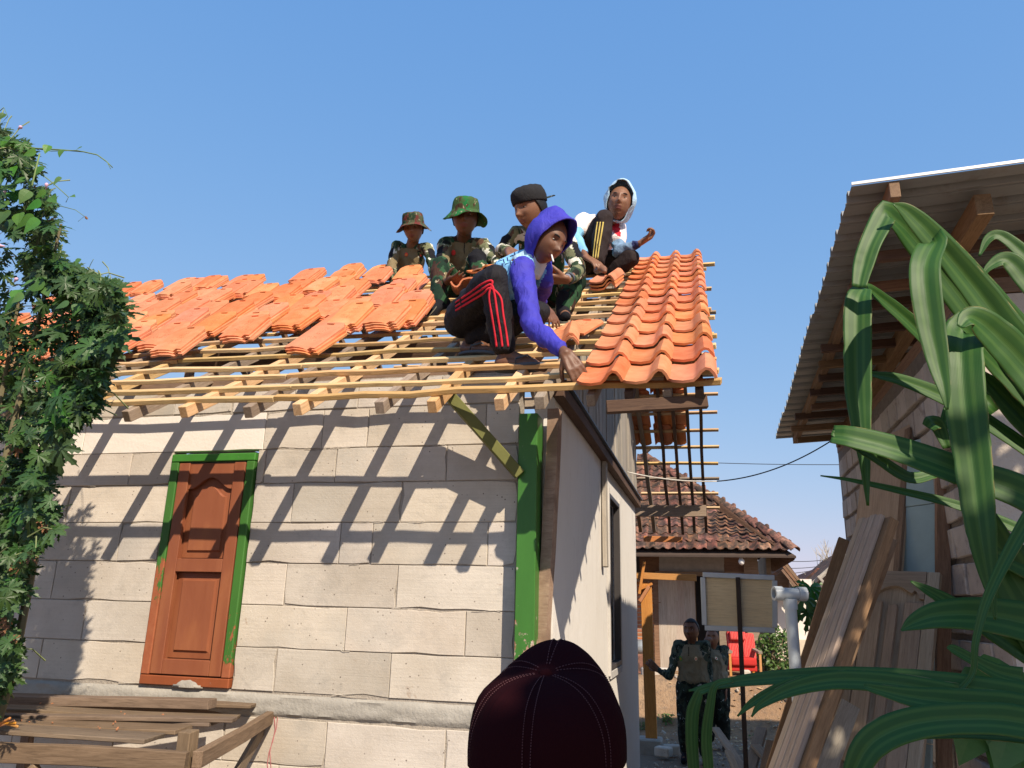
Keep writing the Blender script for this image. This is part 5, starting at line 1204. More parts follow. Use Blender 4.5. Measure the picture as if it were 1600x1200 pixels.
L = [
 [(1720, 745, 1.9, 60), (1600, 590, 1.85, 54), (1500, 462, 1.8, 50), (1430, 372, 1.75, 46), (1386, 328, 1.68, 40, 1), (1362, 375, 1.65, 34), (1350, 410, 1.64, 32), (1342, 448, 1.63, 22)],
 [(1720, 690, 1.8, 62), (1620, 560, 1.75, 58), (1530, 452, 1.7, 52), (1460, 372, 1.66, 42), (1418, 330, 1.64, 26), (1396, 318, 1.63, 4)],
 [(1560, 640, 1.95, 34), (1480, 560, 1.95, 32), (1420, 500, 1.9, 28), (1365, 455, 1.85, 20), (1350, 447, 1.8, 26, 1), (1341, 470, 1.77, 42), (1340, 540, 1.75, 44), (1341, 610, 1.74, 42), (1346, 670, 1.73, 30), (1352, 730, 1.73, 16), (1356, 790, 1.73, 4)],
 [(1720, 690, 1.7, 56), (1610, 560, 1.7, 54), (1530, 455, 1.68, 48), (1462, 372, 1.64, 38, 1), (1447, 405, 1.6, 44), (1446, 445, 1.58, 46), (1455, 510, 1.57, 42), (1467, 570, 1.56, 32), (1476, 610, 1.55, 18), (1480, 640, 1.55, 4)],
 [(1740, 740, 1.75, 55), (1640, 640, 1.72, 52), (1560, 560, 1.7, 50), (1508, 508, 1.62, 56, 1), (1503, 545, 1.58, 60), (1508, 620, 1.56, 60), (1520, 720, 1.55, 54), (1532, 820, 1.54, 44), (1543, 890, 1.54, 28), (1551, 935, 1.54, 12), (1555, 968, 1.54, 3)],
 [(1700, 690, 1.6, 66), (1620, 590, 1.6, 62), (1560, 525, 1.58, 56), (1520, 495, 1.56, 40), (1500, 510, 1.55, 10)],
 [(1660, 740, 1.9, 22), (1560, 670, 1.9, 26), (1480, 622, 1.88, 28), (1410, 594, 1.86, 22), (1372, 586, 1.84, 14), (1350, 582, 1.83, 3)],
 [(1720, 840, 1.6, 60), (1600, 770, 1.6, 58), (1500, 735, 1.6, 52), (1400, 700, 1.62, 46), (1330, 682, 1.62, 40), (1300, 678, 1.63, 34)],
 [(1460, 740, 1.7, 16), (1420, 745, 1.68, 22), (1370, 715, 1.66, 20), (1330, 690, 1.64, 20), (1300, 676, 1.63, 10)],
 [(1700, 880, 1.8, 22), (1600, 830, 1.8, 20), (1500, 790, 1.8, 16), (1400, 765, 1.8, 12), (1330, 750, 1.8, 7), (1282, 743, 1.8, 2)],
 [(1720, 1000, 1.6, 70), (1620, 975, 1.6, 66), (1540, 960, 1.6, 56), (1470, 960, 1.6, 44), (1430, 972, 1.6, 26), (1408, 985, 1.6, 3)],
 [(1640, 1040, 1.7, 40), (1560, 990, 1.7, 34), (1490, 945, 1.7, 26), (1450, 922, 1.7, 16), (1423, 908, 1.7, 3)],
 [(1720, 1120, 1.45, 50), (1600, 1090, 1.45, 46), (1480, 1070, 1.46, 40), (1370, 1058, 1.47, 32), (1270, 1055, 1.48, 26), (1170, 1062, 1.5, 20), (1110, 1072, 1.52, 12), (1076, 1079, 1.53, 2)],
 [(1500, 1085, 1.42, 34), (1400, 1068, 1.42, 34), (1310, 1062, 1.42, 30), (1240, 1075, 1.42, 24), (1190, 1100, 1.42, 12), (1174, 1120, 1.42, 2)],
 [(1300, 1062, 1.46, 18), (1250, 1064, 1.46, 18), (1210, 1078, 1.46, 16), (1175, 1098, 1.46, 12), (1152, 1119, 1.46, 2)],
 [(1720, 1150, 1.35, 60), (1600, 1110, 1.35, 52), (1500, 1098, 1.34, 44), (1420, 1088, 1.34, 30), (1350, 1072, 1.34, 10)],
 [(1115, 1072, 1.5, 10), (1093, 1080, 1.5, 14, 1), (1083, 1110, 1.5, 20), (1081, 1150, 1.5, 20), (1084, 1200, 1.5, 18), (1090, 1260, 1.5, 16)],
 [(1145, 1062, 1.49, 8), (1118, 1070, 1.49, 11), (1110, 1100, 1.49, 14), (1104, 1150, 1.49, 17), (1107, 1200, 1.49, 16), (1112, 1260, 1.49, 8)],
 [(1720, 1170, 1.3, 60), (1600, 1128, 1.3, 50), (1500, 1122, 1.3, 46), (1420, 1132, 1.3, 48), (1365, 1158, 1.3, 46), (1338, 1200, 1.3, 36), (1325, 1250, 1.3, 20)],
 [(1720, 1160, 1.4, 40), (1620, 1150, 1.4, 26), (1520, 1146, 1.4, 16), (1450, 1150, 1.4, 8), (1414, 1154, 1.4, 2)],
 [(1640, 760, 1.5, 26), (1590, 840, 1.48, 20), (1545, 930, 1.46, 14), (1525, 1000, 1.45, 10), (1520, 1050, 1.45, 8), (1498, 1078, 1.45, 8), (1490, 1076, 1.45, 3)],
 [(1600, 1060, 1.55, 34), (1560, 1050, 1.55, 26), (1520, 1030, 1.55, 18), (1490, 1014, 1.55, 14), (1480, 1012, 1.55, 3)],
 [(1640, 440, 2.1, 20), (1600, 395, 2.1, 22), (1565, 368, 2.1, 18), (1545, 372, 2.1, 14), (1530, 400, 2.1, 3)],
 [(1660, 500, 2.0, 36), (1610, 440, 2.0, 36), (1575, 405, 2.0, 28), (1548, 415, 2.0, 14), (1535, 432, 2.0, 3)],
 [(1660, 900, 1.7, 70), (1610, 880, 1.7, 56), (1565, 865, 1.7, 40), (1540, 862, 1.7, 12)],
 [(1680, 1060, 1.7, 90), (1610, 940, 1.7, 80), (1560, 860, 1.7, 60), (1530, 790, 1.7, 30), (1520, 750, 1.7, 4)],
 [(1560, 620, 1.9, 8), (1520, 600, 1.9, 20), (1492, 630, 1.88, 24), (1475, 665, 1.87, 14), (1468, 690, 1.87, 3)],
 [(1480, 700, 1.8, 12), (1466, 665, 1.8, 24), (1458, 660, 1.78, 28), (1450, 668, 1.78, 20)],
 [(1700, 760, 1.75, 40), (1640, 690, 1.75, 46), (1590, 640, 1.74, 44), (1550, 600, 1.73, 26), (1525, 575, 1.73, 4)],
]
for i, p in enumerate(L):
    
    strap(p, fold=.30 if i in (2, 3, 4) else .20, torn=.10 if i in (2, 4) else 0.)
m = MB(); m.tube([V((1.05, 1.9, G)), V((1.04, 1.88, 1.2)), V((1.02, 1.85, 1.9)), V((1.0, 1.8, 2.2))], [.04, .035, .03, .02], 10); m.build('cane', m_flat('cane_bark', (.2, .17, .11), .8), plant, smooth=True)
# extra leaves that throw the plant's own shade and fill it outside the frame
for i in range(14):
    a = rg.uniform(-.9, 1.2); b0 = V((1.02, 1.85, rg.uniform(1.3, 2.2))); P = [b0, b0+V((math.cos(a)*.3, math.sin(a)*.3+.1, .35)), b0+V((math.cos(a)*.65, math.sin(a)*.5+.1, .45)), b0+V((math.cos(a)*.95, math.sin(a)*.7+.1, .2))]
    C = catmull(P, 5); m = MB(); s = V((-math.sin(a), math.cos(a), .1)).normalized(); w = [.02+.02*math.sin(math.pi*min(1, (j+2)/(len(C)+1))) for j in range(len(C))]
    m.grid([[c-s*w[j], c-V((0, 0, .008)), c+s*w[j]] for j, c in enumerate(C)]); o = m.build('leaf', LEAF_D, plant, smooth=True, fix=False)
# low rounded leaves in the bottom right corner
low = empty('broad_leaf_plant', at(1560, 1190, 1.9), 'low plant with crinkled rounded leaves in the bottom right corner', 'plant')
for (px, py, s_) in ((1545, 1060, .13), (1575, 1050, .14), (1590, 1100, .15), (1530, 1110, .12), (1600, 1160, .16)):
    y = V((rg.uniform(-.8, .4), -.4, -.6)).normalized(); z = V((.2, -1, .5)).normalized(); x = y.cross(z).normalized(); z = x.cross(y); link('leaf', hm, low, at(px, py, 1.85), Matrix((x, y, z)).transposed() @ Matrix.Scale(s_, 3))

# a tree behind and to the right of the photographer; its crown shades the foreground
def shade_tree(base, c, rx, ry, rz, nleaf, label, thr=.25):
    shade = empty('shade_tree', base, label, 'tree')
    m = MB(); c = V(c); b_ = V(base); m.tube([b_, b_*.6+V((c.x, c.y, 2.0))*.4, V((c.x+.15, c.y-.1, c.z-.7)), c], [.12, .10, .08, .04], 10)
    for i in range(10): m.tube([V((c.x+.15, c.y-.1, c.z-.8)), c+V((rg.uniform(-.8, .8)*rx, rg.uniform(-.8, .8)*ry, rg.uniform(-.3, .6)*rz))], [.03, .01], 5)
    m.build('trunk', WOOD_OLD, shade); pts = []
    while len(pts) < nleaf:
        q = V((rg.uniform(-1, 1), rg.uniform(-1, 1), rg.uniform(-1, 1)))
        if q.length < 1 and mnoise.noise(q*2.3) < thr: pts.append(c+V((q.x*rx, q.y*ry, q.z*rz)))
    m = MB(); foliage(m, pts, [simple], (.12, .22), rg); o = m.build('crown', LEAF_D, shade, fix=False); tag(o, kind='stuff')
shade_tree((3.0, -1.3, G), (2.45, -1.0, 3.85), 1.2, 1.15, .62, 2800, 'broad tree standing behind the photographer outside the frame', .5)
shade_tree((4.4, 1.6, G), (3.35, 2.0, 4.5), 1.2, 1.2, .8, 1500, 'leafy tree standing right of the picture beyond the strap leaved plant', .12)

# ================================================================== PEOPLE
def m_skin(name, c):
    t = NT(name, .5, .4); n = t.noise(25, 4, .6); col = t.mix(n, tuple(x*.8 for x in c), tuple(x*1.15 for x in c))
    t.b.inputs['Subsurface Weight'].default_value = .05; t.b.inputs['Subsurface Radius'].default_value = (.01, .004, .002)
    return t.done(col, t.bump(t.noise(180, 3, .6), .15, .001))
SKIN = m_skin('brown_skin', (.21, .10, .055)); SKIN_D = m_skin('dark_brown_skin', (.15, .068, .037)); LIP = m_flat('lips', (.17, .06, .045), .45, .4); HAIR = m_flat('black_hair', (.010, .009, .009), .6, .3, .3, 60, .6, 200, .003)
CAMO = m_camo('woodland_camo', [(.06, .075, .028), (.012, .035, .018, .56)[:3], (.075, .038, .022), (.30, .27, .17), (.014, .012, .012)], 8) if False else None
def camo(name, base, layers, sc=8): return m_camo(name, [base]+layers, sc)
CAMO_L = camo('sleeve_camo', (.17, .18, .10), [((.03, .055, .03), .52, 1.1), ((.10, .055, .035), .60, 1.0), ((.62, .60, .50), .57, 1.25), ((.015, .018, .014), .64, 1.3)], 9)
CAMO_G = camo('trouser_camo', (.028, .075, .035), [((.012, .03, .018), .54, .9), ((.055, .028, .02), .59, .9), ((.42, .36, .23), .645, 1.0), ((.008, .010, .008), .66, 1.2)], 8)
CAMO_HG = camo('green_hat_camo', (.05, .10, .035), [((.015, .14, .04), .54, 1.0), ((.06, .035, .02), .6, 1.1), ((.30, .29, .18), .66, 1.2)], 13)
CAMO_HB = camo('brown_hat_camo', (.075, .09, .05), [((.13, .032, .028), .50, 1.0), ((.02, .04, .02), .60, 1.0), ((.36, .34, .24), .64, 1.1)], 13)
CAMO_K = camo('dark_camo', (.014, .018, .016), [((.030, .045, .034), .53, 1.1), ((.34, .37, .36), .665, 1.7), ((.03, .032, .026), .64, 1.2)], 13)
CAMO_KS = camo('teal_camo', (.060, .090, .075), [((.018, .030, .028), .52, 1.1), ((.10, .12, .09), .6, 1.1), ((.34, .36, .32), .66, 1.4)], 14)
OLIVE_C = m_cloth('olive_jersey', (.20, .155, .085)); OLIVE_G = m_cloth('grey_olive_jersey', (.22, .20, .14)); BLACK_C = m_cloth('black_patch', (.012, .012, .015)); TROUS = m_cloth('black_tracksuit', (.012, .011, .014), .2, .4, .75, .25); TROUS_B = m_cloth('dark_brown_tracksuit', (.028, .020, .020), .2, .3, .8)
BLUE = m_cloth('royal_blue_jersey', (.050, .045, .40), .1, .3, .7, .25); LBLUE = m_cloth('sky_blue_jersey', (.22, .50, .78), .08, .3, .7); PBLUE = m_cloth('pale_blue_hood', (.42, .60, .75), .06, .3, .8); WHITE_C = m_cloth('white_tshirt', (.80, .72, .70), .05, .3); RED_C = m_cloth('red_trim', (.62, .03, .05), .1, .1); YEL = m_cloth('yellow_stripe', (.55, .43, .12), .1, .1); NAVY = m_cloth('navy_cuff', (.035, .045, .13)); DBLUE = m_cloth('denim_blue_sleeve', (.18, .28, .42), .25, .3)
RUBBER = m_flat('dark_rubber', (.075, .085, .10), .7, .3); SOLE = m_flat('boot_sole', (.13, .12, .09), .9, .2); WHT = m_flat('white_paper', (.8, .78, .74), .7)
MAROON = None
def sph(frame=None, r=(1, 1, 1), sub=2):
    bm = bmesh.new(); bmesh.ops.create_icosphere(bm, subdivisions=sub, radius=1); vs = [V((v.co.x*r[0], v.co.y*r[1], v.co.z*r[2])) for v in bm.verts]; bm.free()
    return [frame @ v for v in vs] if frame is not None else vs
_S2 = None
class Flesh:
    """tapered limbs merged into one skin by a voxel remesh"""
    def __init__(s): s.bm = bmesh.new(); s.caps = []
    def hull(s, A, B, ra, rb, fa=None, fb=None, slot=0):
        A, B = V(A), V(B)
        ra = (ra,)*3 if not hasattr(ra, '__len__') else ra; rb = (rb,)*3 if not hasattr(rb, '__len__') else rb
        vs = [s.bm.verts.new(A+q) for q in sph(fa, ra)]+[s.bm.verts.new(B+q) for q in sph(fb if fb is not None else fa, rb)]
        r = bmesh.ops.convex_hull(s.bm, input=vs)
        bad = [g_ for g_ in r['geom_interior']+r['geom_unused'] if isinstance(g_, bmesh.types.BMVert)]
        if bad: bmesh.ops.delete(s.bm, geom=list(set(bad)), context='VERTS')
        s.caps.append((A, B, max(ra), max(rb), slot)); return s
    def chain(s, P, r, slot=0):
        for i in range(len(P)-1): s.hull(P[i], P[i+1], r[i], r[i+1], slot=slot)
        return s
    def addmesh(s, vs, fs):
        b = [s.bm.verts.new(v) for v in vs]
        for f in fs: s.bm.faces.new([b[i] for i in f])
    def build(s, name, mats, parent, voxel=.006, smooth=3, ratio=.4, wrinkle=0., wscale=14, slotf=None, sm=.5):
        me = bpy.data.meshes.new(name); s.bm.to_mesh(me); s.bm.free()
        o = bpy.data.objects.new(name, me); COL.objects.link(o)
        m1 = o.modifiers.new('r', 'REMESH'); m1.mode = 'VOXEL'; m1.voxel_size = voxel; m1.adaptivity = 0
        if smooth: m2 = o.modifiers.new('s', 'SMOOTH'); m2.iterations = smooth; m2.factor = sm
        dg = bpy.context.evaluated_depsgraph_get(); me2 = bpy.data.meshes.new_from_object(o.evaluated_get(dg)); bpy.data.objects.remove(o); bpy.data.meshes.remove(me)
        if wrinkle:
            n = len(me2.vertices); co = np.empty(n*3, 'f'); me2.vertices.foreach_get('co', co); co = co.reshape(-1, 3); nn = np.empty(n*3, 'f'); me2.vertices.foreach_get('normal', nn); nn = nn.reshape(-1, 3)
            d = np.empty(n, 'f')
            for i in range(n):
                q = co[i]; a = mnoise.noise(V((q[0]*wscale, q[1]*wscale, q[2]*wscale*.8))); b = mnoise.noise(V((q[0]*wscale*2.3+5, q[1]*wscale*2.3, q[2]*wscale*1.6)))
                d[i] = (1-abs(a)*3.0)*.9+(1-abs(b)*3)*.22-.35
            co += nn*(d*wrinkle)[:, None]; me2.vertices.foreach_set('co', co.reshape(-1))
        me2.materials.clear()
        for m in (mats if isinstance(mats, (list, tuple)) else [mats]): me2.materials.append(m)
        if slotf or any(c[4] for c in s.caps):
            idx = []
            A = np.array([list(c[0]) for c in s.caps]); B = np.array([list(c[1]) for c in s.caps]); D = B-A; DD = (D*D).sum(1)+1e-9; ra = np.array([c[2] for c in s.caps]); rb = np.array([c[3] for c in s.caps]); sl = [c[4] for c in s.caps]
            for p in me2.polygons:
                c = np.array(p.center)
                if slotf:
                    k = slotf(V(c))
                    if k is not None: idx.append(k); continue
                t = np.clip(((c-A)*D).sum(1)/DD, 0, 1); dist = np.linalg.norm(c-(A+D*t[:, None]), axis=1)-(ra+(rb-ra)*t); idx.append(sl[int(dist.argmin())])
            me2.polygons.foreach_set('material_index', idx)
        else: me2.polygons.foreach_set('material_index', [0]*len(me2.polygons))
        me2.polygons.foreach_set('use_smooth', [True]*len(me2.polygons))
        if ratio < 1:
            o = bpy.data.objects.new(name, me2); COL.objects.link(o); md = o.modifiers.new('d', 'DECIMATE'); md.ratio = ratio
            dg = bpy.context.evaluated_depsgraph_get(); me3 = bpy.data.meshes.new_from_object(o.evaluated_get(dg)); bpy.data.objects.remove(o); bpy.data.meshes.remove(me2); me2 = me3
        me2.name = name
        a = np.empty(len(me2.vertices)*3, 'f'); me2.vertices.foreach_get('co', a); a = a.reshape(-1, 3); c = V([float(q) for q in (a.min(0)+a.max(0))/2]); me2.transform(Matrix.Translation(-c))
        return link(name, me2, parent, c)
def frame3(fw, up):
    """columns right(own left hand side is -x), forward, up"""
    y = V(fw).normalized(); z = V(up); z = (z-y*z.dot(y)).normalized(); x = y.cross(z); return Matrix((x, y, z)).transposed()
G_ = lambda d, s_: math.exp(-(d/s_)**2)
def head_shape(q):
    x, y, z = q; s_ = max(0, -z)
    X, Y, Z = .079*x, .096*y, .118*z
    X *= 1-.23*s_**1.6; 
    if y < 0 and z < -.2: Y *= 1-.30*min(1, (-z-.2)/.6)
    if y > 0: Y *= 1-.06*abs(z)**2; Y += .012*max(0, -z)
    f = max(0, y)
    if f > .15:
        X0 = X
        Y += .025*G_(X, .012)*G_(Z+.022, .013)+.012*G_(X, .009)*G_(Z-.004, .022)+.006*G_(abs(X)-.014, .008)*G_(Z+.028, .008)
        Y += -.014*(G_(X-.031, .015)+G_(X+.031, .014))*G_(Z-.012, .011)+.005*G_(Z-.034, .010)*G_(X, .045)+.004*(G_(X-.042, .016)+G_(X+.042, .016))*G_(Z+.018, .016)
        Y += .010*G_(X, .024)*(G_(Z+.053, .006)+G_(Z+.068, .007))-.008*G_(X, .022)*G_(Z+.0605, .003)+.007*G_(X, .02)*G_(Z+.098, .014)-.004*G_(X, .02)*G_(Z+.082, .006)
    return V((X, Y, Z))
_hs = bmesh.new(); bmesh.ops.create_icosphere(_hs, subdivisions=5, radius=1); HV = [tuple(v.co) for v in _hs.verts]; HF = [tuple(v.index for v in f.verts) for f in _hs.faces]; _hs.free(); HP = [head_shape(q) for q in HV]
def add_head(fl, c, M3, s_=1.0):
    fl.addmesh([c+M3 @ (p*s_) for p in HP], HF)
    for sx in (-1, 1): fl.hull(c+M3 @ V((.073*sx, -.008, .010))*s_, c+M3 @ V((.070*sx, -.002, -.022))*s_, (.007*s_, .017*s_, .020*s_), (.006*s_, .010*s_, .012*s_), M3)
def add_hand(fl, W, d, n, side, curl=.45, sc=1., spread=.12, thumb=.5, slot=0):
    """W wrist, d towards the fingers, n the way the palm faces, side = +1/-1 thumb side"""
    d = V(d).normalized(); n = V(n); n = (n-d*n.dot(d)).normalized(); s = d.cross(n)*side; k = sc
    Kn = [W+(d*.088+s*(.031-.0205*i)-n*.002)*k for i in range(4)]
    fl.hull(W+s*.014*k, Kn[0]-d*.008*k, .017*k, .0125*k); fl.hull(W-s*.014*k, Kn[3]-d*.012*k, .016*k, .0115*k); fl.hull(W, (Kn[1]+Kn[2])/2-d*.008*k, .018*k, .013*k); fl.hull(Kn[0]-d*.01*k, Kn[3]-d*.012*k, .0125*k, .0115*k)
    for i, L in enumerate((.072, .080, .075, .058)):
        p = Kn[i]; a = curl*(.8+.12*i); dd = (d+s*spread*(1.5-i)*.6).normalized()
        for j, (fr_, r0_, r1_) in enumerate(((.44, .0098, .0088), (.31, .0088, .0080), (.25, .0080, .0068))):
            ang = a*(j+.6); q = p+(dd*math.cos(ang)+n*math.sin(ang))*L*fr_*k; fl.hull(p, q, r0_*k, r1_*k); p = q
    b0 = W+(d*.022+s*.022+n*.006)*k; b1 = b0+(d*.030+s*.026+n*.014*thumb*2)*k; b2 = b1+(d*.028+s*.010+n*.018*thumb*2)*k; b3 = b2+(d*.020-s*.002+n*.014*thumb*2)*k
    fl.hull(b0, b1, .015*k, .0115*k); fl.hull(b1, b2, .0112*k, .0098*k); fl.hull(b2, b3, .0095*k, .0075*k)
class Person:
    """joints J in world space; body is one skin, clothes are children"""
    def __init__(s, J, face, up, label, skin=SKIN, base=None, hs=1.0, group=None):
        s.J = {k: V(v) for k, v in J.items()}; s.hs = hs; s.skin = skin
        s.root = empty('person', base if base is not None else s.J['pelvis'], label, 'person', group); s.HM = frame3(face, up)
        J = s.J; s.right = (J['sR']-J['sL']).normalized(); sp = (J['neck']-J['pelvis']).normalized(); s.sp = sp; s.fw = sp.cross(s.right).normalized()*-1
        # forward = up x right  (person's right hand side is `right`)
        s.fw = (V(sp).cross(s.right)).normalized(); hr = (J['hR']-J['hL']).normalized(); s.hr = hr
        s.TF = Matrix((s.right, s.fw, sp)).transposed(); s.PF = Matrix((hr, sp.cross(hr).normalized(), sp)).transposed()
    def body(s, hands=None, voxel=.0055, feet=True, head=True):
        J = s.J; f = Flesh(); e = .0
        pel, chest = J['pelvis'], J['pelvis'].lerp(J['neck'], .66)+s.fw*J.get('bow', V((0, 0, 0))).x
        waist = J['pelvis'].lerp(J['neck'], .32); top = J['pelvis'].lerp(J['neck'], .88)
        f.hull(pel, waist, (.13, .085, .085), (.108, .075, .07), s.PF, s.TF); f.hull(waist, chest, (.108, .075, .07), (.125, .085, .09), s.TF); f.hull(chest, top, (.125, .085, .09), (.10, .06, .05), s.TF)
        for S in 'RL':
            sh, el, wr = J['s'+S], J['e'+S], J['w'+S]; f.hull(top, sh, .05, .042); f.chain([sh, el], [.042, .034]); m_ = el.lerp(wr, .3); f.chain([el, m_, wr], [.032, .035, .0235])
            hp, kn, an = J['h'+S], J['k'+S], J['a'+S]; f.hull(pel, hp, .08, .078); f.chain([hp, kn], [.075, .05]); c_ = kn.lerp(an, .3); back = ((hp-kn).normalized()+(an-kn).normalized()*.3)*.012; f.chain([kn, c_+back, an], [.048, .047, .031])
            if feet:
                to = J['t'+S]; d = (to-an); heel = an-d.normalized()*.03; heel.z = min(heel.z, an.z); dn = J.get('sole'+S, V((0, 0, -1)))
                h_ = heel+dn*.045; t_ = to; f.hull(an, h_, .03, .026); f.hull(h_, t_-d*.25, .026, (.034, .034, .022)); f.hull(an, t_-d*.25, .028, .024); f.hull(t_-d*.3, t_, .030, .017)
        if head:
            hc = J['head']; f.hull(J['neck']-s.sp*.03, hc+s.HM @ V((0, -.022, -.055))*s.hs, .060, .056)
            add_head(f, hc, s.HM, s.hs)
        for S in 'RL':
            if hands and S in hands: h = hands[S]; add_hand(f, J['w'+S], h[0], h[1], h[2] if len(h) > 2 else 1, *(h[3:]))
        hc, HM, hs = J.get('head'), s.HM, s.hs; inv = HM.inverted()
        def lipf(c):
            q = (inv @ (c-hc))/hs
            return 1 if (q.y > .07 and abs(q.x) < .024*(1-((q.z+.0605)/.016)**2) and abs(q.z+.0605) < .0135) else 0
        s.b = f.build('body', [s.skin, LIP], s.root, voxel=voxel, smooth=2, ratio=.5, slotf=lipf, sm=.35)
        if head:
            for sx in (-1, 1):
                p = hc+HM @ V((.0305*sx, .0705, .011))*hs; m = MB(); vs = sph(HM, (.0125*hs, .0115*hs, .0062*hs)); bm = bmesh.new(); bmesh.ops.create_icosphere(bm, subdivisions=2, radius=1); fs = [tuple(v.index for v in ff.verts) for ff in bm.faces]; loc = [v.co.copy() for v in bm.verts]; bm.free()
                m.add([p+v for v in vs], fs); m.m = [1 if (loc[ff[0]].y+loc[ff[1]].y+loc[ff[2]].y)/3 > .74 else 0 for ff in fs]; m.build('eye', [m_white_eye, m_iris], s.root, smooth=True, fix=False)
                lid = MB(); k = 7; P = [[hc+HM @ V((sx*.0305+.014*math.cos(math.pi*i/(k-1)), .0785+.0045*math.sin(math.pi*i/(k-1))+dy, .0115+.008*math.sin(math.pi*i/(k-1))+dz))*hs for i in range(k)] for dy, dz in ((-.004, .006), (.0022, .0005), (.0025, -.001))]
                br = MB(); br.tube([hc+HM @ V((sx*(.014+.034*i/4), .0925-.012*(i/4)**2-.003, .031+.005*math.sin(math.pi*(i/4)*.8)))*hs for i in range(5)], [.003, .0044, .0044, .004, .002], 5); br.build('eyebrow', HAIR, s.root)
        return s
    def shirt(s, mats, slotf=None, r=1.0, cuff=.92, wr=.006, hem=-.02, long=True, name='shirt', arm=None, collar=True, slots=(0, 1)):
        J = s.J; f = Flesh(); a0, a1 = slots
        pel = J['pelvis']+s.sp*(-hem*0); waist = J['pelvis'].lerp(J['neck'], .32); chest = J['pelvis'].lerp(J['neck'], .66); top = J['pelvis'].lerp(J['neck'], .86)
        low = J['pelvis'].lerp(J['neck'], .08)
        f.hull(low, waist, (.150*r, .105*r, .06), (.130*r, .098*r, .07), s.TF, slot=a0); f.hull(waist, chest, (.130*r, .098*r, .07), (.146*r, .104*r, .09), s.TF, slot=a0); f.hull(chest, top, (.146*r, .104*r, .09), (.112*r, .072*r, .05), s.TF, slot=a0)
        if collar: f.hull(top, J['neck']+s.sp*.01, (.08, .062, .04), (.058, .056, .018), s.TF, slot=a1)
        for S in (arm or 'RL'):
            sh, el, w_ = J['s'+S], J['e'+S], J['w'+S]; f.hull(top, sh, .062, .057, slot=a1 if a1 else 0)
            if long: e_ = el.lerp(w_, .93*cuff+.0); f.chain([sh, sh.lerp(el, .5), el], [.058, .053, .047], slot=a1); f.chain([el, el.lerp(w_, .45), e_], [.047, .045, .033], slot=a1)
            else: f.chain([sh, sh.lerp(el, .62)], [.060, .060], slot=a1)
        return f.build(name, mats, s.root, voxel=.008, smooth=4, ratio=.7, wrinkle=wr*1.35, wscale=12, slotf=slotf)
    def trousers(s, mats, slotf=None, r=1.0, wr=.006, end=.93, name='trousers', hemr=.055):
        J = s.J; f = Flesh(); waist = J['pelvis'].lerp(J['neck'], .16)
        f.hull(J['pelvis'], waist, (.150, .108, .09), (.136, .098, .04), s.PF, s.TF)
        for S in 'RL':
            hp, kn, an = J['h'+S], J['k'+S], J['a'+S]; f.hull(J['pelvis'], hp, .092, .092*r); f.chain([hp, hp.lerp(kn, .5), kn], [.092*r, .082*r, .068*r]); f.chain([kn, kn.lerp(an, .4), kn.lerp(an, end)], [.066*r, .064*r, hemr])
        s.tr = f.build(name, mats, s.root, voxel=.0085, smooth=4, ratio=.7, wrinkle=wr*1.4, wscale=10, slotf=slotf); return s.tr
    def hair(s, low=-.045, front=.052, t=.007):
        vs = []; keep = {}; HM, hc, hs = s.HM, s.J['head'], s.hs; fs = []
        for f in HF:
            c = (HP[f[0]]+HP[f[1]]+HP[f[2]])/3
            lim = front if c.y > .035 else (front+(low-front)*min(1, (.035-c.y)/.05))
            if c.z > lim:
                for i in f:
                    if i not in keep: keep[i] = len(vs); p = HP[i]; n = V((p.x/.0055, p.y/.0088, p.z/.0139)).normalized(); vs.append(hc+HM @ (p+n*(t+.002*mnoise.noise(p*90)))*hs)
                fs.append(tuple(keep[i] for i in f))
        m = MB(); m.add(vs, fs); o = m.build('hair', HAIR, s.root, smooth=True, fix=False); md = o.modifiers.new('t', 'SOLIDIFY'); md.thickness = .006; md.offset = -1; return o
m_white_eye = m_flat('eye_white', (.26, .22, .19), .3, .5, .02); m_iris = m_flat('eye_iris', (.012, .007, .005), .2, .6)
def shell_from(s, ringf, name, mat, nu=28, smooth=True, thick=.004, mats=None, mi=None):
    """ringf(i, u) -> point in head space (metres); rings from top to bottom"""
    P = ringf; m = MB(); HM, hc, hs = s.HM, s.J['head'], s.hs; k = len(P)
    for row in P: m.v += [tuple(hc+HM @ (q*hs)) for q in row]
    for i in range(k-1):
        for j in range(nu): m.f.append((i*nu+j, i*nu+(j+1) % nu, (i+1)*nu+(j+1) % nu, (i+1)*nu+j)); m.m.append(mi[i] if mi else 0)
    m.f.append(tuple(range(nu))); m.m.append(0)
    o = m.build(name, mats or mat, s.root, smooth=smooth); md = o.modifiers.new('t', 'SOLIDIFY'); md.thickness = thick; md.offset = 0; return o
def boonie(s, mat, tilt=.0, seed=0, droop=.03):
    rows = []; nu = 36
    prof = [(.03, .131), (.064, .130), (.083, .121), (.091, .102), (.095, .075), (.097, .050), (.099, .042), (.115, .034), (.136, .028), (.158, .022)]
    for i, (r, z) in enumerate(prof):
        row = []
        for j in range(nu):
            w = 2*math.pi*j/nu; rx, ry = r*.92, r*1.08; k = max(0, (r-.096)/.05)
            zz = z-k*droop*(1+.9*math.sin(2*w+seed))+.006*mnoise.noise(V((math.cos(w)*2, math.sin(w)*2, i*.4+seed)))*(1+2*k)
            row.append(V((rx*math.cos(w), ry*math.sin(w)-.004, zz)))
        rows.append(row)
    return shell_from(s, rows, 'boonie_hat', mat, nu, True, .003)
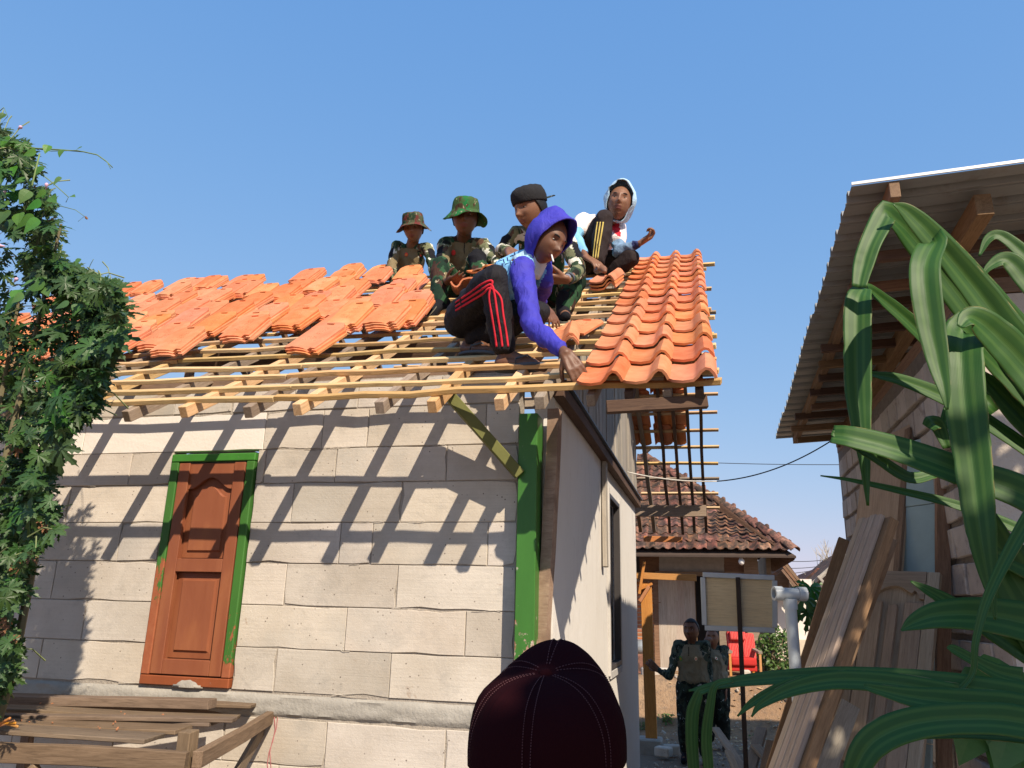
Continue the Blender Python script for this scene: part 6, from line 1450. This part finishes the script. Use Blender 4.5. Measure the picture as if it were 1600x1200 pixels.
def hood(s, mat, seed=0, point=.03, depth=.0, name='hood', peak=.0, drape=.0, size=1.0):
    """an open bag of cloth: rings run from the back of the head forward to the face opening"""
    nu = 36; rows = []; k = 15; inv = s.HM.inverted(); nk = inv @ (s.J['neck']-s.J['head'])/s.hs
    for i in range(k):
        t = i/(k-1); y = -.135+t*(.195+depth); row = []
        env = min(1, math.sin(min(1, .16+t*1.5)*math.pi*.5)); close = max(0, t-.7)/.3
        for j in range(nu):
            w = 2*math.pi*j/nu; cx, cz = math.sin(w), math.cos(w); lowk = max(0, -cz)
            rx = .100*env*(1-.15*close); rz = (.137 if cz > 0 else .146)*env*(1-.10*close*(cz > 0))
            zz = .012+cz*rz+point*math.exp(-((t-.35)/.3)**2)*max(0, cz)**2
            yy = y-.055*lowk*t*t+(.0+peak)*max(0, cz)**1.5*t**5-.02*abs(cx)*close
            xx = cx*rx*(1-.18*lowk)
            p = V((xx, yy, zz))
            # the lower back drapes towards the neck and shoulders
            d = lowk**1.3*(1-t*.75)*.75; p = p.lerp(V((xx*1.1, nk.y*.8-.03+.09*t, nk.z-.01)), d)
            n = mnoise.noise(V((cx*1.7+seed, t*3, cz*1.7)))*.010+(1-abs(mnoise.noise(V((cx*1.8, t*3.5+seed, cz*1.8))))*3)*.007
            dr = V((cx, 0, cz)); row.append((p+dr*n)*size)
        rows.append(row)
    o = shell_from(s, rows, name, mat, nu, True, .004); hem = MB(); HM, hc, hs = s.HM, s.J['head'], s.hs
    hem.tube([hc+HM @ (q*hs) for q in rows[-1]+[rows[-1][0]]], .0042, 6); hem.build('hood_hem', mat, s.root, smooth=True); return o
def band_on(bvh, pts_px, width, mat, parent, name, off=.004):
    """a cloth stripe laid on a garment: pixel polyline dropped onto the surface"""
    P = []
    for (x, y) in pts_px:
        d = ray(x, y).normalized(); hit = bvh.ray_cast(EYE, d, 30)
        if hit[0] is not None: P.append((hit[0]+hit[1]*off, hit[1]))
    if len(P) < 3: return None
    m = MB(); rows = []
    Q = [p for p, n in P]; N = [n for p, n in P]
    for _ in range(2): Q = [Q[0]]+[(Q[i-1]+Q[i]*2+Q[i+1])/4 for i in range(1, len(Q)-1)]+[Q[-1]]
    for i in range(len(Q)):
        t = (Q[min(i+1, len(Q)-1)]-Q[max(i-1, 0)]).normalized(); sd = t.cross(N[i]).normalized(); rows.append([Q[i]-sd*width/2-N[i]*.002, Q[i]-sd*width/4+N[i]*.001, Q[i]+sd*width/4+N[i]*.001, Q[i]+sd*width/2-N[i]*.002])
    m.grid(rows); o = m.build(name, mat, parent, smooth=True, fix=False); md = o.modifiers.new('t', 'SOLIDIFY'); md.thickness = .002; return o
def bvh_of(o):
    me = o.data; off = WL[o.name]; return BVHTree.FromPolygons([v.co+off for v in me.vertices], [tuple(p.vertices) for p in me.polygons])
def dense(P, n=6): 
    C = catmull([V((x, y, 0)) for x, y in P], n); return [(c.x, c.y) for c in C]
def boot(s, S, mat=None, sole_dir=None):
    J = s.J; an, to = J['a'+S], J['t'+S]; d = (to-an).normalized(); dn = J.get('sole'+S, V((0, 0, -1))); f = Flesh(); heel = an-d*.035+dn*.045
    f.hull(an-dn*.09, an, .046, .046); f.hull(an, heel, .046, .036); f.hull(an, to-d*.06+dn*.01, .044, .040); f.hull(heel, to, .036, .030); f.build('boot', mat or BLACK_C, s.root, voxel=.008, smooth=3, ratio=.4)
    x = d.cross(-dn).normalized(); m = MB(); n = 20; P = []
    L = (to-heel).length+.05; c = (heel+to)/2+dn*.034
    y_ = (to-heel).normalized()
    for k in range(n):
        w = 2*math.pi*k/n; wd = .046 if math.cos(w) > 0 else .038; P.append(c+y_*math.cos(w)*L/2+x*math.sin(w)*wd*(1 if abs(math.cos(w)) > .9 else 1.0))
    m.prism(P, dn*.022); m.build('sole', SOLE, s.root, bevel=.003)
def sandal(s, S):
    J = s.J; an, to = J['a'+S], J['t'+S]; dn = J.get('sole'+S, V((0, 0, -1))).normalized(); d = (to-an); d = (d-dn*d.dot(dn)).normalized(); heel = an-d*.045+dn*.078
    tip = heel+d*.262; x = d.cross(-dn).normalized(); m = MB(); n = 28; P = []; c = (heel+tip)/2
    for k in range(n):
        w = 2*math.pi*k/n; wd = .043+.008*math.cos(w); P.append(c+d*math.cos(w)*.135+x*math.sin(w)*wd)
    m.prism(P, dn*.016); m.build('sandal_sole', RUBBER, s.root, bevel=.003)
    toe = tip-d*.055+x*.01*0; m = MB()
    for sx in (-1, 1):
        e = heel+d*.115+x*.046*sx-dn*.002; m.tube([toe+dn*-.002, toe-dn*.028-d*.02+x*.012*sx, (toe+e)/2-dn*.045, e-dn*.02, e+dn*.004], [.003, .004, .005, .005, .004], 6)
    m.build('sandal_strap', RUBBER, s.root, smooth=True)

# ---------------------------------------------------------------- A: crouching man in the blue hood, laying the next tile
J = dict(pelvis=at(735, 492, 3.66), neck=at(836, 398, 3.50), head=at(855, 376, 3.46), sR=at(815, 425, 3.38), sL=at(845, 405, 3.66), eR=at(832, 512, 3.24), wR=at(884, 552, 3.08), eL=at(838, 470, 3.80), wL=at(843, 478, 3.72),
         hR=at(722, 500, 3.57), hL=at(745, 495, 3.77), kR=at(770, 434, 3.26), kL=at(838, 490, 3.52), aR=at(790, 552, 3.36), aL=at(735, 531, 3.60), tR=at(850, 576, 3.33), tL=at(775, 552, 3.50))
J['wL'] = at(845, 474, 3.80); J['eL'] = at(850, 440, 3.62)
J['soleR'] = V((0, -.15, -1)).normalized(); J['soleL'] = V((-.25, -.1, -1)).normalized()
A = Person(J, V((.74, -.46, -.58)), V((.40, -.05, 1)), 'man in a royal blue hood and black tracksuit with red stripes crouching at the eave', SKIN_D, base=J['aR']-V((0, 0, .09)), hs=1.04)
A.body(hands={'R': (V((.50, .02, -.86)), V((-.3, .9, -.1)), -1, .45, 1.02), 'L': (V((.45, .0, -.6)), V((0, .4, -1)), 1, .3)})
shb = A.shirt([LBLUE, BLUE], wr=.007, slotf=None, r=1.02)
tr = A.trousers(TROUS, r=1.06, wr=.006, end=.90, hemr=.062); bv = bvh_of(tr)
for k, dx in enumerate((-8, 1, 10)):
    band_on(bv, dense([(712, 478+dx*.7), (735, 463+dx*.8), (755, 450+dx*.9), (768-dx*.2, 444+dx*.6), (772+dx, 462+dx*.2), (776+dx, 490), (781+dx, 520), (784+dx, 542)], 7), .011, RED_C, A.root, 'red_stripe', .003)
hood(A, BLUE, 3, .03, .012, peak=.035, size=1.0)
m = MB(); hm_, hc_ = A.HM, A.J['head']      # towel / collar under the hood
P = []
for i in range(6):
    row = []
    for j in range(12):
        w = -2.2+4.4*j/11; q = A.J['neck']+A.TF @ V((math.sin(w)*(.062+.010*i), math.cos(w)*(.06+.010*i), .055-.024*i)); row.append(q+A.fw*.006*mnoise.noise(V((j, i, 0))))
    P.append(row)
m.grid(P); o = m.build('scarf', PBLUE, A.root, smooth=True, fix=False); md = o.modifiers.new('t', 'SOLIDIFY'); md.thickness = .006
sandal(A, 'R'); sandal(A, 'L')
bv = bvh_of(shb)
for (y0_, n_) in ((414, 7), (426, 8)):
    for i in range(n_):
        x = 768+i*6-(y0_-414)*.6; yy_ = y0_-i*2.6; band_on(bv, [(x, yy_-4), (x+.5, yy_-1), (x+1.5, yy_+2), (x+2, yy_+5)], .006, NAVY, A.root, 'shirt_print', .002) if i % 3 != 2 else band_on(bv, [(x-1, yy_), (x+1, yy_-1), (x+3, yy_-2), (x+5, yy_-2)], .006, NAVY, A.root, 'shirt_print', .002)
mp = A.J['head']+A.HM @ V((.012, .100, -.060)); tip = mp+A.HM @ V((.020, .060, -.030)); m = MB(); m.tube([mp, tip], .0042, 8)
tag(m.build('cigarette', WHT, None, smooth=True), 'white cigarette between the lips of the man in the blue hood', 'cigarette')

# ---------------------------------------------------------------- B: soldier at the far left of the ridge
J = dict(pelvis=at(638, 448, 6.55), neck=at(643, 383, 6.35), head=at(646, 357, 6.22), sR=at(620, 385, 6.35), sL=at(668, 388, 6.35), eR=at(612, 415, 6.25), wR=at(614, 446, 6.1), eL=at(676, 415, 6.25), wL=at(680, 442, 6.1),
         hR=at(627, 450, 6.5), hL=at(650, 450, 6.5), kR=at(618, 450, 6.1), kL=at(660, 452, 6.1), aR=at(622, 480, 6.4), aL=at(655, 480, 6.4), tR=at(620, 486, 6.25), tL=at(656, 486, 6.25))
B = Person(J, V((.12, -.90, -.42)), V((0, -.2, 1)), 'soldier in a brown camouflage bush hat leaning over the stacks, farthest left on the ridge', SKIN, hs=1.15)
B.body(hands={'R': (V((0, -.5, -.8)), V((0, .5, -.8)), -1), 'L': (V((0, -.5, -.8)), V((0, .5, -.8)), 1)}, voxel=.007)
def soldier_slots(P, patch=True, low=None):
    J = P.J
    def f(c):
        for S in 'RL':
            a, b = J['s'+S], J['e'+S]; d = b-a; t = (c-a).dot(d)/d.length_squared
            if patch and .28 < t < .78 and (c-(a+d*t)).length < .075 and (c-(a+d*t)).normalized().dot((P.right*(1 if S == 'R' else -1)*.9-P.fw*-.35).normalized()) > .15: return 2
        q = P.TF.inverted() @ (c-J['neck'])
        if q.z > -.025 and abs(q.x) < .085: return 3
        # raglan sleeves: the seam slants from the collar to the armpit
        if q.z > -.20: return 1 if abs(q.x)+.012*mnoise.noise(c*30) > .075+.38*max(0, -q.z-.02) else 0
        return None
    return f
B.shirt([OLIVE_C, CAMO_L, BLACK_C, CAMO_G], slotf=soldier_slots(B), r=1.05)
B.trousers(CAMO_G); boonie(B, CAMO_HB, 0, 1.2, .02); B.hair()
def emblem(P, px, py, mats=((.75, .05, .04), (.8, .72, .5)), s_=.018, name='emblem', bvh=None):
    d = ray(px, py).normalized(); hit = bvh.ray_cast(EYE, d, 30)
    if hit[0] is None: return
    n = hit[1]; x = V((0, 0, 1)).cross(n).normalized(); y = n.cross(x)
    for i, c in enumerate(mats):
        r_ = s_*(1-.5*i); m = MB(); p = hit[0]+n*(.004+.0015*i)-y*.003*i; k = 10
        m.prism([p+x*math.cos(2*math.pi*j/k)*r_*.8+y*math.sin(2*math.pi*j/k)*r_ for j in range(k)], n*.0015); m.build(name, EMB[c], P.root)
EMB = {c: m_flat('emblem_%d' % i, c, .8, .2, .05) for i, c in enumerate(((.75, .05, .04), (.8, .72, .5), (.55, .25, .04), (.10, .30, .08), (.7, .1, .08)))}
bv = bvh_of([o for o in B.root.children if o.name.startswith('shirt')][0]); emblem(B, 635, 398, ((.75, .05, .04), (.55, .25, .04)), .02, bvh=bv); emblem(B, 657, 399, ((.7, .1, .08),), .012, bvh=bv)

# ---------------------------------------------------------------- C: soldier in the green bush hat, tiles on his lap
J = dict(pelvis=at(725, 452, 5.45), neck=at(724, 371, 5.20), head=at(727, 341, 5.06), sR=at(695, 381, 5.18), sL=at(756, 383, 5.22), eR=at(690, 422, 5.05), wR=at(699, 441, 4.74), eL=at(777, 415, 5.05), wL=at(775, 424, 4.72),
         hR=at(712, 452, 5.38), hL=at(742, 452, 5.42), kR=at(688, 416, 4.92), kL=at(745, 405, 5.0), aR=at(686, 476, 4.72), aL=at(760, 480, 4.85), tR=at(671, 494, 4.56), tL=at(770, 496, 4.7))
J['soleR'] = V((-.12, -.85, -.5)).normalized()
C_ = Person(J, V((.22, -.93, -.28)), V((.06, -.15, 1)), 'soldier in a green camouflage bush hat sitting with two tiles in his hands', SKIN_D, hs=1.18)
C_.body(hands={'R': (V((.75, -.45, -.05)), V((.1, .3, 1)), 1, .30, 1.05), 'L': (V((-.8, -.3, .02)), V((-.1, .2, -1)), 1, .30, 1.05)}, voxel=.006)
C_.shirt([OLIVE_C, CAMO_L, BLACK_C, CAMO_G], slotf=soldier_slots(C_), r=1.12)
jk, jm = C_.J['kL'], C_.J['kR']
C_.trousers([CAMO_G, BLACK_C], slotf=lambda c: 1 if (c-jk-V((.02, -.05, .0))).length < .075 else 0, r=1.12); boonie(C_, CAMO_HG, 0, .3, .022); C_.hair(); boot(C_, 'R'); boot(C_, 'L')
bv = bvh_of([o for o in C_.root.children if o.name.startswith('shirt')][0]); emblem(C_, 709, 395, ((.75, .05, .04),), .022, bvh=bv); emblem(C_, 727, 373, ((.55, .25, .04),), .014, bvh=bv)
for i in range(7): band_on(bv, [(725+.3*math.sin(i), 375+i*3), (725.4, 377+i*3), (725.8, 378.2+i*3)], .006, BLACK_C, C_.root, 'zip', .002)
q = at(746, 424, 4.62); loose_tile(q, Matrix.Rotation(.10, 3, 'Y') @ Matrix.Rotation(R(26), 3, 'X'), 'upper of the two clay tiles held by the soldier in the green hat')
loose_tile(at(726, 437, 4.60), Matrix.Rotation(-.10, 3, 'Y') @ Matrix.Rotation(R(16), 3, 'X') @ Matrix.Rotation(.25, 3, 'Z'), 'lower clay tile cupped in the right hand of the green hatted soldier', flip=True)

# ---------------------------------------------------------------- D: soldier in the backwards black cap behind the hooded man
J = dict(pelvis=at(850, 470, 4.75), neck=at(843, 356, 4.42), head=at(829, 326, 4.30), sR=at(806, 365, 4.40), sL=at(884, 372, 4.45), eR=at(796, 398, 4.28), wR=at(800, 398, 4.06), eL=at(905, 424, 4.32), wL=at(886, 437, 4.10),
         hR=at(835, 470, 4.70), hL=at(868, 472, 4.72), kR=at(806, 430, 4.30), kL=at(897, 440, 4.42), aR=at(815, 500, 4.35), aL=at(880, 486, 4.30), tR=at(810, 510, 4.2), tL=at(884, 494, 4.18))
J['eR'] = at(783, 392, 4.40); J['wR'] = at(797, 392, 4.16)
D_ = Person(J, V((-.55, -.72, -.45)), V((.0, -.2, 1)), 'soldier in a backwards black cap looking down behind the crouching hooded man', SKIN, hs=1.15)
D_.body(hands={'R': (V((.35, -.5, -.5)), V((.2, .3, -1)), 1, .5, 1.1), 'L': (V((-1, -.15, .08)), V((0, .2, 1)), -1, .35, 1.12)}, voxel=.006)
CAMO_GP = CAMO_G
D_.shirt([CAMO_GP, CAMO_L, BLACK_C, CAMO_L], slotf=soldier_slots(D_), r=1.10)
D_.trousers(CAMO_G, r=1.12); boot(D_, 'L'); D_.hair(low=-.07, front=.045)
rows = []; nu = 32
for i, (r_, z) in enumerate(((.02, .126), (.055, .123), (.082, .110), (.094, .088), (.099, .062), (.097, .038), (.095, .028))):
    rows.append([V((r_*.90*math.cos(2*math.pi*j/nu), r_*1.10*math.sin(2*math.pi*j/nu)-.006, z+.004*mnoise.noise(V((math.cos(2*math.pi*j/nu)*2, math.sin(2*math.pi*j/nu)*2, i)))+.008*math.sin(2*math.pi*j/nu)*(z < .1))) for j in range(nu)])
m_cap = m_cloth('faded_black_cap', (.022, .022, .024), .3, .3)
shell_from(D_, rows, 'cap', m_cap, nu)
m = MB(); P = []
for i in range(7):
    row = []
    for j in range(11):
        u = (j-5)/5; y = -.10-.115*(i/6)*(1-.25*u*u); row.append(D_.J['head']+D_.HM @ V((u*.072*(1-.12*i/6), y, 0.050-.012*u*u+.010*i/6)))
    P.append(row)
m.grid(P); o = m.build('cap_bill', CAMO_K, D_.root, smooth=True, fix=False); md = o.modifiers.new('t', 'SOLIDIFY'); md.thickness = .004
w_ = D_.J['wL']; dv = (D_.J['wL']-D_.J['eL']).normalized(); a_ = w_-dv*.035; m = MB(); hollow(m, a_-dv*.012, a_+dv*.012, .036, .030, 16); m.build('watch_strap', RUBBER, D_.root)
m = MB(); q = a_+V((.0, -.032, -.006)); m.tube([q, q+V((0, -.010, -.002))], .020, 14); m.build('watch_case', GALV, D_.root)
loose_tile(at(848, 428, 4.10), Matrix.Rotation(.12, 3, 'Y') @ Matrix.Rotation(R(18), 3, 'X') @ Matrix.Rotation(.3, 3, 'Z'), 'clay tile held flat by the soldier in the backwards black cap')

# ---------------------------------------------------------------- E: man in the pale hood and white shirt at the ridge
J = dict(pelvis=at(910, 410, 5.75), neck=at(948, 343, 5.55), head=at(968, 318, 5.42), sR=at(911, 345, 5.48), sL=at(966, 357, 5.62), eR=at(899, 372, 5.30), wR=at(916, 402, 5.18), eL=at(966, 394, 5.45), wL=at(1000, 380, 5.38),
         hR=at(913, 408, 5.60), hL=at(940, 412, 5.75), kR=at(944, 343, 5.28), kL=at(984, 404, 5.45), aR=at(934, 412, 5.25), aL=at(958, 425, 5.5), tR=at(945, 424, 5.1), tL=at(975, 430, 5.4))
E_ = Person(J, V((.10, -.98, -.10)), V((.16, -.0, 1)), 'man in a pale blue hood and white red-trimmed shirt sitting highest at the ridge', SKIN, hs=1.18)
E_.body(hands={'R': (V((.6, -.3, -.55)), V((.2, .2, -1)), 1, .3, 1.1), 'L': (V((.8, -.1, .5)), V((-.3, -.6, .5)), 1, 1.05, 1.1)}, voxel=.006)
E_.shirt([WHITE_C, LBLUE, NAVY, DBLUE], slotf=lambda c: (2 if min((c-E_.J['wR']).length, (c-E_.J['wL']).length) < .062 else (3 if (c-E_.J['eL']).length < .17 and c.x > E_.J['sL'].x-.02 and c.z < E_.J['sL'].z-.08 else None)), r=1.0)
def tee(P, mat, trim, r=1.1):
    J = P.J; f = Flesh(); waist = J['pelvis'].lerp(J['neck'], .32); chest = J['pelvis'].lerp(J['neck'], .66); top = J['pelvis'].lerp(J['neck'], .88); low = J['pelvis'].lerp(J['neck'], .12)
    f.hull(low, waist, (.160*r, .115*r, .04), (.142*r, .108*r, .07), P.TF); f.hull(waist, chest, (.142*r, .108*r, .07), (.150*r, .110*r, .09), P.TF); f.hull(chest, top, (.150*r, .110*r, .09), (.115*r, .074*r, .05), P.TF)
    for S in 'RL': f.hull(top, J['s'+S], .066, .066); f.hull(J['s'+S], J['s'+S].lerp(J['e'+S], .55), .066, .068)
    def sf(c):
        for S in 'RL':
            a, b = J['s'+S], J['e'+S]; d = b-a; t = (c-a).dot(d)/d.length_squared
            if t > .72 and (c-a-d*t).length < .11: return 1
        q = P.TF.inverted() @ (c-J['neck'])
        return 1 if (q.z > -.045 and abs(q.x) < .09) else 0
    return f.build('t_shirt', [mat, trim], P.root, voxel=.008, smooth=4, ratio=.45, wrinkle=.007, wscale=12, slotf=sf)
ts = tee(E_, WHITE_C, RED_C, 1.16)
tr = E_.trousers(TROUS_B, r=1.12, wr=.005); bv = bvh_of(tr)
for dx in (-4.5, 0, 4.5): band_on(bv, dense([(938+dx, 347), (936+dx, 360), (933+dx*.9, 380), (930+dx*.8, 404)], 6), .012, YEL, E_.root, 'yellow_stripe', .003)
hood(E_, PBLUE, 9, .045, .01, peak=.01)
p = E_.J['wL']+V((.075, -.02, .028)); m = MB(); m.tube([p, p+V((.035, -.01, .03))], .005, 7); tag(m.build('cigarette', WHT, None, smooth=True), 'small white cigarette in the raised hand of the man in the white shirt', 'cigarette')

# ---------------------------------------------------------------- F and G: two soldiers standing in the yard
gz = G+.02
def standing(px_head, py_head, Y, label, arm, face, hand_at=None, base_px=None, H=1.70, skin=SKIN):
    hd = at(px_head, py_head, Y); x0, z1 = hd.x, hd.z; s_ = (z1+.115-gz)/1.70; b = V((x0-.0, Y+.02, gz)); k = s_
    J = dict(head=hd, neck=V((x0-.005, Y+.03, z1-.145*k)), pelvis=V((x0, Y+.03, gz+.92*k)), sR=V((x0-.175*k, Y+.03, gz+1.385*k)), sL=V((x0+.175*k, Y+.03, gz+1.385*k)),
             hR=V((x0-.085*k, Y+.03, gz+.88*k)), hL=V((x0+.085*k, Y+.03, gz+.88*k)), kR=V((x0-.115*k, Y, gz+.48*k)), kL=V((x0+.10*k, Y, gz+.48*k)), aR=V((x0-.12*k, Y+.04, gz+.09)), aL=V((x0+.11*k, Y+.04, gz+.09)), tR=V((x0-.15*k, Y-.14, gz+.03)), tL=V((x0+.14*k, Y-.14, gz+.03)))
    J.update(arm(J, Y)); P = Person(J, face, V((0, 0, 1)), label, skin, base=b, hs=k*1.24); return P
def armF(J, Y): return dict(eR=at(1042, 1052, Y-.02), wR=at(1027, 1042, Y+.05), eL=at(1107, 1055, Y+.05), wL=at(1109, 1088, Y-.05))
Fp = standing(1080, 985, 9.25, 'soldier in a grey green jersey with one hand on the orange post', armF, V((-.28, -.95, .02)), skin=SKIN_D)
Fp.J['wR'] = at(1029, 1047, 9.3); Fp.J['eR'] = at(1046, 1056, 9.22)
Fp.body(hands={'R': (V((-.75, .1, .55)), V((.2, .9, 0)), 1, .3, 1.05), 'L': (V((.05, -.1, -1)), V((-1, .1, 0)), 1, .5, 1.05)}, voxel=.007)
Fp.shirt([OLIVE_G, CAMO_KS, CAMO_KS, CAMO_KS], slotf=soldier_slots(Fp, False), r=1.22); Fp.trousers(CAMO_K, r=1.3, hemr=.07); Fp.hair(low=-.02, front=.078, t=.005); boot(Fp, 'R'); boot(Fp, 'L')
bv = bvh_of([o for o in Fp.root.children if o.name.startswith('shirt')][0]); emblem(Fp, 1064, 1029, ((.10, .30, .08), (.55, .25, .04)), .028, bvh=bv); emblem(Fp, 1087, 1029, ((.8, .72, .5), (.7, .1, .08)), .022, bvh=bv)
for i in range(6): band_on(bv, [(1076, 1011+i*2.4), (1076, 1012+i*2.4), (1076, 1013+i*2.4)], .008, BLACK_C, Fp.root, 'zip', .003)
def armG(J, Y): return dict(eR=at(1098, 1040, Y-.12), wR=at(1106, 1011, Y-.15), eL=at(1131, 1052, Y+.05), wL=at(1134, 1078, Y-.03))
Gp = standing(1113, 996, 10.3, 'soldier standing behind the front one with his hand at his mouth', armG, V((-.15, -.98, -.05)), skin=SKIN)
Gp.body(hands={'R': (V((.1, .1, 1)), V((.3, .9, .1)), 1, 1.1, 1.0), 'L': (V((.0, -.1, -1)), V((-1, .1, 0)), 1, .6, 1.05)}, voxel=.007)
Gp.shirt([OLIVE_G, CAMO_KS, CAMO_KS, CAMO_KS], slotf=soldier_slots(Gp, False), r=1.22); Gp.trousers(CAMO_K, r=1.3, hemr=.07); Gp.hair(low=-.02, front=.08, t=.004); boot(Gp, 'R', GALV if False else None); boot(Gp, 'L')
bv = bvh_of([o for o in Gp.root.children if o.name.startswith('shirt')][0]); emblem(Gp, 1119, 1029, ((.8, .72, .5), (.7, .1, .08)), .022, bvh=bv)

# ---------------------------------------------------------------- H: person in the maroon cap, seen from behind at the bottom of the picture
hd = at(857, 1228, 1.17); x0 = hd.x; zz = hd.z; bz = G; k = (zz+.115-bz)/1.70
J = dict(head=hd, neck=hd+V((0, -.015, -.145)), pelvis=V((x0, 1.14, bz+.92*k)), sR=V((x0+.17, 1.14, bz+1.36*k)), sL=V((x0-.17, 1.14, bz+1.36*k)), eR=V((x0+.22, 1.15, bz+1.08*k)), eL=V((x0-.22, 1.15, bz+1.08*k)), wR=V((x0+.22, 1.24, bz+.85*k)), wL=V((x0-.22, 1.24, bz+.85*k)),
         hR=V((x0+.085, 1.14, bz+.88*k)), hL=V((x0-.085, 1.14, bz+.88*k)), kR=V((x0+.1, 1.16, bz+.47*k)), kL=V((x0-.1, 1.16, bz+.47*k)), aR=V((x0+.1, 1.12, bz+.09)), aL=V((x0-.1, 1.12, bz+.09)), tR=V((x0+.12, 1.29, bz+.03)), tL=V((x0-.12, 1.29, bz+.03)))
H_ = Person(J, V((.02, .97, .20)), V((0, -.2, 1)), 'person in a dark maroon baseball cap seen from behind at the bottom centre', SKIN_D, base=V((x0, 1.14, bz)), hs=1.0)
H_.body(hands={'R': (V((0, .1, -1)), V((-1, 0, 0)), -1), 'L': (V((0, .1, -1)), V((1, 0, 0)), 1)}, voxel=.007)
H_.shirt(m_cloth('dark_shirt', (.03, .03, .035)), slotf=lambda c: 0); H_.trousers(TROUS); H_.hair(low=-.10, front=.05, t=.006)
MAROON = m_cloth('maroon_cap_cloth', (.019, .0040, .0056), .15, .16, .95, .03, 9); STITCH = m_flat('pinkish_stitch', (.085, .034, .038), .9)
nu = 72
def cap_pt(u, v):
    """u angle (0 = front), v 0 at the button, 1 at the hem"""
    c, s_ = math.cos(u), math.sin(u)
    r = 1-(1-min(v, 1))**2.5; z = 1-v**2.05
    front = max(0, c)
    rx, ry = .108, .122+.012*front; hz = .112+.026*front**2*math.sin(min(1, v*1.3)*math.pi)**1.0
    q = V((s_*rx*r, c*ry*r, .040+z*hz+.020*front**2*math.sin(min(1., v)*math.pi)))
    seam = abs(((u/(math.pi/3)+.5*0) % 1)-.5); seam = .5-seam; grooved = math.exp(-(seam/.045)**2)*.0022*min(1, v*6)
    n = V((q.x, q.y*.8, .11*(1-v)**1.2+.004)).normalized()
    flat = (1-math.cos(6*u))*.5*.002*math.sin(v*math.pi)
    dent = .0035*mnoise.noise(V((c*1.5, s_*1.5, v*2.5)))
    return q-n*(grooved-dent)+n*flat, n
rows = []
vv_ = [.02]+[i/16 for i in range(1, 17)]
for v in vv_: rows.append([cap_pt(2*math.pi*j/nu, v)[0] for j in range(nu)])
capo = shell_from(H_, rows, 'cap', MAROON, nu, True, .0025)
def hp(q): return H_.J['head']+H_.HM @ q
m = MB()
for kk in range(6):
    for off in (-.055, .055):
        for i in range(46):
            v0, v1 = .06+i*.020, .06+i*.020+.011
            if v1 > .99: break
            P2 = []
            for v in (v0, v1):
                ua = kk*math.pi/3+off/(.4+.9*v) ; q, n = cap_pt(ua, v); P2.append(hp(q+n*.0018))
            m.tube(P2, .0007, 4)
tag(m.build('stitching', STITCH, H_.root, smooth=False), kind='stuff')
m = MB(); prof = [(.0, .0085), (.005, .008), (.0095, .0045), (.0115, 0), (.0115, -.003)]; base_, n_ = V((0, .0, .152)), V((0, 0, 1)); nn_ = 20
for r_, z in prof[1:]: m.v += [tuple(hp(base_+V((math.cos(2*math.pi*j/nn_)*r_, math.sin(2*math.pi*j/nn_)*r_, z)))) for j in range(nn_)]
for i in range(3):
    for j in range(nn_): m.f.append((i*nn_+j, i*nn_+(j+1) % nn_, (i+1)*nn_+(j+1) % nn_, (i+1)*nn_+j)); m.m.append(0)
m.f.append(tuple(range(nn_))); m.m.append(0); m.build('cap_button', MAROON, H_.root, smooth=True)
m = MB(); P = []
for i in range(8):
    P.append([hp(V((u*.080*(1-.18*(i/7)**2), .112+.075*(i/7)*(1-.3*u*u)-.02*u*u, .035-.018*u*u-.020*i/7))) for u in [(j-6)/6 for j in range(13)]])
m.grid(P); o = m.build('cap_bill', MAROON, H_.root, smooth=True, fix=False); md = o.modifiers.new('t', 'SOLIDIFY'); md.thickness = .004
